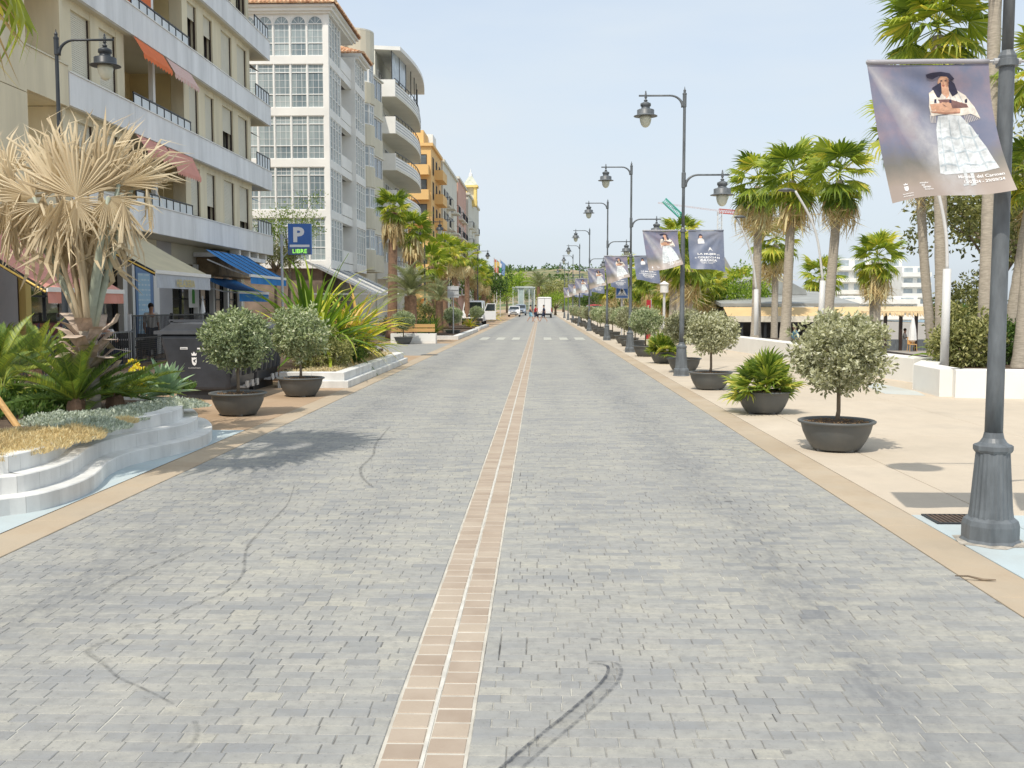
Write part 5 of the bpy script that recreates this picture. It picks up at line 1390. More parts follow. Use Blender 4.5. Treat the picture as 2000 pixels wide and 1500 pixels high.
oh = far_house('orange_house', 'orange corner apartment house with stacked balconies', -26, -12.9, 122, 134, 20.4, M['orange_wall'], 6, [(.5,1.8,2.2),(3.4,1.4,1.4)], [(1.6,1.3,2.1),(5.5,1.3,2.1),(9.4,1.3,1.4)], [('f',.2,3.0,1.1,'solid'),('s',4.2,5.5,1.0,'solid')], z0=2.6)
b = MB(); b.box(-20,-14.0,124,129,20.36,22.6); b.build('attic', M['orange_wall'], oh); b = MB(); b.box(-19,-13.4,129,133,20.76,22.9); b.build('stair_tower', M['white_wall'], oh)
b = MB()
for i in range(3): pass
h2 = far_house('cream_house', 'cream apartment house with open galleries next to the orange one', -26, -12.7, 134.6, 157, 20.3, M['pale_cream'], 5, [(.5,1.6,1.5)], [(1.5,1.6,2.1),(5,2.6,2.1),(9.5,1.2,1.4),(12.5,2.6,2.1),(16,1.4,1.4)], [('s',4.4,3.8,1.1,'solid'),('s',12,3.8,1.1,'rail'),('s',.8,2.6,.8,'rail')], z0=3.2)
b = MB(); b.box(-19,-14.0,146,150,20.3,22.2); b.build('attic', M['white_wall'], h2); b = MB(); b.slab([(-19.4,22.2),(-13.7,22.2),(-16.8,23.2)], 'y', 145.6, 150.4); b.build('roof', M['roof_tile'], h2)
h3 = far_house('pink_house', 'narrow pink house between the cream ones', -26, -12.6, 158, 175, 21.0, M['pink_wall'], 5, [(.5,1.2,1.5)], [(1.2,1.2,2.1),(4.3,1.2,2.1),(7.4,1.2,2.1),(10.3,1.2,2.1)], [('s',1,5,.7,'rail'),('s',7,5,.7,'rail')], M['white'], z0=3.4, bm=M['pale_cream'])
h4 = far_house('tower_house', 'cream house with a small yellow lookout tower and pointed tiled cap', -26, -12.3, 176, 206, 20.5, M['pale_cream'], 5, [(.6,1.2,1.5)], [(2,1.2,2.0),(6,1.2,2.0),(10,1.2,2.0),(14,1.2,2.0),(18,1.2,2.0)], [('s',1.4,2.6,.8,'rail'),('s',9.4,2.6,.8,'solid'),('s',17,3,.8,'rail')], M['white'], z0=3.4)
tx, ty = -12.6, 187
for q in range(4):
    sx_, sy_ = (-1,1,1,-1)[q], (-1,-1,1,1)[q]; b = MB(); b.box(tx+sx_*.85-.25,tx+sx_*.85+.25,ty+sy_*.85-.25,ty+sy_*.85+.25,20.71,22.9); b.build('tower_pier', M['yellow_wall'], h4)
b = MB(); b.box(tx-1.15,tx+1.15,ty-1.15,ty+1.15,19.6,20.7); b.build('tower_base', M['yellow_wall'], h4)
b = MB(); b.box(tx-1.35,tx+1.35,ty-1.35,ty+1.35,22.9,23.25); b.build('tower_cornice', M['yellow_wall'], h4)
b = MB(); b.lathe([(1.85,0),(1.0,1.0),(.38,1.7)], 4, (tx,ty,23.26), rot=PI/4); b.build('tower_roof', mat('green_white_tiles', (.50,.52,.42), .6, .3, 2), h4); b = MB(); b.lathe([(.36,0),(.32,.5),(.12,.7),(.05,1.3),(0,1.5)], 8, (tx,ty,24.9)); b.build('finial', M['white'], h4)
b = MB(); b.box(tx-.6,tx+.6,ty-.6,ty+.6,20.7,22.9); b.build('tower_core', M['cream'], h4)
# ================================================================== VEGETATION
M['leaf_round'] = leafmat('clipped_tree_leaf', [(0,(.05,.065,.035)),(.45,(.125,.15,.085)),(.75,(.20,.22,.135)),(1,(.33,.34,.23))], .3, .45, gain=2.9)
M['leaf_dry'] = leafmat('clipped_tree_leaf_pale', [(0,(.08,.08,.05)),(.45,(.165,.17,.105)),(.75,(.25,.25,.165)),(1,(.40,.38,.28))], .3, .5, gain=2.3)
M['leaf_green'] = leafmat('broad_leaf', [(0,(.025,.05,.012)),(.5,(.06,.115,.025)),(1,(.14,.20,.05))], .35)
M['leaf_lime'] = leafmat('bright_leaf', [(0,(.06,.11,.015)),(.5,(.17,.25,.03)),(1,(.30,.37,.06))], .45, gain=1.7)
M['leaf_olive'] = leafmat('olive_leaf', [(0,(.05,.055,.02)),(.5,(.115,.125,.045)),(1,(.27,.26,.12))], .35, gain=2.2)
M['leaf_grey'] = leafmat('silver_leaf', [(0,(.14,.16,.13)),(.5,(.27,.30,.25)),(1,(.42,.44,.38))], .2, .7, gain=1.8)
M['straw'] = leafmat('dry_grass', [(0,(.26,.20,.10)),(.5,(.46,.37,.20)),(1,(.62,.53,.33))], .25, .7, gain=1.75, tcol=(1,.95,.75))
M['palm_green'] = leafmat('palm_leaf', [(0,(.06,.10,.014)),(.4,(.165,.225,.03)),(.75,(.31,.35,.05)),(1,(.50,.44,.08))], .45, .4, rand=.75, gain=1.6)
M['palm_pot'] = leafmat('pot_palm_leaf', [(0,(.045,.08,.012)),(.4,(.11,.165,.03)),(.75,(.24,.28,.05)),(1,(.44,.40,.10))], .4, .38, rand=.7, gain=1.75)
M['palm_dead'] = leafmat('dead_palm_leaf', [(0,(.24,.17,.08)),(.5,(.44,.35,.18)),(1,(.60,.50,.30))], .25, .7, rand=.5, gain=1.7, tcol=(1,.95,.75))
M['fan_dead'] = leafmat('straw_palm_leaf', [(0,(.35,.275,.17)),(.5,(.55,.455,.305)),(1,(.70,.615,.45))], .25, .65, rand=.4, gain=1.12, tcol=(1,.97,.85))
M['leaf_base'] = mat('old_leaf_base', (.50,.40,.32), .85, .35, 9, .4, 40)
M['stalk_blue'] = mat('bluish_leaf_stalk', (.36,.40,.32), .7, .25, 6)
M['cycad'] = leafmat('cycad_leaf', [(0,(.035,.06,.018)),(.5,(.085,.135,.03)),(1,(.27,.30,.05))], .35, .35, rand=.6, gain=1.8)
M['agave'] = leafmat('agave_leaf', [(0,(.13,.19,.12)),(.5,(.20,.29,.17)),(1,(.30,.38,.24))], .15, .45, rand=.4, gain=1.75)
M['flax'] = leafmat('flax_leaf', [(0,(.07,.13,.015)),(.35,(.16,.25,.025)),(.6,(.34,.38,.03)),(.85,(.55,.50,.05)),(1,(.50,.33,.10))], .4, .4, rand=.9)
M['flax_green'] = leafmat('flax_leaf_green', [(0,(.05,.10,.015)),(.4,(.12,.21,.025)),(.75,(.26,.33,.03)),(.92,(.50,.46,.06)),(1,(.45,.28,.12))], .4, .4, rand=.9)
M['palm_grey'] = leafmat('grey_palm_leaf', [(0,(.09,.11,.055)),(.5,(.19,.21,.11)),(1,(.32,.33,.19))], .3, .5, rand=.5)
M['palm_trunk'] = mat('palm_bark', (.40,.355,.29), .95, .28, 4, .5, 30, streak=(2,2,9))
M['palm_trunk_red'] = mat('rough_palm_bark', (.25,.155,.10), .95, .4, 6, .6, 30)
M['flower'] = leafmat('orange_flower', [(0,(.75,.33,.02)),(1,(.85,.62,.05))], .2)
rv = random.Random(11)

def leaf_cards(mb, c, n_, rad, ls, lw, r, m=0, base=.5, spread=.35):
    """one clump: small folded leaves spread through a ball"""
    for _ in range(n_):
        d = Vector((r.gauss(0,1), r.gauss(0,1), r.gauss(0,1))).normalized()
        p = c + d * rad * (r.random() ** .5)
        a = (d + Vector((r.gauss(0,.5), r.gauss(0,.5), r.gauss(0,.5)))).normalized()
        s = a.cross(Vector((r.gauss(0,1), r.gauss(0,1), r.gauss(0,1)))).normalized()
        L = ls * r.uniform(.7,1.3); W = lw * r.uniform(.7,1.2); up = a.cross(s) * W * .4
        t = min(1, max(0, base + r.gauss(0, spread*.6)))
        mid = p + a*L*.5
        mb.add([tuple(p), tuple(mid+s*W*.5+up), tuple(p+a*L), tuple(mid-s*W*.5+up)], [(0,1,2),(0,2,3)], m, t)
# ---------------------------------------------------------------- clipped trees in pots
def crown_mesh(seed, rx, rz, n_clump, per, hole=.0, ls=.06, lw=.037, mname='leaf_round', ragged=.12):
    r = random.Random(seed); mb = MB()
    for k in range(n_clump):
        z = r.uniform(-1,1); a = r.uniform(0,2*PI); q = math.sqrt(1-z*z)
        d = Vector((q*math.cos(a), q*math.sin(a), z))
        f = 1 + ragged*(noise.noise(d*2.3 + Vector((seed,0,0)))*1.6) + r.uniform(-.12,.08)
        depth = 1 if r.random() < .75 else r.uniform(.45,.9)
        c = Vector((d.x*rx, d.y*rx, d.z*rz)) * f * depth
        leaf_cards(mb, c, per, .085, ls, lw, r, 0, .5 + r.gauss(0,.10), .45)
    return mb.mesh('crown', M[mname])
def pot_part(t):
    b = MB()
    b.lathe([(.235,.02),(.26,.02),(.275,.035),(.33,.12),(.375,.22),(.395,.30),(.40,.315),(.425,.32),(.435,.33),(.435,.345),(.42,.352),(.39,.345),(.38,.33),(.36,.30)], 36)
    for k in range(4):
        a = k*PI/2+.4; b.box(.21*math.cos(a)-.05,.21*math.cos(a)+.05,.21*math.sin(a)-.05,.21*math.sin(a)+.05,0,.04)
    p = b.mesh('pot', M['pot'], True)
    return link('pot', p, t)
def soil_part(t, z=.315):
    b = MB(); n_ = 28; r = random.Random(5)
    ring = [[(rr_*math.cos(2*PI*k/n_), rr_*math.sin(2*PI*k/n_), z + r.uniform(-.008,.012)) for k in range(n_)] for rr_ in (.37,.25,.12)]
    vs = [v for q in ring for v in q] + [(0,0,z+.03)]; fs = []
    for i in range(2):
        for k in range(n_): fs.append((i*n_+k, i*n_+(k+1)%n_, (i+1)*n_+(k+1)%n_, (i+1)*n_+k))
    for k in range(n_): fs.append((2*n_+k, 2*n_+(k+1)%n_, 3*n_))
    b.add(vs, fs); 
    for _ in range(120):
        a = r.uniform(0,2*PI); q = .35*math.sqrt(r.random()); s = r.uniform(.008,.02); x, y = q*math.cos(a), q*math.sin(a)
        b.add([(x-s,y,z+.012),(x,y-s,z+.02),(x+s,y,z+.012),(x,y+s,z+.024)], [(0,1,2),(0,2,3)], 1)
    return link('soil', b.mesh('soil', [M['soil'], mat('bark_chips', (.30,.19,.10), .9, .4, 30) if 'chips' not in M else M['chips']]), t)
def pot_tree(label, seed, rx, rz, cz, mname, group, n_clump=330, per=24, lean=.02, ragged=.12, ls=.06):
    t = thing('potted_tree', label, 'potted tree', (0,0,0), group)
    pt = pot_part(t); soil_part(pt)
    r = random.Random(seed); b = MB()
    top = Vector((lean, .01, cz-rz*.55))
    b.tube([(0,0,.31),(lean*.3+.01,0,.45),(lean*.8-.008,.005,cz-rz*.8),tuple(top)], [.030,.024,.022,.02], 8)
    for k in range(7):
        a = r.uniform(0,2*PI); e = Vector((math.cos(a)*rx*.7, math.sin(a)*rx*.7, cz+r.uniform(-.2,.5)*rz))
        b.tube([tuple(top - Vector((0,0,.05))), tuple(top.lerp(e,.5)+Vector((0,0,.03))), tuple(e)], [.012,.009,.004], 5)
    link('trunk', b.mesh('trunk', M['trunk'], True), t)
    link('crown', crown_mesh(seed, rx, rz, n_clump, per, mname=mname, ragged=ragged, ls=ls), t, loc=(lean, 0, cz))
    return t
G_R = 'potted trees along the promenade'; G_L = 'potted trees along the left kerb'
def at_ground(px, py): return gp(px, py)
pA = pot_tree('nearest potted tree on the right, grey green crown above a dark bowl by the lamp', 21, .46, .40, 1.12, 'leaf_dry', G_R, 300, 20, .03, .26, .066)
pA.location = (gp(1640,885).x, gp(1640,885).y+.15, .014)
pB = pot_tree('first potted tree on the left, round crown in front of the waste container', 33, .46, .37, 1.14, 'leaf_round', G_L, 290, 22, .0, .17, .068)
pB.location = (gp(458,815).x, gp(458,815).y+.2, .012)
pC = pot_tree('second potted tree on the left, crown against the shrub of the white planter', 57, .45, .41, 1.16, 'leaf_round', G_L, 270, 22, -.02, .2, .07)
pC.location = (gp(583,777).x, gp(583,777).y+.2, .012)
dup(pB, (gp(797,670).x, 44.2, .012), 1.0, 'small potted tree standing in front of the white bench', (.98,.98,.88))
dup(pB, (-4.75, 55.7, .012), 3.0, 'potted tree beside the low planter after the bench', (1,1,.98))
dup(pB, (-4.75, 76.5, .012), 4.0, 'potted tree in front of the parked white van', (1,1,1))
pD = pot_tree('potted tree with a pale loose crown right beside the second lamp', 45, .44, .34, 1.12, 'leaf_dry', G_R, 260, 20, .02, .26, .066)
pD.location = (3.37, 20.35, .014)
spots = [(25.7,3.6,'potted tree directly behind the second lamp post',pD), (33.6,3.45,'potted tree between the potted palm and the third lamp, small crown',pB),
 (39.0,3.6,'potted tree just past the third lamp, first of a close pair',pA), (42.0,3.62,'potted tree past the third lamp, second of a close pair',pD), (45.3,3.7,'potted tree by the foot of the crossing sign',pB), (51.8,3.65,'potted tree just past the fourth lamp',pD), (55.5,3.5,'potted tree in a lone bluish bowl past the fourth lamp',pB)]
for y, x, lab, pr in spots: dup(pr, (x, y, .014), y, lab)
for k in range(12): dup((pB,pD,pA)[k%3], (3.5+.1*math.sin(k*2), 60+4.3*k, .014), k*1.3, 'potted tree in the far close row beyond the crossing, '+('nearest of the row','second of the row','third of the row','fourth of the row','fifth of the row','sixth of the row','seventh of the row','eighth of the row','ninth of the row','tenth of the row','eleventh of the row','farthest of the row')[k])

# ---------------------------------------------------------------- fan leaves
def fan_leaf(seed, Rb, Lp, nb=22, span=115, droop=.35, fold=.25, join=.5, m=0, mp=0, pw=.016, wide=1.0, kink=0, tip=.5, vary=(.92,1.05)):
    """stalk along +x, then pleated blades; droop bends the tips down (-z)"""
    r = random.Random(seed); mb = MB()
    sag = lambda x: -.10*x*x
    pts = [(Lp*i/4, 0, sag(Lp*i/4)) for i in range(5)]
    mb.tube(pts, [pw*1.5,pw*1.2,pw,pw*.85,pw*.7], 5, mp, .6, cap=False)
    o = Vector((Lp, 0, sag(Lp)))
    da = R(span*2)/nb
    def pt(ang, rad, low, kk):
        x = math.cos(ang)*rad; y = math.sin(ang)*rad
        z = -droop*(rad/Rb)**2*Rb*kk - abs(math.sin(ang))*rad*fold*.6 - low
        return o + Vector((x, y, z))
    for k in range(nb):
        a0 = -R(span)+k*da; a1 = a0+da; am = (a0+a1)/2
        Rk = Rb*(1 - .28*(abs(am)/R(span))**2)*r.uniform(*vary)
        kk = r.uniform(.7,1.5); jj = join*r.uniform(.9,1.1); am2 = am + r.gauss(0,.04)
        t = min(1,max(0, r.gauss(.5,.19)))
        pl = .10*da*Rk*2
        c0 = o
        e0 = pt(a0, Rk*jj, pl*1.6, 1); e1 = pt(a1, Rk*jj, pl*1.6, 1); em = pt(am, Rk*jj*1.02, 0, 1)
        w = da*.30*wide
        f0 = pt(am2-w*.75, Rk*.78, 0, kk); f1 = pt(am2+w*.75, Rk*.78, 0, kk); ft = pt(am2+r.gauss(0,kink), Rk, 0, kk*(1+tip))
        mb.add([tuple(v) for v in (c0, e0, em, e1, f0, f1, ft)], [(0,1,2),(0,2,3),(1,4,2),(2,5,3),(2,4,5),(4,6,5)], m, t)
    return mb
def feather_leaf(seed, L, npair=26, ll=.28, lw=.016, arch=.9, vee=.5, droop=.3, m=0, rise=.0):
    """rachis along +x arching down, leaflets in two rows"""
    r = random.Random(seed); mb = MB()
    def rp_(s): return Vector((L*(s - .12*arch*s*s*s), 0, L*(rise*s - .42*arch*s*s)))
    pts = [tuple(rp_(i/8)) for i in range(9)]
    mb.tube(pts, [.016-.0016*i for i in range(9)], 4, m, .75, cap=False)
    for k in range(npair):
        s = .14+.86*k/npair; p = rp_(s); d = (rp_(min(1,s+.03))-p).normalized()
        for sd in (-1,1):
            l = ll*math.sin(PI*min(1,(s*.85+.18)))**.7*r.uniform(.85,1.1)
            v = (d*.75 + Vector((0,sd*.85,vee + r.uniform(-.08,.08)))).normalized(); up = d.cross(v).normalized()*lw*.5*sd
            up = d*lw*.6
            q = p + v*l*.55; e = p + v*l + Vector((0,0,-droop*l))
            t = min(1,max(0,r.gauss(.45,.16)))
            mb.add([tuple(p-up), tuple(p+up), tuple(q+up), tuple(q-up), tuple(e)], [(0,1,2,3),(3,2,4)], m, t)
    return mb
FAN = [fan_leaf(s, 1.02, .85, 22, 112, .28, .35, .58).mesh('frond', M['palm_green']) for s in range(4)]
FAN_DEAD = [fan_leaf(20+s, .85, .9, 16, 70, .9, .5, .35, kink=.15, wide=.7).mesh('dead_frond', M['palm_dead']) for s in range(3)]
def place_leaf(me, par, base, az, el, roll=0, scale=1, name=None):
    o = link(name or me.name.split('.')[0], me, par)
    o.matrix_local = Matrix.Translation(base) @ Matrix.Rotation(az,4,'Z') @ Matrix.Rotation(-el,4,'Y') @ Matrix.Rotation(roll,4,'X') @ Matrix.Scale(scale,4)
    return o
def trunk_mesh(base, top, r0, r1, mname, rings=26, bulge=1.5, n=10, curve=(0,0)):
    b = MB(); pts = []; rad = []; r = random.Random(int(base[0]*100))
    base = Vector(base); top = Vector(top)
    for i in range(rings+1):
        s = i/rings; p = base.lerp(top, s) + Vector((curve[0],curve[1],0))*math.sin(PI*s)
        q = r0 + (r1-r0)*s + (bulge-1)*r0*math.exp(-s*14)
        pts.append(p); rad.append(q*(1+.05*(i%2)+r.uniform(-.02,.02)))
    b.tube(pts, rad, n); return b.mesh('trunk', M[mname], True)
def fan_palm(label, base, top, r0=.17, r1=.13, n_leaf=27, n_dead=16, sc=1.0, seed=1, group='fan palms', el_lo=-58, mname='palm_trunk', curve=(0,0), skirt=0, green=None):
    base = Vector(base); top = Vector(top)
    t = thing('palm_tree', label, 'palm tree', base, group)
    link('trunk', trunk_mesh((0,0,0), top-base, r0, r1, mname, curve=curve), t)
    r = random.Random(seed); hd = top-base
    if skirt:
        b = MB()
        for _ in range(skirt):
            a = r.uniform(0,2*PI); z = r.uniform(.0,1.0); p0 = hd + Vector((math.cos(a)*r1*1.1, math.sin(a)*r1*1.1, -z*.9-.0))
            o_ = Vector((math.cos(a),math.sin(a),0)); q0 = p0 + o_*r.uniform(.12,.35) + Vector((0,0,-.25)); q1 = q0 + o_*r.uniform(-.05,.15) + Vector((0,0,-r.uniform(.3,.75))); s = Vector((-math.sin(a),math.cos(a),0))*r.uniform(.02,.07)
            b.add([tuple(v) for v in (p0, q0-s, q0+s, q1-s*.5, q1+s*.3)], [(0,1,2),(1,3,4,2)], 0, r.random())
        link('dead_skirt', b.mesh('dead_skirt', M['palm_dead']), t)
    for k in range(n_leaf):
        s = (k+.5)/n_leaf; el = R(86 - (86-el_lo)*s + r.uniform(-8,8)); az = k*2.39996 + r.uniform(-.25,.25)
        place_leaf((green or FAN)[k%4], t, hd + Vector((0,0,.10+.25*(1-s))) , az, el, r.uniform(-.5,.5), .70*sc*r.uniform(.85,1.1)*(.75 if s < .12 else 1))
    for k in range(n_dead):
        el = R(r.uniform(-88,-38)); az = k*2.39996+.5
        place_leaf(FAN_DEAD[k%3], t, hd + Vector((0,0,-.05-.12*r.random())), az, el, r.uniform(-.6,.6), .85*sc*r.uniform(.7,1.05))
    return t
gR = 'fan palms on the beach side'
def rpalm(label, pc, pb, d, zb=.2, **k):
    tp = atd(pc[0], pc[1], d); bs = atd(pb[0], pb[1], d); bs.z = zb if zb is not None else bs.z
    return fan_palm(label, bs, tp, group=gR, **k)
rpalm('fan palm with the tidy upright crown, right of the clump of three', (1640,352), (1612,650), 32, sc=1.0, r0=.165, r1=.125, seed=3, n_leaf=26, n_dead=18)
rpalm('fan palm with the dense middle crown in the clump of three', (1548,354), (1533,655), 34, sc=1.05, seed=4, n_dead=22, skirt=60)
rpalm('fan palm at the left of the clump of three, dead leaves hanging', (1482,364), (1476,655), 38, sc=1.12, seed=5, n_dead=30, skirt=50)
rpalm('thin smaller fan palm standing behind the clump of three', (1516,478), (1512,640), 48, zb=-1.1, sc=1.05, seed=6, n_dead=16)
rpalm('short fan palm alone before the white apartments', (1713,512), (1706,650), 40, zb=-1.1, sc=.95, seed=8, n_dead=26, skirt=40, r0=.22, r1=.2)
rpalm('low fan palm behind the curved lamp left of the white apartments', (1604,545), (1598,650), 60, zb=-1.1, sc=1.15, seed=9, n_dead=10)
rpalm('tall fan palm with its crown above the large banner', (1832,70), (1842,712), 23.5, sc=1.12, seed=10, n_dead=10, r0=.15, r1=.12, n_leaf=30, el_lo=-45)
rpalm('tall thin fan palm with its crown half behind the large banner', (1795,255), (1826,705), 24.5, sc=1.05, seed=12, n_dead=6, r0=.11, r1=.1, n_leaf=26, curve=(-.08,0))
rpalm('pale trunked palm right beside the nearest lamp post, crown above the frame', (1950,-190), (1921,718), 21.5, sc=1.0, seed=13, n_dead=8, r0=.14, r1=.12, n_leaf=26)
rpalm('leaning palm right of the nearest lamp post', (2022,350), (1962,718), 22.5, sc=.75, seed=14, n_dead=6, r0=.16, r1=.13, n_leaf=24)
rpalm('palm trunk cut by the right picture edge', (2040,150), (1992,722), 21, sc=.8, seed=15, n_dead=4, r0=.15, r1=.12, n_leaf=20)
# further palms along the promenade, behind the banners
for i, (pc, pb, d, s) in enumerate((((1318,500),(1312,640),46,1.05),((1345,520),(1345,640),44,1.0),((1275,545),(1280,640),58,1.1),((1300,575),(1300,640),52,.9),((1245,560),(1246,630),66,1.1),((1215,535),(1216,625),78,1.3),((1380,560),(1380,640),52,1.0),((1190,560),(1191,620),92,1.3),((1330,470),(1326,640),50,1.0),((1442,560),(1440,640),60,1.0))):
    rpalm(['fan palm yellowing left of the second lamp post','yellow green fan palm just right of the second lamp post','fan palm behind the figure banner of the second lamp','stubby fan palm below the figure banner of the second lamp','fan palm right of the third lamp post','fan palm behind the banner of the third lamp','fan palm below the dark blue title banner','far fan palm behind the fourth lamp banners','tallest fan palm just behind the second lamp post','low fan palm beside the round dark tree'][i], pc, pb, d, sc=s, seed=30+i, n_leaf=24, n_dead=12, skirt=20)
# left side palms
gL = 'palms along the left planters'
def lpalm(label, pc, d, x=None, **k):
    tp = atd(pc[0], pc[1], d); bs = Vector((tp.x + (x or 0), d, .1)); return fan_palm(label, bs, tp, group=gL, mname='palm_trunk_red', **k)
lpalm('tallest shaggy fan palm on the left, in front of the cream bay building', (768,415), 49, -.1, sc=.8, seed=40, n_dead=26, skirt=120, r0=.24, r1=.2, n_leaf=32)
lpalm('second shaggy fan palm on the left, a little lower and further back', (806,455), 52, -.15, sc=.9, seed=41, n_dead=22, skirt=100, r0=.22, r1=.18, n_leaf=32)
for i, (pc, d) in enumerate((((868,492),70),((888,500),78),((912,503),88),((842,520),66),((930,530),100),((945,545),112),((955,560),128))):
    lpalm(['left palm in front of the orange building','left palm beside the pale house','left palm under the tower house','short left palm behind the sign back','far left palm near the flags','far left palm next to the flagpoles','farthest left palm before the flagpoles'][i], pc, d, 0, sc=1.1, seed=50+i, n_leaf=20, n_dead=24, skirt=30, r0=.22, r1=.2)
# grey feather palm
FE = [feather_leaf(70+s, 1.9, 34, .42, .022, 1.25, .55, .25, rise=.35).mesh('frond', M['palm_grey']) for s in range(3)]
def feather_palm(label, base, top, meshes, n_leaf, sc, r0, seed, group, mname='palm_trunk_red', lo=-15, hi=85):
    base = Vector(base); top = Vector(top); t = thing('palm_tree', label, 'palm tree', base, group)
    link('trunk', trunk_mesh((0,0,0), top-base, r0, r0*.9, mname, 16, 1.1), t); r = random.Random(seed)
    for k in range(n_leaf):
        s = (k+.5)/n_leaf
        place_leaf(meshes[k%len(meshes)], t, top-base+Vector((0,0,.05)), k*2.39996+r.uniform(-.2,.2), R(hi-(hi-lo)*s+r.uniform(-6,6)), r.uniform(-.3,.3), sc*r.uniform(.85,1.1))
    return t
tp = atd(800,578,46.5); feather_palm('grey green feather palm with a thick trunk behind the bench', (tp.x,46.8,.1), (tp.x,46.8,tp.z), FE, 34, .95, .3, 5, gL)
tp = atd(858,588,57); feather_palm('greyish feather palm behind the square sign back', (tp.x,57,.1), (tp.x,57,tp.z), FE, 22, .8, .22, 6, gL)
tp = atd(1052,560,230); feather_palm('lone feather palm at the far end of the road', (tp.x,230,0), (tp.x,230,tp.z), FE, 26, 2.6, .4, 7, gL)

# tall palm out of the frame on the left: only leaf tips and its shadow are seen
fan_palm('tall fan palm at the left edge, only hanging leaf tips in view', (-5.75, 8.6, .4), (-4.95, 8.6, 5.25), .2, .17, 18, 4, 1.25, 77, 'palms in the front planter', -55)

# ---------------------------------------------------------------- dead fan palm in the front planter
DF = [fan_leaf(90+s, .82, .0, (24,22,26,26,20)[s], (78,84,100,100,58)[s], (.10,.12,.75,1.15,.22)[s], (.3,.35,.5,.7,.5)[s], (.50,.46,.5,.5,.42)[s], kink=.17, wide=.8, tip=(.2,.3,.9,1.2,.8)[s], vary=(.55,1.2)).mesh('dead_fan', M['fan_dead']) for s in range(5)]
DH = [fan_leaf(96+s, .85, .0, 13, 34, .18, .6, .38, kink=.16, wide=1.5, tip=.8, vary=(.55,1.15)).mesh('hanging_leaf', M['fan_dead']) for s in range(2)]
DPY = 12.1
c0 = atd(172, 655, DPY)
dp = thing('dead_palm', 'dead straw coloured fan palm in the front planter', 'dead palm', (c0.x, DPY, .42))
rD = random.Random(8)
base = Vector((0,0,c0.z-.42))
b = MB(); b.tube([(0,0,-.05),(0.0,0,.5),tuple(base+Vector((0,0,.05)))], [.13,.12,.10], 12); link('trunk', b.mesh('trunk', M['palm_trunk'], True), dp)
for k in range(24):                                           # old leaf bases peeling away
    a = k*2.4; z = .38+.6*(k/24); b = MB(); w = rD.uniform(.07,.12)
    o_ = Vector((math.cos(a),math.sin(a),0)); s_ = Vector((-math.sin(a),math.cos(a),0))
    p0 = Vector((0,0,z))+o_*.10; p1 = p0+o_*rD.uniform(.12,.2)+Vector((0,0,.15)); p2 = p1+o_*rD.uniform(.06,.22)+Vector((0,0,rD.uniform(-.1,.14)))
    b.add([tuple(v) for v in (p0-s_*w*.8,p0+s_*w*.8,p1+s_*w+o_*.02,p1-s_*w+o_*.02,p2+s_*w*.9,p2-s_*w*.7, p1-o_*.03, p2-o_*.02)], [(0,1,2,6),(0,6,3),(3,6,7,5),(6,2,4,7)], 0, rD.random())
    link('leaf_base', b.mesh('leaf_base', M['leaf_base']), dp)
# stalks and fans, placed from their look in the photograph: (px,py of fan hub), depth shift, size, variant, hang direction
def dead_leaf(hub, dy, size, var, az, el, roll, stalk=None, pw=.03, hang=0):
    h = atd(hub[0], hub[1], DPY+dy) - Vector((c0.x, DPY, .42))
    b = MB(); st = base + Vector((rD.uniform(-.05,.05), rD.uniform(-.04,.04), -.05))
    mid = st.lerp(h, .5) + Vector((0,0,.05)); b.tube([tuple(st), tuple(st.lerp(mid,.5)+Vector((0,0,.02))), tuple(mid), tuple(h)], [pw*1.5,pw*1.15,pw,pw*.6], 6)
    if not hang or rD.random() < .2: link('leaf_stalk', b.mesh('leaf_stalk', stalk or M['fan_dead'], True), dp)
    place_leaf((DF[var] if not hang else DH[hang-1]), dp, h, R(az), R(el), R(roll), size)
SB = M['stalk_blue']
def up_leaf(hub, dy, size, theta, roll, var, stalk=None, pw=.028):
    """fan standing in the upright plane, theta degrees to the right of straight up"""
    dead_leaf(hub, dy, size, var, 0, 90-theta, 90+roll, stalk, pw)
for hub, dy, size, th, ro, var in (((150,385),-.30,1.15,-8,10,0),((108,372),-.12,1.05,-34,-28,0),((196,372),-.14,1.08,18,24,0),((232,360),-.05,.98,40,-22,4),((66,385),-.05,1.0,-56,26,4),((32,390),.12,1.0,-72,-30,0),((150,340),.28,1.02,2,40,4),((205,335),.32,.98,30,-45,0),((110,345),.3,1.0,-22,48,4),((262,352),.1,.8,62,30,4),((15,350),.25,.95,-40,20,0),((172,360),.05,1.05,6,-50,4)):
    up_leaf(hub, dy, size, th, ro, var, SB if (var == 4 and th > 30) or th < -50 else None, .04 if th > 30 else .028)
up_leaf((212,385), -.38, .75, 150, -20, 0, SB, .045)
up_leaf((150,395), -.42, .72, 205, 15, 0)
up_leaf((140,392), -.40, .70, 120, 15, 4)
up_leaf((80,398), -.3, .72, 215, -25, 4)
up_leaf((50,402), -.2, .7, 170, 25, 0, SB, .03)
for k, (px, py, s, az) in enumerate(((45,390,.95,205),(85,395,1.05,240),(120,395,1.1,260),(150,395,1.15,270),(185,395,1.1,290),(215,392,1.0,320),(250,372,.85,0),(12,392,.9,180),(285,352,.7,10),(165,420,.95,80),(125,385,.95,120),(232,405,.8,310),(30,415,.8,210),(140,405,.95,250),(200,400,.9,60),(100,410,.95,230),(170,400,1.0,300),(62,405,.9,215),(240,390,.8,340))):
    dead_leaf((px,py+rD.uniform(-25,10)), rD.uniform(-.4,.3), s*1.12, 3, az, rD.uniform(-88,-68), rD.uniform(-60,60), None, .02, 1+k%2)

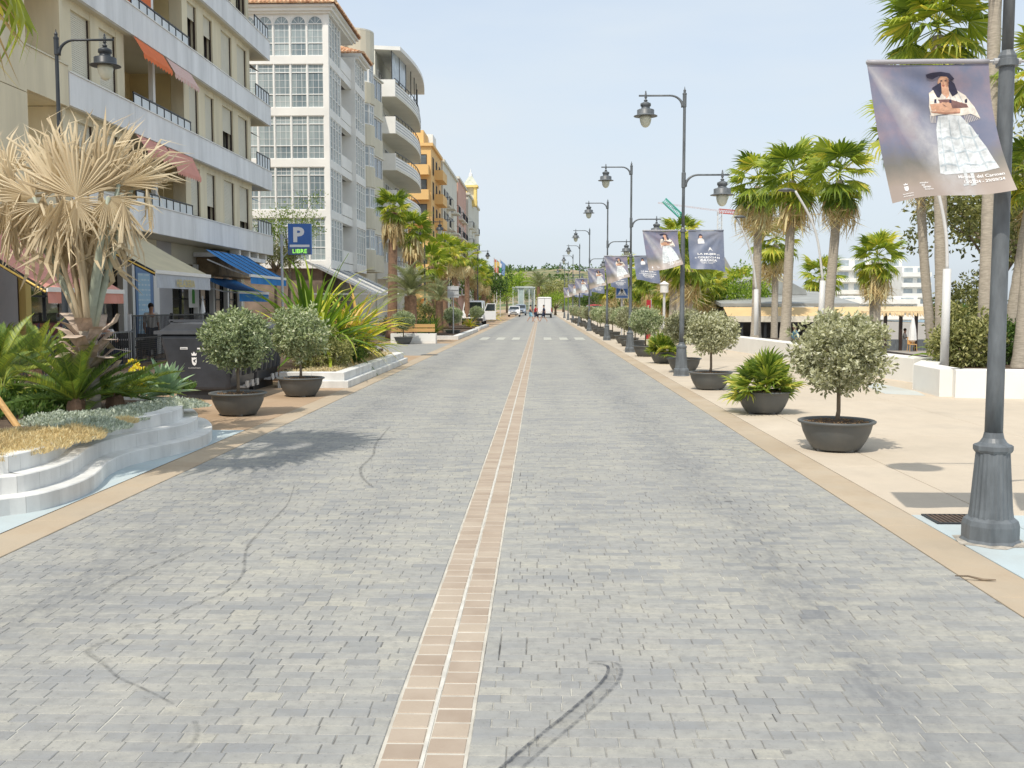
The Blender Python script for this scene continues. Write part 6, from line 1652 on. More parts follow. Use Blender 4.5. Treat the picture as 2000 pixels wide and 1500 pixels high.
# ---------------------------------------------------------------- cycads, agave, small plants of the front planter
CY = [feather_leaf(120+s, 1.0, 48, .16, .012, .5, .45, .05, rise=.0).mesh('frond', M['cycad']) for s in range(3)]
def cycad(label, base, n_leaf, sc, seed, lo=8, hi=82):
    t = thing('cycad', label, 'cycad', base, 'cycads in the front planter'); r = random.Random(seed)
    b = MB(); b.lathe([(.10,-.05),(.12,.03),(.10,.12),(.03,.17)], 10); link('stem', b.mesh('stem', M['palm_trunk_red']), t)
    for k in range(n_leaf):
        s = (k+.5)/n_leaf; place_leaf(CY[k%3], t, Vector((0,0,.13)), k*2.39996+r.uniform(-.2,.2), R(hi-(hi-lo)*s+r.uniform(-5,5)), r.uniform(-.3,.3), sc*r.uniform(.85,1.1))
def pz(px, py, z=.44): return gp(px, py, z)
q = pz(150,800); cycad('cycad with upright dark fronds in front of the dead palm trunk', (q.x,q.y,.42), 30, .95, 1, 12, 80)
q = pz(-10,765); cycad('large cycad at the left picture edge', (q.x,q.y,.42), 34, 1.12, 2, 5, 80)
q = pz(70,735); cycad('cycad with yellow green new fronds behind the others', (q.x,q.y,.42), 26, 1.0, 4, 20, 86)
q = pz(225,790); cycad('low spreading cycad between the dead palm and the agave', (q.x,q.y,.42), 24, .85, 3, 0, 45)
SFAN = [fan_leaf(140+s, .37, .34, 18, 108, .12, .4, .56, pw=.007, wide=.95).mesh('frond', M['palm_pot']) for s in range(4)]
DFAN = [fan_leaf(150+s, .36, .36, 20, 100, .25, .3, .3, pw=.007, wide=.8).mesh('frond', M['cycad']) for s in range(4)]
def bush_palm(label, base, n_leaf, sc, seed, group, meshes=None, lo=-10, pot=False):
    t = thing('potted_palm' if pot else 'small_palm', label, 'potted palm' if pot else 'palm', base, group); r = random.Random(seed)
    z0 = .34 if pot else .0
    if pot: p_ = pot_part(t); soil_part(p_)
    for k in range(n_leaf):
        s = (k+.5)/n_leaf; place_leaf((meshes or SFAN)[k%4], t, Vector((r.uniform(-.08,.08),r.uniform(-.08,.08),z0+.02)), k*2.39996+r.uniform(-.3,.3), R(88-(88-lo)*s+r.uniform(-8,8)), r.uniform(-.5,.5), sc*r.uniform(.85,1.15))
    return t
q = pz(20,800); bush_palm('small dark fan palm beside the wooden stake', (q.x-.15,q.y+.1,.40), 16, .7, 5, 'palms in the front planter', DFAN, 10)
q = pz(0,700); bush_palm('fan palm clump behind the cycads at the left edge', (q.x,q.y,.42), 22, 1.2, 15, 'palms in the front planter', DFAN, 10)
b = MB(); a_ = pz(30,825); b.tube([(a_.x+.03,a_.y,.38),(a_.x-.28,a_.y+.1,.75),(a_.x-.55,a_.y+.15,1.15)], .035, 8); tag(b.build('wooden_stake', M['wood']), 'round wooden stake leaning in the planter at the left edge', 'stake')
# potted palms on the right
pp = bush_palm('potted fan palm in a dark bowl, second pot from the nearest lamp', (3.45,15.85,.014), 44, .92, 9, 'potted palms along the promenade', None, -6, True)
dup(pp, (3.55, 29.6, .014), 2.1, 'potted fan palm between the second and third lamps', .95)
# agave
def agave(label, base, sc):
    t = thing('agave', label, 'agave', base); r = random.Random(4)
    for k in range(34):
        s = (k+.5)/34; L = .52*(1-.25*s)*r.uniform(.9,1.1) if s > .15 else .42; el = R(84-80*s+r.uniform(-5,5)); b = MB(); n_ = 6
        vs = []
        for i in range(n_+1):
            u = i/n_; w = .082*(1-u)**.55*(.62+.9*u*(1-u)*1.6); x = L*u; z = -.16*L*u*u*(1 if s>.4 else .3)
            vs += [(x,-w,z+.35*w),(x,0,z-.012*(1-u)),(x,w,z+.35*w)]
        fs = []
        for i in range(n_):
            fs += [(i*3,i*3+1,(i+1)*3+1,(i+1)*3),(i*3+1,i*3+2,(i+1)*3+2,(i+1)*3+1)]
        b.add(vs, fs, 0, min(1,max(0,r.gauss(.5,.2)))); place_leaf(b.mesh('leaf', M['agave'], True), t, Vector((0,0,.04)), k*2.39996, el, 0, sc)
q = pz(325,775); agave('blue green agave rosette at the end of the front planter', (q.x,q.y,.43), 1.08)
# ground cover: silver cushions and straw, each one mass
def cover(name, label, pts, mname, n_, ls, lw, hh, rad, seed, z0=.40, upright=.5):
    r = random.Random(seed); mb = MB()
    for _ in range(n_):
        c = r.choice(pts); a = r.uniform(0,2*PI); q_ = rad*c[2]*math.sqrt(r.random()); x = c[0]+q_*math.cos(a); y = c[1]+q_*math.sin(a)
        h_ = hh*c[2]*(1-(q_/(rad*c[2]))**2)*(.75+.5*noise.noise(Vector((x*6,y*6,seed))))
        p = Vector((x,y,z0+max(.0,h_)*r.uniform(.6,1)))
        d = Vector((r.gauss(0,.6),r.gauss(0,.6),upright+r.random()*.6)).normalized(); s = d.cross(Vector((r.gauss(0,1),r.gauss(0,1),.2))).normalized()
        L = ls*r.uniform(.6,1.4); W = lw*r.uniform(.7,1.3)
        mb.add([tuple(p-s*W*.3), tuple(p+s*W*.3), tuple(p+d*L*.6+s*W*.5), tuple(p+d*L), tuple(p+d*L*.6-s*W*.5)], [(0,1,2,3,4)], 0, min(1,max(0,r.gauss(.5,.22))))
    o = mb.build(name, M[mname], kind='stuff'); o['label'] = label; return o
def pp_(px, py, s=1): v = gp(px, py, .48); return (v.x, v.y, s)
cover('silver_groundcover', 'silver grey cushion plants in the front planter', [pp_(130,812),pp_(165,808),pp_(200,806),pp_(230,806),pp_(150,830),pp_(190,822),pp_(100,812)], 'leaf_grey', 16000, .035, .014, .13, .34, 1)
cover('silver_groundcover', 'silver green cushion plants below the agave', [pp_(275,790),pp_(310,786),pp_(345,782),pp_(365,782,.8),pp_(255,795)], 'leaf_grey', 9000, .035, .014, .12, .34, 2)
cover('dry_groundcover', 'straw coloured dry ground cover at the front of the planter', [pp_(-60,880),pp_(-20,868),pp_(20,866),pp_(60,858),pp_(100,848),pp_(130,842),pp_(10,850),pp_(60,840),pp_(-30,846),pp_(-80,860),pp_(150,834,.8)], 'straw', 26000, .05, .006, .12, .34, 3)
cover('dry_groundcover', 'yellowed ground cover patches at the planter end', [pp_(370,778,.6),pp_(240,812,.5)], 'straw', 2500, .05, .007, .1, .3, 4)
cover('low_plants', 'low green plants between the cycads', [pp_(60,790),pp_(120,770),pp_(200,760),pp_(260,760),pp_(300,750),pp_(-40,800)], 'leaf_green', 9000, .09, .03, .28, .6, 5)
cover('flowers', 'small orange and yellow flowers behind the cycads', [pp_(260,722,.4),pp_(268,735,.5),pp_(70,790,.3),pp_(272,768,.3)], 'flower', 160, .05, .045, .35, .3, 6, .55)
# second planter: dry cover, shrubs, flax
P2c = [(-4.5,21.5+.55*k,1) for k in range(15)] + [(-4.75,21.5+.6*k,1) for k in range(13)] + [(-5.1,21.2,.9)]
cover('dry_groundcover', 'straw coloured ground cover in the straight planter', P2c, 'straw', 12000, .06, .009, .10, .36, 7, .26)
def shrub(name, label, base, rx, rz, n_clump, per, mname, ls, lw, seed, group=None, cr=.14):
    t = thing(name, label, 'shrub', base, group); r = random.Random(seed)
    b = MB()
    for k in range(5):
        a = r.uniform(0,2*PI); b.tube([(0,0,-.05),(.3*rx*math.cos(a),.3*rx*math.sin(a),rz*.6),(.7*rx*math.cos(a),.7*rx*math.sin(a),rz*1.2)], [.02,.014,.006], 5)
    link('stems', b.mesh('stems', M['trunk']), t)
    mb = MB()
    for k in range(n_clump):
        z = r.uniform(-.85,1); a = r.uniform(0,2*PI); q_ = math.sqrt(1-z*z); d = Vector((q_*math.cos(a),q_*math.sin(a),z)); f = 1+.28*noise.noise(d*2+Vector((seed,3,0)))+r.uniform(-.2,.05)
        leaf_cards(mb, Vector((d.x*rx,d.y*rx,d.z*rz+rz))*f, per, cr, ls, lw, r, 0, .5+r.gauss(0,.1), .45)
    link('crown', mb.mesh('crown', M[mname]), t); return t
shrub('shrub', 'dense green shrub behind the second potted tree', (-4.85,22.6,.27), .62, .42, 200, 22, 'leaf_olive', .07, .03, 3)
shrub('shrub', 'rounded green shrub in the middle of the straight planter', (-4.75,24.2,.27), .55, .38, 160, 22, 'leaf_green', .07, .03, 4)
shrub('shrub', 'small shrub by the white plant marker', (-4.7,26.2,.27), .42, .28, 120, 20, 'leaf_olive', .06, .025, 5)
b = MB(); q = gp(695,690,.3); b.box(-4.62,-4.5,23.0,23.02,.42,.72); o = b; t = thing('plant_marker', 'small white plant marker board among the shrubs', 'marker', (-4.56,23,.27)); b.build('board', M['white'], t); b = MB(); b.box(-4.57,-4.55,23.02,23.04,.2,.5); b.build('stake', M['wood'], t)
def blade(seed, L, w, bend, n_=7, t=.45):
    b = MB(); vs = []; fs = []; r = random.Random(seed)
    for i in range(n_+1):
        u = i/n_; ww = w*(.5+1.1*u*(1-u)*1.6)*(1-u**4) ; x = L*u - bend*.25*L*u**3; z = -bend*L*u*u*u*.9
        tw = r.uniform(-.006,.006)
        vs += [(x,-ww,z+ww*.5+tw),(x,0,z),(x,ww,z+ww*.5-tw)]
    for i in range(n_): fs += [(i*3,i*3+1,(i+1)*3+1,(i+1)*3),(i*3+1,i*3+2,(i+1)*3+2,(i+1)*3+1)]
    b.add(vs, fs, 0, t); return b
FLG = [blade(s, 1.75, .044, .12+.22*(s%4)).mesh('leaf', M['flax_green']) for s in range(6)]
FLY = [blade(10+s, 1.5, .040, .2+.25*(s%4), t=.74).mesh('leaf', M['flax']) for s in range(6)]
def flax(label, base, n_leaf, sc, seed, meshes, hi=85, lo=15):
    t = thing('flax_plant', label, 'flax plant', base, 'sword leaved plants in the straight planter'); r = random.Random(seed)
    for k in range(n_leaf):
        s = (k+.5)/n_leaf; place_leaf(meshes[k%6], t, Vector((r.uniform(-.12,.12),r.uniform(-.12,.12),0)), k*2.39996+r.uniform(-.3,.3), R(hi-(hi-lo)*s**1.1+r.uniform(-8,8)), r.uniform(-.6,.6), sc*r.uniform(.7,1.1)*(1-.15*s))
    return t
flax('tall green sword leaved plant in the straight planter', (-5.25,23.4,.55), 110, 1.42, 1, FLG, 86, 12)
flax('yellow green sword leaved plant at the back of the straight planter', (-4.85,26.4,.5), 110, 1.3, 2, FLY, 84, 12)
flax('yellow striped sword leaved plant between the other two', (-5.0,24.9,.5), 80, 1.25, 3, FLY, 78, 10)
flax('low yellow green sword leaved plant behind the potted tree after the bench', (-5.6,53.5,.2), 60, .75, 4, FLG, 80, 15)
flax('bright yellow sword leaved plant before the parked van', (-4.9,71.5,.2), 60, .72, 5, FLY, 80, 10)
flax('bright sword leaved plant past the parked van', (-5.4,112,.1), 60, 1.5, 6, FLY, 80, 10)

# ---------------------------------------------------------------- broad trees
def tree(label, base, h_trunk, rx, rz, mname, seed, n_clump=260, per=26, ls=.12, lw=.055, cr=.32, group=None, r0=.14, lean=(0,0), gap=.0, branches=9, name='tree'):
    t = thing(name, label, 'tree', base, group); r = random.Random(seed)
    b = MB(); top = Vector((lean[0],lean[1],h_trunk)); b.tube([(0,0,-.1),(lean[0]*.3,lean[1]*.3,h_trunk*.5),tuple(top)], [r0,r0*.8,r0*.6], 8)
    c = top + Vector((0,0,rz*.8)); ends = []
    for k in range(branches):
        a = k*2.4+r.uniform(-.3,.3); z = r.uniform(-.3,.9); e = c + Vector((math.cos(a)*rx*.8, math.sin(a)*rx*.8, z*rz)); m_ = top.lerp(e,.5)+Vector((0,0,rz*.12)); b.tube([tuple(top-Vector((0,0,.1*h_trunk))),tuple(m_),tuple(e)], [r0*.4,r0*.25,r0*.08], 6); ends += [e, m_.lerp(e,.6)]
    link('trunk', b.mesh('trunk', M['trunk'], True), t)
    mb = MB(); blobs = [(e, r.uniform(.28,.5)*rx) for e in ends]
    for k in range(n_clump):
        e, rad = r.choice(blobs); d = Vector((r.gauss(0,1),r.gauss(0,1),r.gauss(0,.8))).normalized()*rad*r.uniform(.6,1.05)
        leaf_cards(mb, e+d, per, cr, ls, lw, r, 0, .5+r.gauss(0,.12), .45)
    link('crown', mb.mesh('crown', M[mname]), t); return t
q = atd(1905,600,26); tree('airy broadleaf tree behind the nearest lamp, sky showing through', (q.x+.6,26.5,-.05), 2.6, 2.0, 1.7, 'leaf_olive', 3, 260, 16, .15, .08, .28, None, .12, (.2,0))
q = atd(1990,400,27); tree('taller broadleaf tree at the right picture edge', (q.x+.8,28,-.05), 2.8, 1.9, 1.9, 'leaf_olive', 4, 300, 18, .16, .08, .3, None, .14)
shrub('bush', 'leafy bush behind the nearest white wall', (atd(1885,690,21.5).x,21.5,.3), .62, .62, 240, 22, 'leaf_olive', .10, .05, 6)
shrub('bush', 'grey green bush beside the pale palm trunk', (atd(1890,600,24.5).x,24.6,.3), .7, .95, 260, 22, 'leaf_olive', .10, .05, 7)
shrub('bush', 'low dark bush at the right edge behind the wall', (atd(1985,690,22).x,22.3,.3), .5, .5, 180, 22, 'leaf_green', .09, .05, 8)
def leafy(label, base, n_, sc, seed):
    t = thing('banana_plant', label, 'plant', base); r = random.Random(seed)
    me = blade(300, 1.2, .14, .5).mesh('leaf', M['leaf_lime'])
    for k in range(n_): place_leaf(me, t, Vector((0,0,0)), k*2.4, R(r.uniform(35,80)), r.uniform(-.3,.3), sc*r.uniform(.8,1.1))
leafy('broad leaved plant beside the white curved lamp', (atd(1868,690,22).x,22.2,.3), 9, .85, 2)
q = atd(1422,600,54); tree('round dark green tree behind the potted trees', (q.x,54,-1.1), 1.4, 2.1, 1.6, 'leaf_lime', 5, 330, 26, .16, .08, .4, None, .16)
q = atd(1342,600,47); shrub('shrub', 'dark shrub behind the second lamp pots', (q.x,47,-.6), 1.0, .75, 200, 22, 'leaf_green', .12, .06, 9)
q = atd(556,400,50); tree('feathery light green tree before the white glazed building', (q.x,50.5,0), 4.2, 1.45, 1.5, 'leaf_lime', 8, 170, 14, .13, .045, .34, None, .1, (.1,0))
q = atd(535,430,48.5); tree('darker low tree next to the parking sign', (q.x,48.6,0), 3.6, 1.15, .55, 'leaf_olive', 9, 170, 18, .12, .045, .3, None, .09)
q = atd(822,560,58); shrub('shrub', 'grey shrub at the foot of the left palms', (q.x,58,.2), 1.1, .8, 200, 20, 'leaf_olive', .12, .05, 10)
q = atd(790,640,50); shrub('shrub', 'dark undergrowth shrub behind the bench', (q.x,50.5,.2), 1.3, .5, 200, 22, 'leaf_green', .10, .045, 11)
gT = 'trees at the end of the road'
for i, (px, py, d, rx, rz, mn) in enumerate(((940,560,118,3.2,2.6,'leaf_green'),(990,560,235,4.6,2.2,'leaf_lime'),(1020,556,245,4.6,2.4,'leaf_lime'),(1040,568,250,4.4,2.2,'leaf_lime'),(1078,570,245,4.6,2.0,'leaf_olive'),(1100,568,260,4.8,2.2,'leaf_olive'),(1130,575,200,3.6,1.6,'leaf_olive'),(1165,580,170,3.2,1.6,'leaf_green'),(962,575,170,3.2,1.6,'leaf_lime'),(1085,590,180,2.6,1.2,'leaf_lime'))):
    q = atd(px, py, d)
    tree(['dark tree beside the last left house','bright green tree behind the flagpoles','bright green tree at the road end, left of the far palm','green tree beside the far lone palm','olive tree right of the far lone palm','olive tree below the brown hill','olive tree behind the far banners','green tree behind the sixth lamp','green tree left of the yellow van','low green tree behind the white box van'][i], (q.x,d,0), max(.8,q.z-rz*.9), rx, rz, mn, 60+i, 130, 22, .09*rx, .05*rx, .17*rx, gT, .25, branches=8)
# ================================================================== VEHICLES, PEOPLE, FAR THINGS
def wheel(parent, x, y, r, w, side):
    b = MB(); prof = [(r*.62,-w/2),(r*.94,-w/2),(r,-w*.3),(r,w*.3),(r*.94,w/2),(r*.62,w/2)]
    n_ = 18; vs = []; fs = []
    for i, (q, z) in enumerate(prof):
        for k in range(n_): a = 2*PI*k/n_; vs.append((x+z, y+q*math.cos(a), r+q*math.sin(a)))
    for i in range(len(prof)-1):
        for k in range(n_): fs.append((i*n_+k,i*n_+(k+1)%n_,(i+1)*n_+(k+1)%n_,(i+1)*n_+k))
    b.add(vs, fs); o = b.build('wheel', M['tyre'], parent, True)
    b = MB(); vs = [(x+side*w*.42, y, r)] + [(x+side*w*.30, y+r*.62*math.cos(2*PI*k/n_), r+r*.62*math.sin(2*PI*k/n_)) for k in range(n_)]
    b.add(vs, [(0,1+k,1+(k+1)%n_) for k in range(n_)]); b.build('rim', M['metal_lite'], o)
def vehicle(name, label, cat, prof, glass_rows, W, paint, loc, rz, wheels, r=.33, front=True, tumble=.12):
    """prof: side outline (y,z), nose at -y; the body is lofted over the width with rounded shoulders"""
    t = thing(name, label, cat, (0,0,0)); b = MB(); n_ = len(prof)
    zmax = max(p[1] for p in prof); zb = .9
    rows = []
    for u in (-1,-.93,-.7,0,.7,.93,1):
        s = 1 - (.06 if abs(u) == 1 else .02 if abs(u) > .9 else 0)
        rows.append([(u*W/2*(1 - tumble*max(0,(z-zb))/(zmax-zb) if z > zb else 1), y*s, (z-.5)*s+.5) for (y,z) in prof])
    vs = [v for q in rows for v in q]; fs = []
    for i in range(len(rows)-1):
        for k in range(n_): k2 = (k+1)%n_; fs.append((i*n_+k,(i+1)*n_+k,(i+1)*n_+k2,i*n_+k2))
    fs.append(tuple(range(n_))); fs.append(tuple((len(rows)-1)*n_+k for k in range(n_-1,-1,-1)))
    b.add(vs, fs); b.build('body', paint, t)
    for (nm, quad, m) in glass_rows(W, tumble, zmax, zb): 
        q = MB(); q.poly(quad); q.build(nm, m, t)
    for (y) in wheels:
        for sd in (-1,1): wheel(t, sd*(W/2-.10), y, r, .22, sd)
    t.location = loc; t.rotation_euler = (0,0,rz); return t
CARP = [(-2.05,.30),(-2.1,.55),(-2.02,.82),(-1.85,.95),(-1.0,1.06),(-.35,1.56),(.6,1.64),(1.5,1.58),(1.95,1.10),(2.05,.95),(2.08,.45),(2.0,.28)]
def car_glass(W, tb, zm, zb):
    hw = lambda z: W/2*(1-tb*max(0,z-zb)/(zm-zb))
    g = []
    g.append(('windscreen', [(-hw(1.1)*.88,-.965,1.10),(hw(1.1)*.88,-.965,1.10),(hw(1.52)*.85,-.43,1.535),(-hw(1.52)*.85,-.43,1.535)], M['car_glass']))
    for s in (-1,1): g.append(('side_window', [(s*(hw(1.08)+.004),-.8,1.08),(s*(hw(1.08)+.004),1.6,1.08),(s*(hw(1.5)+.004),1.3,1.5),(s*(hw(1.5)+.004),-.3,1.5)], M['car_glass']))
    g.append(('rear_window', [(-hw(1.2)*.8,1.905,1.2),(hw(1.2)*.8,1.905,1.2),(hw(1.5)*.8,1.62,1.5),(-hw(1.5)*.8,1.62,1.5)], M['car_glass']))
    for s in (-1,1): g.append(('headlight', [(s*W*.27,-2.075,.72),(s*W*.44,-2.04,.72),(s*W*.44,-2.0,.86),(s*W*.30,-2.045,.84)], M['lamp_clear']))
    g.append(('grille', [(-W*.22,-2.11,.60),(W*.22,-2.11,.60),(W*.24,-2.08,.76),(-W*.24,-2.08,.76)], M['black_metal'])); g.append(('bumper_intake', [(-W*.38,-2.105,.36),(W*.38,-2.105,.36),(W*.34,-2.112,.50),(-W*.34,-2.112,.50)], M['black_metal']))
    g.append(('number_plate', [(-.26,-2.118,.50),(.26,-2.118,.50),(.26,-2.118,.60),(-.26,-2.118,.60)], M['white']))
    return g
def mirrors(t, W, y, z, m):
    for s in (-1,1):
        b = MB(); b.box(min(s*W/2,s*(W/2+.22)), max(s*W/2,s*(W/2+.22)), y, y+.1, z, z+.17); b.build('mirror', m, t)
t = vehicle('white_car', 'white compact car with dark windscreen driving towards the viewer', 'car', CARP, car_glass, 1.78, M['car_white'], (gp(1006,618).x,155,.01), 0, (-1.3,1.3)); mirrors(t, 1.78, -.75, 1.02, M['car_white'])
t = vehicle('grey_car', 'grey blue car following just behind the white compact car', 'car', CARP, car_glass, 1.8, M['car_grey'], (gp(1021,614).x,176,.01), 0, (-1.3,1.3)); t.scale = (1.05,1.05,1.15); mirrors(t, 1.8, -.75, 1.02, M['car_grey'])
VANP = [(-2.7,.32),(-2.75,.6),(-2.68,.95),(-2.5,1.08),(-1.95,1.22),(-1.25,2.0),(-1.0,2.1),(2.5,2.12),(2.6,2.0),(2.62,.5),(2.55,.32)]
def van_glass(W, tb, zm, zb):
    hw = lambda z: W/2*(1-tb*max(0,z-zb)/(zm-zb)); g = []
    g.append(('windscreen', [(-hw(1.25)*.9,-1.95,1.265),(hw(1.25)*.9,-1.95,1.265),(hw(1.95)*.86,-1.31,1.965),(-hw(1.95)*.86,-1.31,1.965)], M['car_glass']))
    for s in (-1,1): g.append(('side_window', [(s*(hw(1.2)+.004),-1.7,1.22),(s*(hw(1.2)+.004),-.5,1.22),(s*(hw(1.85)+.004),-.5,1.85),(s*(hw(1.85)+.004),-1.1,1.85)], M['car_glass']))
    for s in (-1,1): g.append(('headlight', [(s*W*.30,-2.715,.80),(s*W*.47,-2.68,.80),(s*W*.47,-2.62,1.0),(s*W*.33,-2.665,.98)], M['lamp_clear']))
    g.append(('grille', [(-W*.28,-2.745,.70),(W*.28,-2.745,.70),(W*.28,-2.70,.90),(-W*.28,-2.70,.90)], M['black_metal'])); g.append(('bumper', [(-W*.48,-2.745,.34),(W*.48,-2.745,.34),(W*.48,-2.765,.58),(-W*.48,-2.765,.58)], M['black_metal']))
    # back doors
    for s in (-1,1): g.append(('rear_door', [(s*.02,2.632,.62),(s*W*.45,2.632,.62),(s*W*.42,2.625,1.98),(s*.02,2.625,1.98)], M['car_white'])); g.append(('tail_light', [(s*W*.46,2.635,.75),(s*W*.5,2.63,.75),(s*W*.49,2.63,1.25),(s*W*.455,2.635,1.25)], M['lamp_red']))
    g.append(('rear_bumper', [(-W*.49,2.64,.34),(W*.49,2.64,.34),(W*.49,2.645,.55),(-W*.49,2.645,.55)], M['black_metal'])); g.append(('number_plate', [(-.26,2.65,.58),(.26,2.65,.58),(.26,2.64,.68),(-.26,2.64,.68)], M['white']))
    return g
t = vehicle('parked_van', 'white van parked at the left kerb with its front door open', 'van', VANP, van_glass, 1.9, M['car_white'], (gp(923,635).x,90.5,.01), 0, (-1.75,1.65), .34, True, .16); mirrors(t, 1.9, -1.6, 1.2, M['black_metal'])
b = MB(); b.box(.97,1.02,-1.75,-.65,.5,1.25); o = MB(); d_ = b.build('open_door', M['car_white'], t); 
me = MB(); me.add([(.0,0,.45),(1.0,.35,.45),(1.0,.35,1.2),(.0,0,1.2),(.02,-.05,.45),(1.02,.30,.45),(1.02,.30,1.2),(.02,-.05,1.2)], [(0,1,2,3),(5,4,7,6),(3,2,6,7),(0,4,5,1),(1,5,6,2),(0,3,7,4)])
me.add([(.0,0,1.2),(.07,.02,1.2),(.3,.1,1.82),(.24,.08,1.85)], [(0,1,2,3)]); me.add([(.93,.325,1.2),(1.0,.35,1.2),(1.0,.35,1.85),(.93,.325,1.82)], [(0,1,2,3)]); me.add([(.24,.08,1.80),(1.0,.35,1.80),(1.0,.35,1.86),(.24,.08,1.86)], [(0,1,2,3)])
d_.data = me.mesh('open_door', M['car_white']); d_.location = (.95,-1.7,0)
w_ = MB(); w_.poly([(.07,.02,1.22),(.93,.32,1.22),(.93,.32,1.8),(.3,.1,1.8)]); link('door_glass', w_.mesh('door_glass', M['car_glass']), d_)
BOXP = [(-2.7,.34),(-2.72,1.2),(-2.3,1.5),(-2.0,2.3),(-1.6,2.5),(2.55,2.58),(2.62,2.5),(2.62,.5),(2.55,.34)]
def boxvan_glass(W, tb, zm, zb):
    g = van_glass(W, tb, zm, zb); return [(n_, [(x, y+.004, z*1.18 if n_ == 'rear_door' else z) for x, y, z in q], m) for n_, q, m in g if n_ in ('rear_door','tail_light','rear_bumper','number_plate')]
t = vehicle('box_van', 'tall white box van seen from behind in the right lane', 'van', BOXP, boxvan_glass, 2.02, M['car_white'], (gp(1063,620).x,141,.01), PI, (-1.7,1.6), .36, False, .05); t.location.y = 143
t.rotation_euler.z = PI
t.scale = (1,1,1.1)
b = MB(); b.box(-.012,.012,2.634,2.65,.6,2.4); b.box(-.93,.93,2.634,2.65,2.42,2.45); b.box(-.93,-.905,2.634,2.65,.6,2.42); b.box(.905,.93,2.634,2.65,.6,2.42); link('door_gaps', b.mesh('door_gaps', M['metal_grey']), t)
mirrors(t, 2.02, -1.9, 1.5, M['black_metal'])
t = vehicle('yellow_van', 'small yellow topped van far off at the left', 'van', VANP, van_glass, 1.9, M['car_yellow'], (gp(977,610).x-2,200,.01), 0, (-1.75,1.65), .34, True, .16); t.scale=(1.2,1.2,1.5)
t = vehicle('red_car', 'red car parked behind the far potted trees on the right', 'car', CARP, car_glass, 1.8, M['car_red'], (8.5,150,.0), R(100), (-1.3,1.3)); t.location.z=.2

# ---- people: one continuous skinned body, clothes as its children
def person(label, loc, face, pose, clothes, hair='hair', scale=1.0, group=None):
    """pose: dict of joint places (metres, body faces -y); clothes: list of (name, joints, radius add, material)"""
    t = thing('person', label, 'person', (0,0,0), group)
    J = dict(pelvis=(0,0,.93), waist=(0,0,1.08), chest=(0,.0,1.30), neck=(0,0,1.46), chin=(0,-.02,1.53), head=(0,-.02,1.63), crown=(0,-.01,1.73),
             lsh=(.17,0,1.40), lel=(.22,.02,1.13), lwr=(.22,-.06,.90), lha=(.22,-.09,.82), rsh=(-.17,0,1.40), rel=(-.22,.02,1.13), rwr=(-.22,-.06,.90), rha=(-.22,-.09,.82),
             lhi=(.095,0,.90), lkn=(.10,-.02,.49), lan=(.10,.02,.08), lto=(.11,-.14,.035), rhi=(-.095,0,.90), rkn=(-.10,-.02,.49), ran=(-.10,.02,.08), rto=(-.11,-.14,.035))
    J.update(pose)
    RAD = dict(pelvis=(.14,.11),waist=(.125,.095),chest=(.145,.105),neck=(.055,.055),chin=(.06,.065),head=(.085,.10),crown=(.05,.06),lsh=(.06,.06),lel=(.042,.042),lwr=(.03,.03),lha=(.042,.022),rsh=(.06,.06),rel=(.042,.042),rwr=(.03,.03),rha=(.042,.022),
               lhi=(.088,.088),lkn=(.058,.058),lan=(.038,.038),lto=(.035,.028),rhi=(.088,.088),rkn=(.058,.058),ran=(.038,.038),rto=(.035,.028))
    E = [('pelvis','waist'),('waist','chest'),('chest','neck'),('neck','chin'),('chin','head'),('head','crown'),('chest','lsh'),('lsh','lel'),('lel','lwr'),('lwr','lha'),('chest','rsh'),('rsh','rel'),('rel','rwr'),('rwr','rha'),
         ('pelvis','lhi'),('lhi','lkn'),('lkn','lan'),('lan','lto'),('pelvis','rhi'),('rhi','rkn'),('rkn','ran'),('ran','rto')]
    def skin(name, names, add, m, root, parent, rscale=1.0):
        idx = {n_: i for i, n_ in enumerate(names)}; me = bpy.data.meshes.new(name)
        me.from_pydata([J[n_] for n_ in names], [(idx[a],idx[c]) for a, c in E if a in idx and c in idx], []); me.materials.append(M[m])
        o = link(name, me, parent); md = o.modifiers.new('skin','SKIN'); md.use_smooth_shade = True
        sv = me.skin_vertices[0].data if me.skin_vertices else None
        if sv is None:
            o.modifiers.remove(md); import bmesh as _b
            bm_ = _b.new(); bm_.from_mesh(me); bm_.verts.layers.skin.verify(); bm_.to_mesh(me); bm_.free(); md = o.modifiers.new('skin','SKIN'); md.use_smooth_shade = True; sv = me.skin_vertices[0].data
        for n_, i in idx.items(): sv[i].radius = (RAD[n_][0]*rscale+add, RAD[n_][1]*rscale+add); sv[i].use_root = (n_ == root)
        ss = o.modifiers.new('sub','SUBSURF'); ss.levels = 1; ss.render_levels = 2; return o
    body = skin('body', list(J), 0, 'skin', 'pelvis', t)
    h = Vector(J['head']); b = MB(); b.ball(h+Vector((0,.018,.03)), .098, 10, sq=(.92,1.05,1.08)); link('hair', b.mesh('hair', M[hair], True), t)
    for nm, names, add, m, root in clothes: skin(nm, names, add, m, root, t)
    t.location = loc; t.rotation_euler = (0,0,face); t.scale = (scale,)*3; return t
TOP = ['pelvis','waist','chest','lsh','rsh','lel','rel']; TANK = ['pelvis','waist','chest','lsh','rsh']; SHORTS = ['pelvis','lhi','rhi','lkn','rkn']
WALK = dict(lkn=(.10,-.22,.52), lan=(.10,-.34,.12), lto=(.10,-.48,.10), rkn=(-.10,.06,.50), ran=(-.10,.34,.16), rto=(-.10,.28,.05), lel=(.23,.14,1.16), lwr=(.22,.16,.93), lha=(.22,.15,.85), rel=(-.23,-.10,1.15), rwr=(-.22,-.26,1.0), rha=(-.22,-.33,.96))
y_ = 103
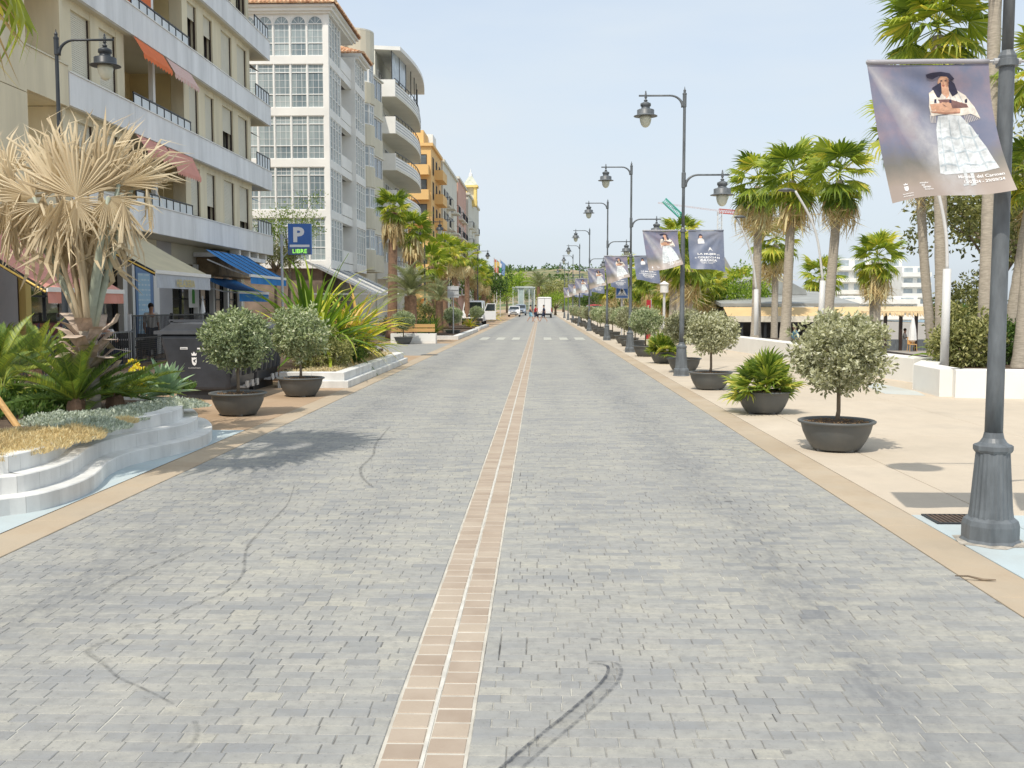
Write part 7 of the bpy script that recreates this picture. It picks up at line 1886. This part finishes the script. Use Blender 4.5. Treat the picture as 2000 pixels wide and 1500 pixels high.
person('pedestrian in a red top walking across the road, seen on the centre line', (gp(1046,629).x,y_,.012), R(90), WALK, [('top',TOP,.02,'red_cloth','pelvis'),('shorts',SHORTS,.02,'navy_cloth','pelvis')], group='people crossing the road')
person('pedestrian in a black top walking just left of the one in red', (gp(1036,629).x,y_+1.2,.012), R(90), dict(WALK, lkn=(.10,.05,.5), lan=(.1,.3,.16), lto=(.1,.22,.05), rkn=(-.1,-.22,.52), ran=(-.1,-.33,.1), rto=(-.1,-.47,.06)), [('top',TANK,.018,'navy_cloth','pelvis'),('shorts',SHORTS,.02,'blue_cloth','pelvis')], group='people crossing the road')
person('pedestrian in dark clothes striding in front of the white box van', (gp(1062,629).x,y_+.4,.012), R(-90), WALK, [('top',TOP,.02,'navy_cloth','pelvis'),('shorts',SHORTS,.02,'navy_cloth','pelvis')], group='people crossing the road')
SIT = dict(pelvis=(0,.05,.52), waist=(0,.06,.68), chest=(0,.04,.92), neck=(0,.02,1.09), chin=(0,0,1.16), head=(0,-.01,1.26), crown=(0,0,1.36), lsh=(.17,.03,1.02), rsh=(-.17,.03,1.02), lel=(.23,-.06,.77), rel=(-.23,-.06,.77), lwr=(.14,-.26,.80), rwr=(-.14,-.26,.80), lha=(.10,-.33,.82), rha=(-.10,-.33,.82),
           lhi=(.10,0,.50), rhi=(-.10,0,.50), lkn=(.12,-.42,.50), rkn=(-.12,-.42,.50), lan=(.12,-.40,.09), ran=(-.12,-.40,.09), lto=(.12,-.56,.04), rto=(-.12,-.56,.04))
def chair(label, loc, rz, m, group=None):
    t = thing('chair', label, 'chair', (0,0,0), group)
    b = MB(); b.box(-.22,.22,-.22,.22,.42,.46); b.build('seat', m, t); b = MB(); b.box(-.22,.22,.2,.24,.46,.88); b.build('backrest', m, t)
    for sx_ in (-1,1):
        for sy_ in (-1,1): b = MB(); b.bar((sx_*.2,sy_*.2,.42),(sx_*.22,sy_*.23,0),.03); b.build('leg', m, t)
    t.location = loc; t.rotation_euler = (0,0,rz); return t
W1 = (-11.6,32.8,0); person('woman with tied hair and sunglasses seated on the terrace', W1, R(60), SIT, [('dress',['pelvis','waist','chest','lhi','rhi','lkn','rkn'],.025,'navy_cloth','pelvis')])
chair('dark terrace chair under the seated woman', W1, R(60), M['black_metal'], 'terrace chairs')
W2 = (-10.95,25.6,0); person('person with black hair seated with the back to the street', W2, R(170), SIT, [('shirt',TOP,.02,'white_cloth','pelvis'),('trousers',SHORTS+['lan','ran'],.02,'navy_cloth','pelvis')])
chair('dark terrace chair under the person turned away', W2, R(170), M['black_metal'], 'terrace chairs')
W3 = (-12.1,31.6,0); person('waiter in a white shirt standing under the beige awning', W3, R(40), {}, [('shirt',TOP,.02,'white_cloth','pelvis'),('trousers',SHORTS+['lan','ran'],.02,'navy_cloth','pelvis')])
t = thing('table', 'round dark terrace table beside the seated woman', 'table', (-11.2,33.3,0)); b = MB(); b.lathe([(.34,.70),(.35,.715),(.35,.73),(.0,.735)], 18, (-11.2,33.3,0)); b.build('table_top', M['metal_lite'], t); b = MB(); b.lathe([(.22,0),(.2,.03),(.03,.05),(.03,.7)], 10, (-11.2,33.3,0)); b.build('leg', M['black_metal'], t)
t = thing('parasol', 'closed white parasol on the terrace behind the railing', 'parasol', (-11.5,34.7,0)); b = MB(); b.tube([(-11.5,34.7,0),(-11.5,34.7,2.0)], .025, 6); b.build('pole', M['metal_lite'], t); b = MB(); b.lathe([(.16,1.0),(.14,1.05),(.07,1.6),(.0,1.95)], 8, (-11.5,34.7,0)); b.build('canopy', M['white_cloth'], t)
q = gp(1553,662,-1.1); person('person in a pale blue shirt walking behind the low wall', (atd(1553,650,41).x,41,-1.12+.35), R(-100), WALK, [('shirt',TOP,.025,'blue_cloth','pelvis'),('shorts',SHORTS,.02,'white_cloth','pelvis')])
person('person in a pink patterned dress by the beach bar', (atd(1477,650,46).x,46,-1.15+.3), R(30), {}, [('dress',['pelvis','waist','chest','lsh','rsh','lhi','rhi','lkn','rkn'],.04,'pink_cloth','pelvis')])
person('person in white seated under the thatched hut', (atd(1768,640,66).x,66,-1.15), R(60), SIT, [('shirt',TOP,.02,'white_cloth','pelvis'),('shorts',SHORTS,.02,'navy_cloth','pelvis')])
person('person in pink walking past the broad leaved plant', (atd(1862,650,38).x,38,-1.15+.4), R(80), WALK, [('shirt',TOP,.02,'pink_cloth','pelvis'),('shorts',SHORTS,.02,'white_cloth','pelvis')])

for i, (x, y, rz) in enumerate(((-11.9,28.2,.6),(-11.2,28.9,3.4),(-12.2,30.2,1.2),(-11.4,35.2,2.6),(-12.0,21.8,.3),(-11.3,23.6,2.9))):
    chair(('dark terrace chair near the grey railing post','dark terrace chair beside the second railing post','dark terrace chair under the middle of the beige awning','dark terrace chair by the closed white parasol','dark terrace chair under the near end of the pink awning','dark terrace chair under the middle of the pink awning')[i], (x,y,0), rz, M['black_metal'], 'terrace chairs')
for i, (x, y) in enumerate(((-11.5,28.5),(-11.8,22.6))):
    t = thing('table', ('round pale terrace table under the beige awning','round pale terrace table under the pink awning')[i], 'table', (x,y,0)); b = MB(); b.lathe([(.34,.70),(.35,.715),(.35,.73),(.0,.735)], 18, (x,y,0)); b.build('table_top', M['metal_lite'], t); b = MB(); b.lathe([(.22,0),(.2,.03),(.03,.05),(.03,.7)], 10, (x,y,0)); b.build('leg', M['black_metal'], t)
# ---- curved white lamps on the beach side
def curved_lamp(label, base, pts, head):
    t = thing('curved_lamp', label, 'street lamp', base, 'white curved lamps')
    P = [Vector(p) for p in pts]; n1 = 2
    b = MB(); b.tube([tuple(P[0]), tuple(P[1])], [.085,.08], 10); b.build('lower_pole', M['lamp_white'], t, True)
    b = MB(); b.tube([tuple(v) for v in spline(P[1:], 6)], .034, 8); b.build('curved_pole', M['lamp_white'], t, True)
    h = P[-1]; b = MB(); b.lathe([(.05,-.02),(.20,.0),(.22,.03),(.10,.07),(.0,.09)], 12, (h.x+head,h.y,h.z)); b.build('lamp_head', M['metal_grey'], t, True); b = MB(); b.bar(h, (h.x+head,h.y,h.z+.03), .05); b.build('bracket', M['metal_grey'], t)
def pxs(L, d): return [tuple(atd(a, c, d)) for a, c in L]
p_ = pxs([(1601,662),(1607,548),(1597,470),(1580,420),(1553,373)], 29); curved_lamp('white curved lamp left of the tidy fan palm', p_[0], p_, -.25)
p_ = pxs([(1477,655),(1477,565),(1470,510),(1455,460),(1437,425)], 37); curved_lamp('white curved lamp beside the left palm of the clump', p_[0], p_, .15)
p_ = pxs([(1844,717),(1850,525),(1848,460),(1838,400),(1822,340)], 20.6); curved_lamp('nearest white curved lamp behind the large banner', p_[0], p_, -.2)
p_ = pxs([(1391,640),(1388,560),(1386,525)], 34)
t = thing('small_lamp', 'small post lamp with a white cap left of the second street lamp', 'street lamp', (atd(1297,600,40).x,40,0)); x = atd(1297,600,40).x
b = MB(); b.tube([(x,40,0),(x,40,2.15)], .05, 8); b.build('post', M['lamp_white'], t); b = MB(); b.lathe([(.06,2.15),(.16,2.18),(.16,2.48),(.2,2.5),(.02,2.62)], 12, (x,40,0)); b.build('head', M['white'], t)
t = thing('beach_flag', 'slim red banner post behind the right potted trees', 'flag', (atd(1267,600,42).x,42,0)); x = atd(1267,600,42).x; b = MB(); b.box(x-.09,x+.09,42,42.03,.3,1.9); b.build('cloth', M['red_cloth'], t); b = MB(); b.tube([(x+.1,42,0),(x+.1,42,1.95)], .015, 5); b.build('post', M['metal_lite'], t)

# ---- beach bar and thatched hut
t = thing('beach_bar', 'low beach bar with sand coloured front awning and grey roof', 'building', (14,52,-1.15))
x0, x1, yb = atd(1440,600,50).x, atd(1665,600,50).x, 50
b = MB(); b.box(x0-.5,x1,yb+1.2,yb+7,-1.15,1.55); b.build('wall', M['dark_in'], t)
b = MB(); b.slab([(yb-.1,1.62),(yb+7.5,2.3),(yb+7.5,2.45),(yb-.1,1.78)], 'x', x0-.8, x1+.3); b.build('roof', M['roof_grey'], t)
b = MB(); b.quad((x0-.7,yb-.15,1.60),(x1+.2,yb-.15,1.60),(x1+.2,yb-1.3,1.18),(x0-.7,yb-1.3,1.18)); b.build('awning', M['sand_awn'], t)
b = MB(); b.quad((x0-.7,yb-1.305,1.18),(x1+.2,yb-1.305,1.18),(x1+.2,yb-1.31,.90),(x0-.7,yb-1.31,.90)); b.build('valance', mat('pale_valance', (.72,.66,.55), .8), t)
for i in range(6): b = MB(); xx = x0+(x1-x0)*i/5; b.box(xx-.06,xx+.06,yb-1.2,yb-1.08,-1.15,1.18); b.build('post', M['black_metal'], t)
b = MB(); b.box(x0,x1,yb-.6,yb-.4,-1.15,-.1); b.build('counter', M['black_metal'], t)
b = MB(); xx = atd(1500,560,54).x; b.slab([(xx-.8,2.25),(xx+2.3,2.25),(xx+2.2,2.5),(xx+.9,3.2),(xx-.2,3.3),(xx-.8,3.0)], 'y', 55, 60); b.build('gable', M['roof_grey'], t)
t = thing('thatched_hut', 'open beach hut with thatched roof and dark posts', 'hut', (22,66,-1.15)); yb = 66
x0, x1 = atd(1690,640,66).x, atd(1838,640,66).x
b = MB(); b.slab([(yb-1.4,1.32),(yb+3,1.62),(yb+7.4,1.32),(yb+7.4,1.2),(yb+3,1.5),(yb-1.4,1.2)], 'x', x0-.6, x1+.4); 
for i in range(160):
    x = rr.uniform(x0-.6,x1+.4); b.quad((x,yb-1.42,1.28),(x+.07,yb-1.42,1.28),(x+.06,yb-1.5,1.02+rr.uniform(-.12,.12)),(x+.01,yb-1.5,1.05))
b.build('thatch', M['straw_roof'], t)
for i in range(6): b = MB(); xx = x0+(x1-x0)*i/5; b.box(xx-.09,xx+.09,yb-1,yb-.82,-1.15,1.3); b.build('post', M['dark_frame'], t)
b = MB(); b.box(x0,x0+(x1-x0)*.75,yb-.9,yb-.8,-1.15,-.45); b.build('front_panel', M['metal_grey'], t)
wood_c = M['wood']
for i in range(3): chair(['wooden chair at the left of the hut front','wooden chair in the middle of the hut front','white chair right of the closed parasol'][i], (x0+2.2+1.3*i+(2 if i == 2 else 0),yb-2.2,-1.15), R(20*i), wood_c if i < 2 else M['white'], 'beach chairs')
t = thing('parasol', 'closed white parasol hanging at the thatched hut', 'parasol', (atd(1783,640,64).x,64,-1.15)); x = atd(1783,640,64).x; b = MB(); b.tube([(x,64,-1.15),(x,64,1.0)], .03, 6); b.build('pole', M['metal_lite'], t); b = MB(); b.lathe([(.12,-.55),(.26,-.45),(.2,.2),(.08,.85),(0,.95)], 8, (x,64,0)); b.build('canopy', M['white_cloth'], t)

# ---- white apartment blocks far on the right
def far_block(label, px0, px1, ytop, d, floors, step, ybase=612):
    a = atd(px0, ytop, d); c = atd(px1, ytop, d); h = a.z; t = thing('white_apartments', label, 'building', ((a.x+c.x)/2,d,-1), 'white apartments by the beach')
    b = MB(); b.box(a.x,c.x,d,d+14,-1.2,h); b.build('wall', M['white_wall'], t); fh = (h+1)/floors; n_ = max(2,int((c.x-a.x)/step))
    for k in range(floors):
        b = MB(); b.box(a.x-.2,c.x+.2,d-1.0,d-.001,-1+fh*k,-1+fh*k+.9); b.build('balcony_band', M['white_wall'], t)
        for i in range(n_):
            x = a.x+(c.x-a.x)*(i+.15)/n_; w = (c.x-a.x)/n_*.65; z = -1+fh*k+.92
            b = MB(); b.box(x,x+w,d-.06,d-.002,z,z+fh-1.25); b.build('window', M['far_glass_light'], t)
far_block('white terraced apartments, upper block behind the palms', 1632, 1762, 505, 230, 5, 3.6)
far_block('white terraced apartments, long lower block', 1640, 1792, 578, 200, 3, 3.2)
far_block('white apartments with a tall side, right part behind the palm', 1762, 1815, 520, 215, 5, 3.4)
far_block('low white block left, half hidden by the curved lamp', 1560, 1640, 583, 210, 2, 3.4)

# ---- hut roofs and house behind the title banner
t = thing('grey_roof_house', 'pale house with a grey pitched roof below the title banner', 'building', (13,70,0)); x0, x1 = atd(1358,600,70).x, atd(1425,600,70).x
b = MB(); b.box(x0,x1,70,78,-1.2,2.8); b.build('wall', M['pale_cream'], t); b = MB(); b.slab([(x0-.8,2.6),(x1+.6,2.9),((x0+x1)/2+.6,4.9)], 'y', 69, 79); b.build('roof', M['asph'], t)
# ---- pavilion, flags, cranes at the road end
M['pav'] = mat('pale_green_frame', (.50,.56,.55), .5, .1, 3); M['pav_glass'] = mat('pale_glazing', (.42,.52,.52), .15, .25, .6, spec=.7)
t = thing('glass_pavilion', 'tall pale glass pavilion frame at the end of the road', 'pavilion', (gp(1022,612).x,215,0)); x0, x1 = atd(1002,600,215).x, atd(1044,600,215).x
for i in range(5): b = MB(); xx = x0+(x1-x0)*i/4; b.box(xx-.1,xx+.1,215,215.2,0,5.6); b.build('post', M['pav'], t)
for i in range(4): b = MB(); b.quad((x0+(x1-x0)*i/4+.12,215.1,.3),(x0+(x1-x0)*(i+1)/4-.12,215.1,.3),(x0+(x1-x0)*(i+1)/4-.12,215.1,5.4),(x0+(x1-x0)*i/4+.12,215.1,5.4)); b.build('glass_panel', M['pav_glass'] if i == 1 else M['glass_blue'], t)
b = MB(); b.slab([(x0-.3,5.4),(x1+.3,5.4),(x1-.6,5.7),(x0+.6,5.7)], 'y', 214.8, 221); b.build('roof', M['pav'], t)
for i, (px, c1, nm) in enumerate(((965,'flag_o','red and yellow flag on the left pole'),(970,'flag_g','green and white flag on the middle pole'),(977,'flag_b','blue flag on the right pole'))):
    if 'flag_o' not in M: M['flag_o'] = stripe_canvas('flag_red_yellow', (.6,.20,.14), (.72,.52,.16), 'Z', 1.6); M['flag_g'] = stripe_canvas('flag_green_white', (.05,.30,.12), (.75,.75,.75), 'Z', 1.6); M['flag_b'] = mat('flag_blue', (.20,.32,.55), .8)
    a = atd(px, 503+3*(i>0), 150); t = thing('flag', nm, 'flag', (a.x,150,0), 'flags at the road end')
    b = MB(); b.tube([(a.x,150,0),(a.x,150,a.z)], .06, 6); b.build('pole', M['lamp_white'], t); b = MB()
    for k in range(6): b.quad((a.x+.05+.12*k,150+.1*math.sin(k),a.z-.15-.10*k),(a.x+.17+.12*k,150+.1*math.sin(k+1),a.z-.25-.10*k),(a.x+.12+.10*k,150+.1*math.sin(k+1),a.z-2.2-.06*k),(a.x+.02+.10*k,150+.1*math.sin(k),a.z-2.1-.06*k))
    b.build('cloth', M[c1], t)
def lattice(b, a, c, w, n_):
    a = Vector(a); c = Vector(c); d = (c-a).normalized(); s = d.cross(Vector((0,1,0))); s = (s if s.length > .1 else Vector((1,0,0))).normalized()*w/2; e = d.cross(s).normalized()*w/2
    cs = [s+e,s-e,-s-e,-s+e]
    for q in cs: b.bar(a+q, c+q, w*.16)
    for i in range(n_):
        p0 = a.lerp(c,i/n_); p1 = a.lerp(c,(i+1)/n_)
        for k in range(4): b.bar(p0+cs[k], p1+cs[(k+1)%4], w*.09)
m_g = mat('green_crane_paint', (.08,.42,.33), .5); m_r = mat('red_crane_paint', (.55,.12,.09), .5)
t = thing('tower_crane', 'green tower crane with raised jib in the distance', 'crane', (gp(1328,600).x*1,380,0)); X = lambda px, py: atd(px,py,380)
b = MB(); p0 = X(1327,445); lattice(b, (p0.x,380,0), p0, 1.9, 18); b.build('tower', m_g, t); b = MB(); lattice(b, X(1333,425), X(1297,391), 1.7, 14); b.build('jib', m_g, t); b = MB(); q = X(1331,415); b.bar(p0, q, .8); b.bar(q, X(1312,405), .2); b.build('mast_head', m_g, t)
t = thing('tower_crane', 'red and white tower crane with level jib in the distance', 'crane', (X(1406,600).x,380,0)); b = MB(); p0 = X(1406,412); lattice(b, (p0.x,380,0), p0, 1.5, 20); b.build('tower', M['lamp_white'], t); b = MB(); lattice(b, X(1404,412), X(1450,416), 1.4, 14); b.build('counter_jib', m_r, t); b = MB(); lattice(b, X(1406,412), X(1285,396), .4, 24); b.build('jib', mat('pale_pink_crane_paint', (.62,.48,.46), .5), t)
# ---- hill and far ground
n = NT('dry_hillside'); pos = n.coord('World'); f1 = n.noise(.035,5,pos,.65); f2 = n.noise(.15,4,pos,.6); c = n.ramp(f1, [(.35,(.15,.18,.07)),(.5,(.27,.23,.12)),(.65,(.38,.28,.18))]); c = n.mix(n.rng(f2,.45,.6), c, (.08,.12,.045)); n.bsdf(c, .95); M['hill'] = n.m
b = MB(); nx, ny = 60, 14; vs = []
for j in range(ny+1):
    for i in range(nx+1):
        x = -260+i*9; y = 420+j*22; u = (x+60)/150; s = math.sin(PI*min(1,j/ny*1.0)*.55)
        h = (16+7*math.exp(-((x+25)/55)**2)+6*math.exp(-((x-35)/60)**2)) * (1/(1+math.exp((x-110)/22))) * s + 4*noise.noise(Vector((x*.03,y*.03,0)))*s - .3
        vs.append((x,y,h))
b.add(vs, [(j*(nx+1)+i,j*(nx+1)+i+1,(j+1)*(nx+1)+i+1,(j+1)*(nx+1)+i) for j in range(ny) for i in range(nx)]); b.build('hill', M['hill'], kind='structure', smooth=True)
r_ = random.Random(9); mb = MB()
for k in range(900):
    i = r_.randrange(nx); j = r_.randrange(ny); v = Vector(vs[j*(nx+1)+i])+Vector((r_.uniform(0,9),r_.uniform(0,20),1.0)); leaf_cards(mb, v, 26, r_.uniform(1.5,3.2), 1.6, .9, r_, 0, .4, .4)
mb.build('hill_scrub', M['leaf_green'], kind='stuff')
mb = MB()
for k in range(1500):                                   # wooded strip behind the promenade on the right
    y = r_.uniform(150,330); x = r_.uniform(14, .22*y); leaf_cards(mb, Vector((x,y,r_.uniform(-.5,3.6)*r_.random())), 22, 1.6, 1.2, .7, r_, 0, .5, .45)
mb.build('far_wood', M['leaf_olive'], kind='stuff')
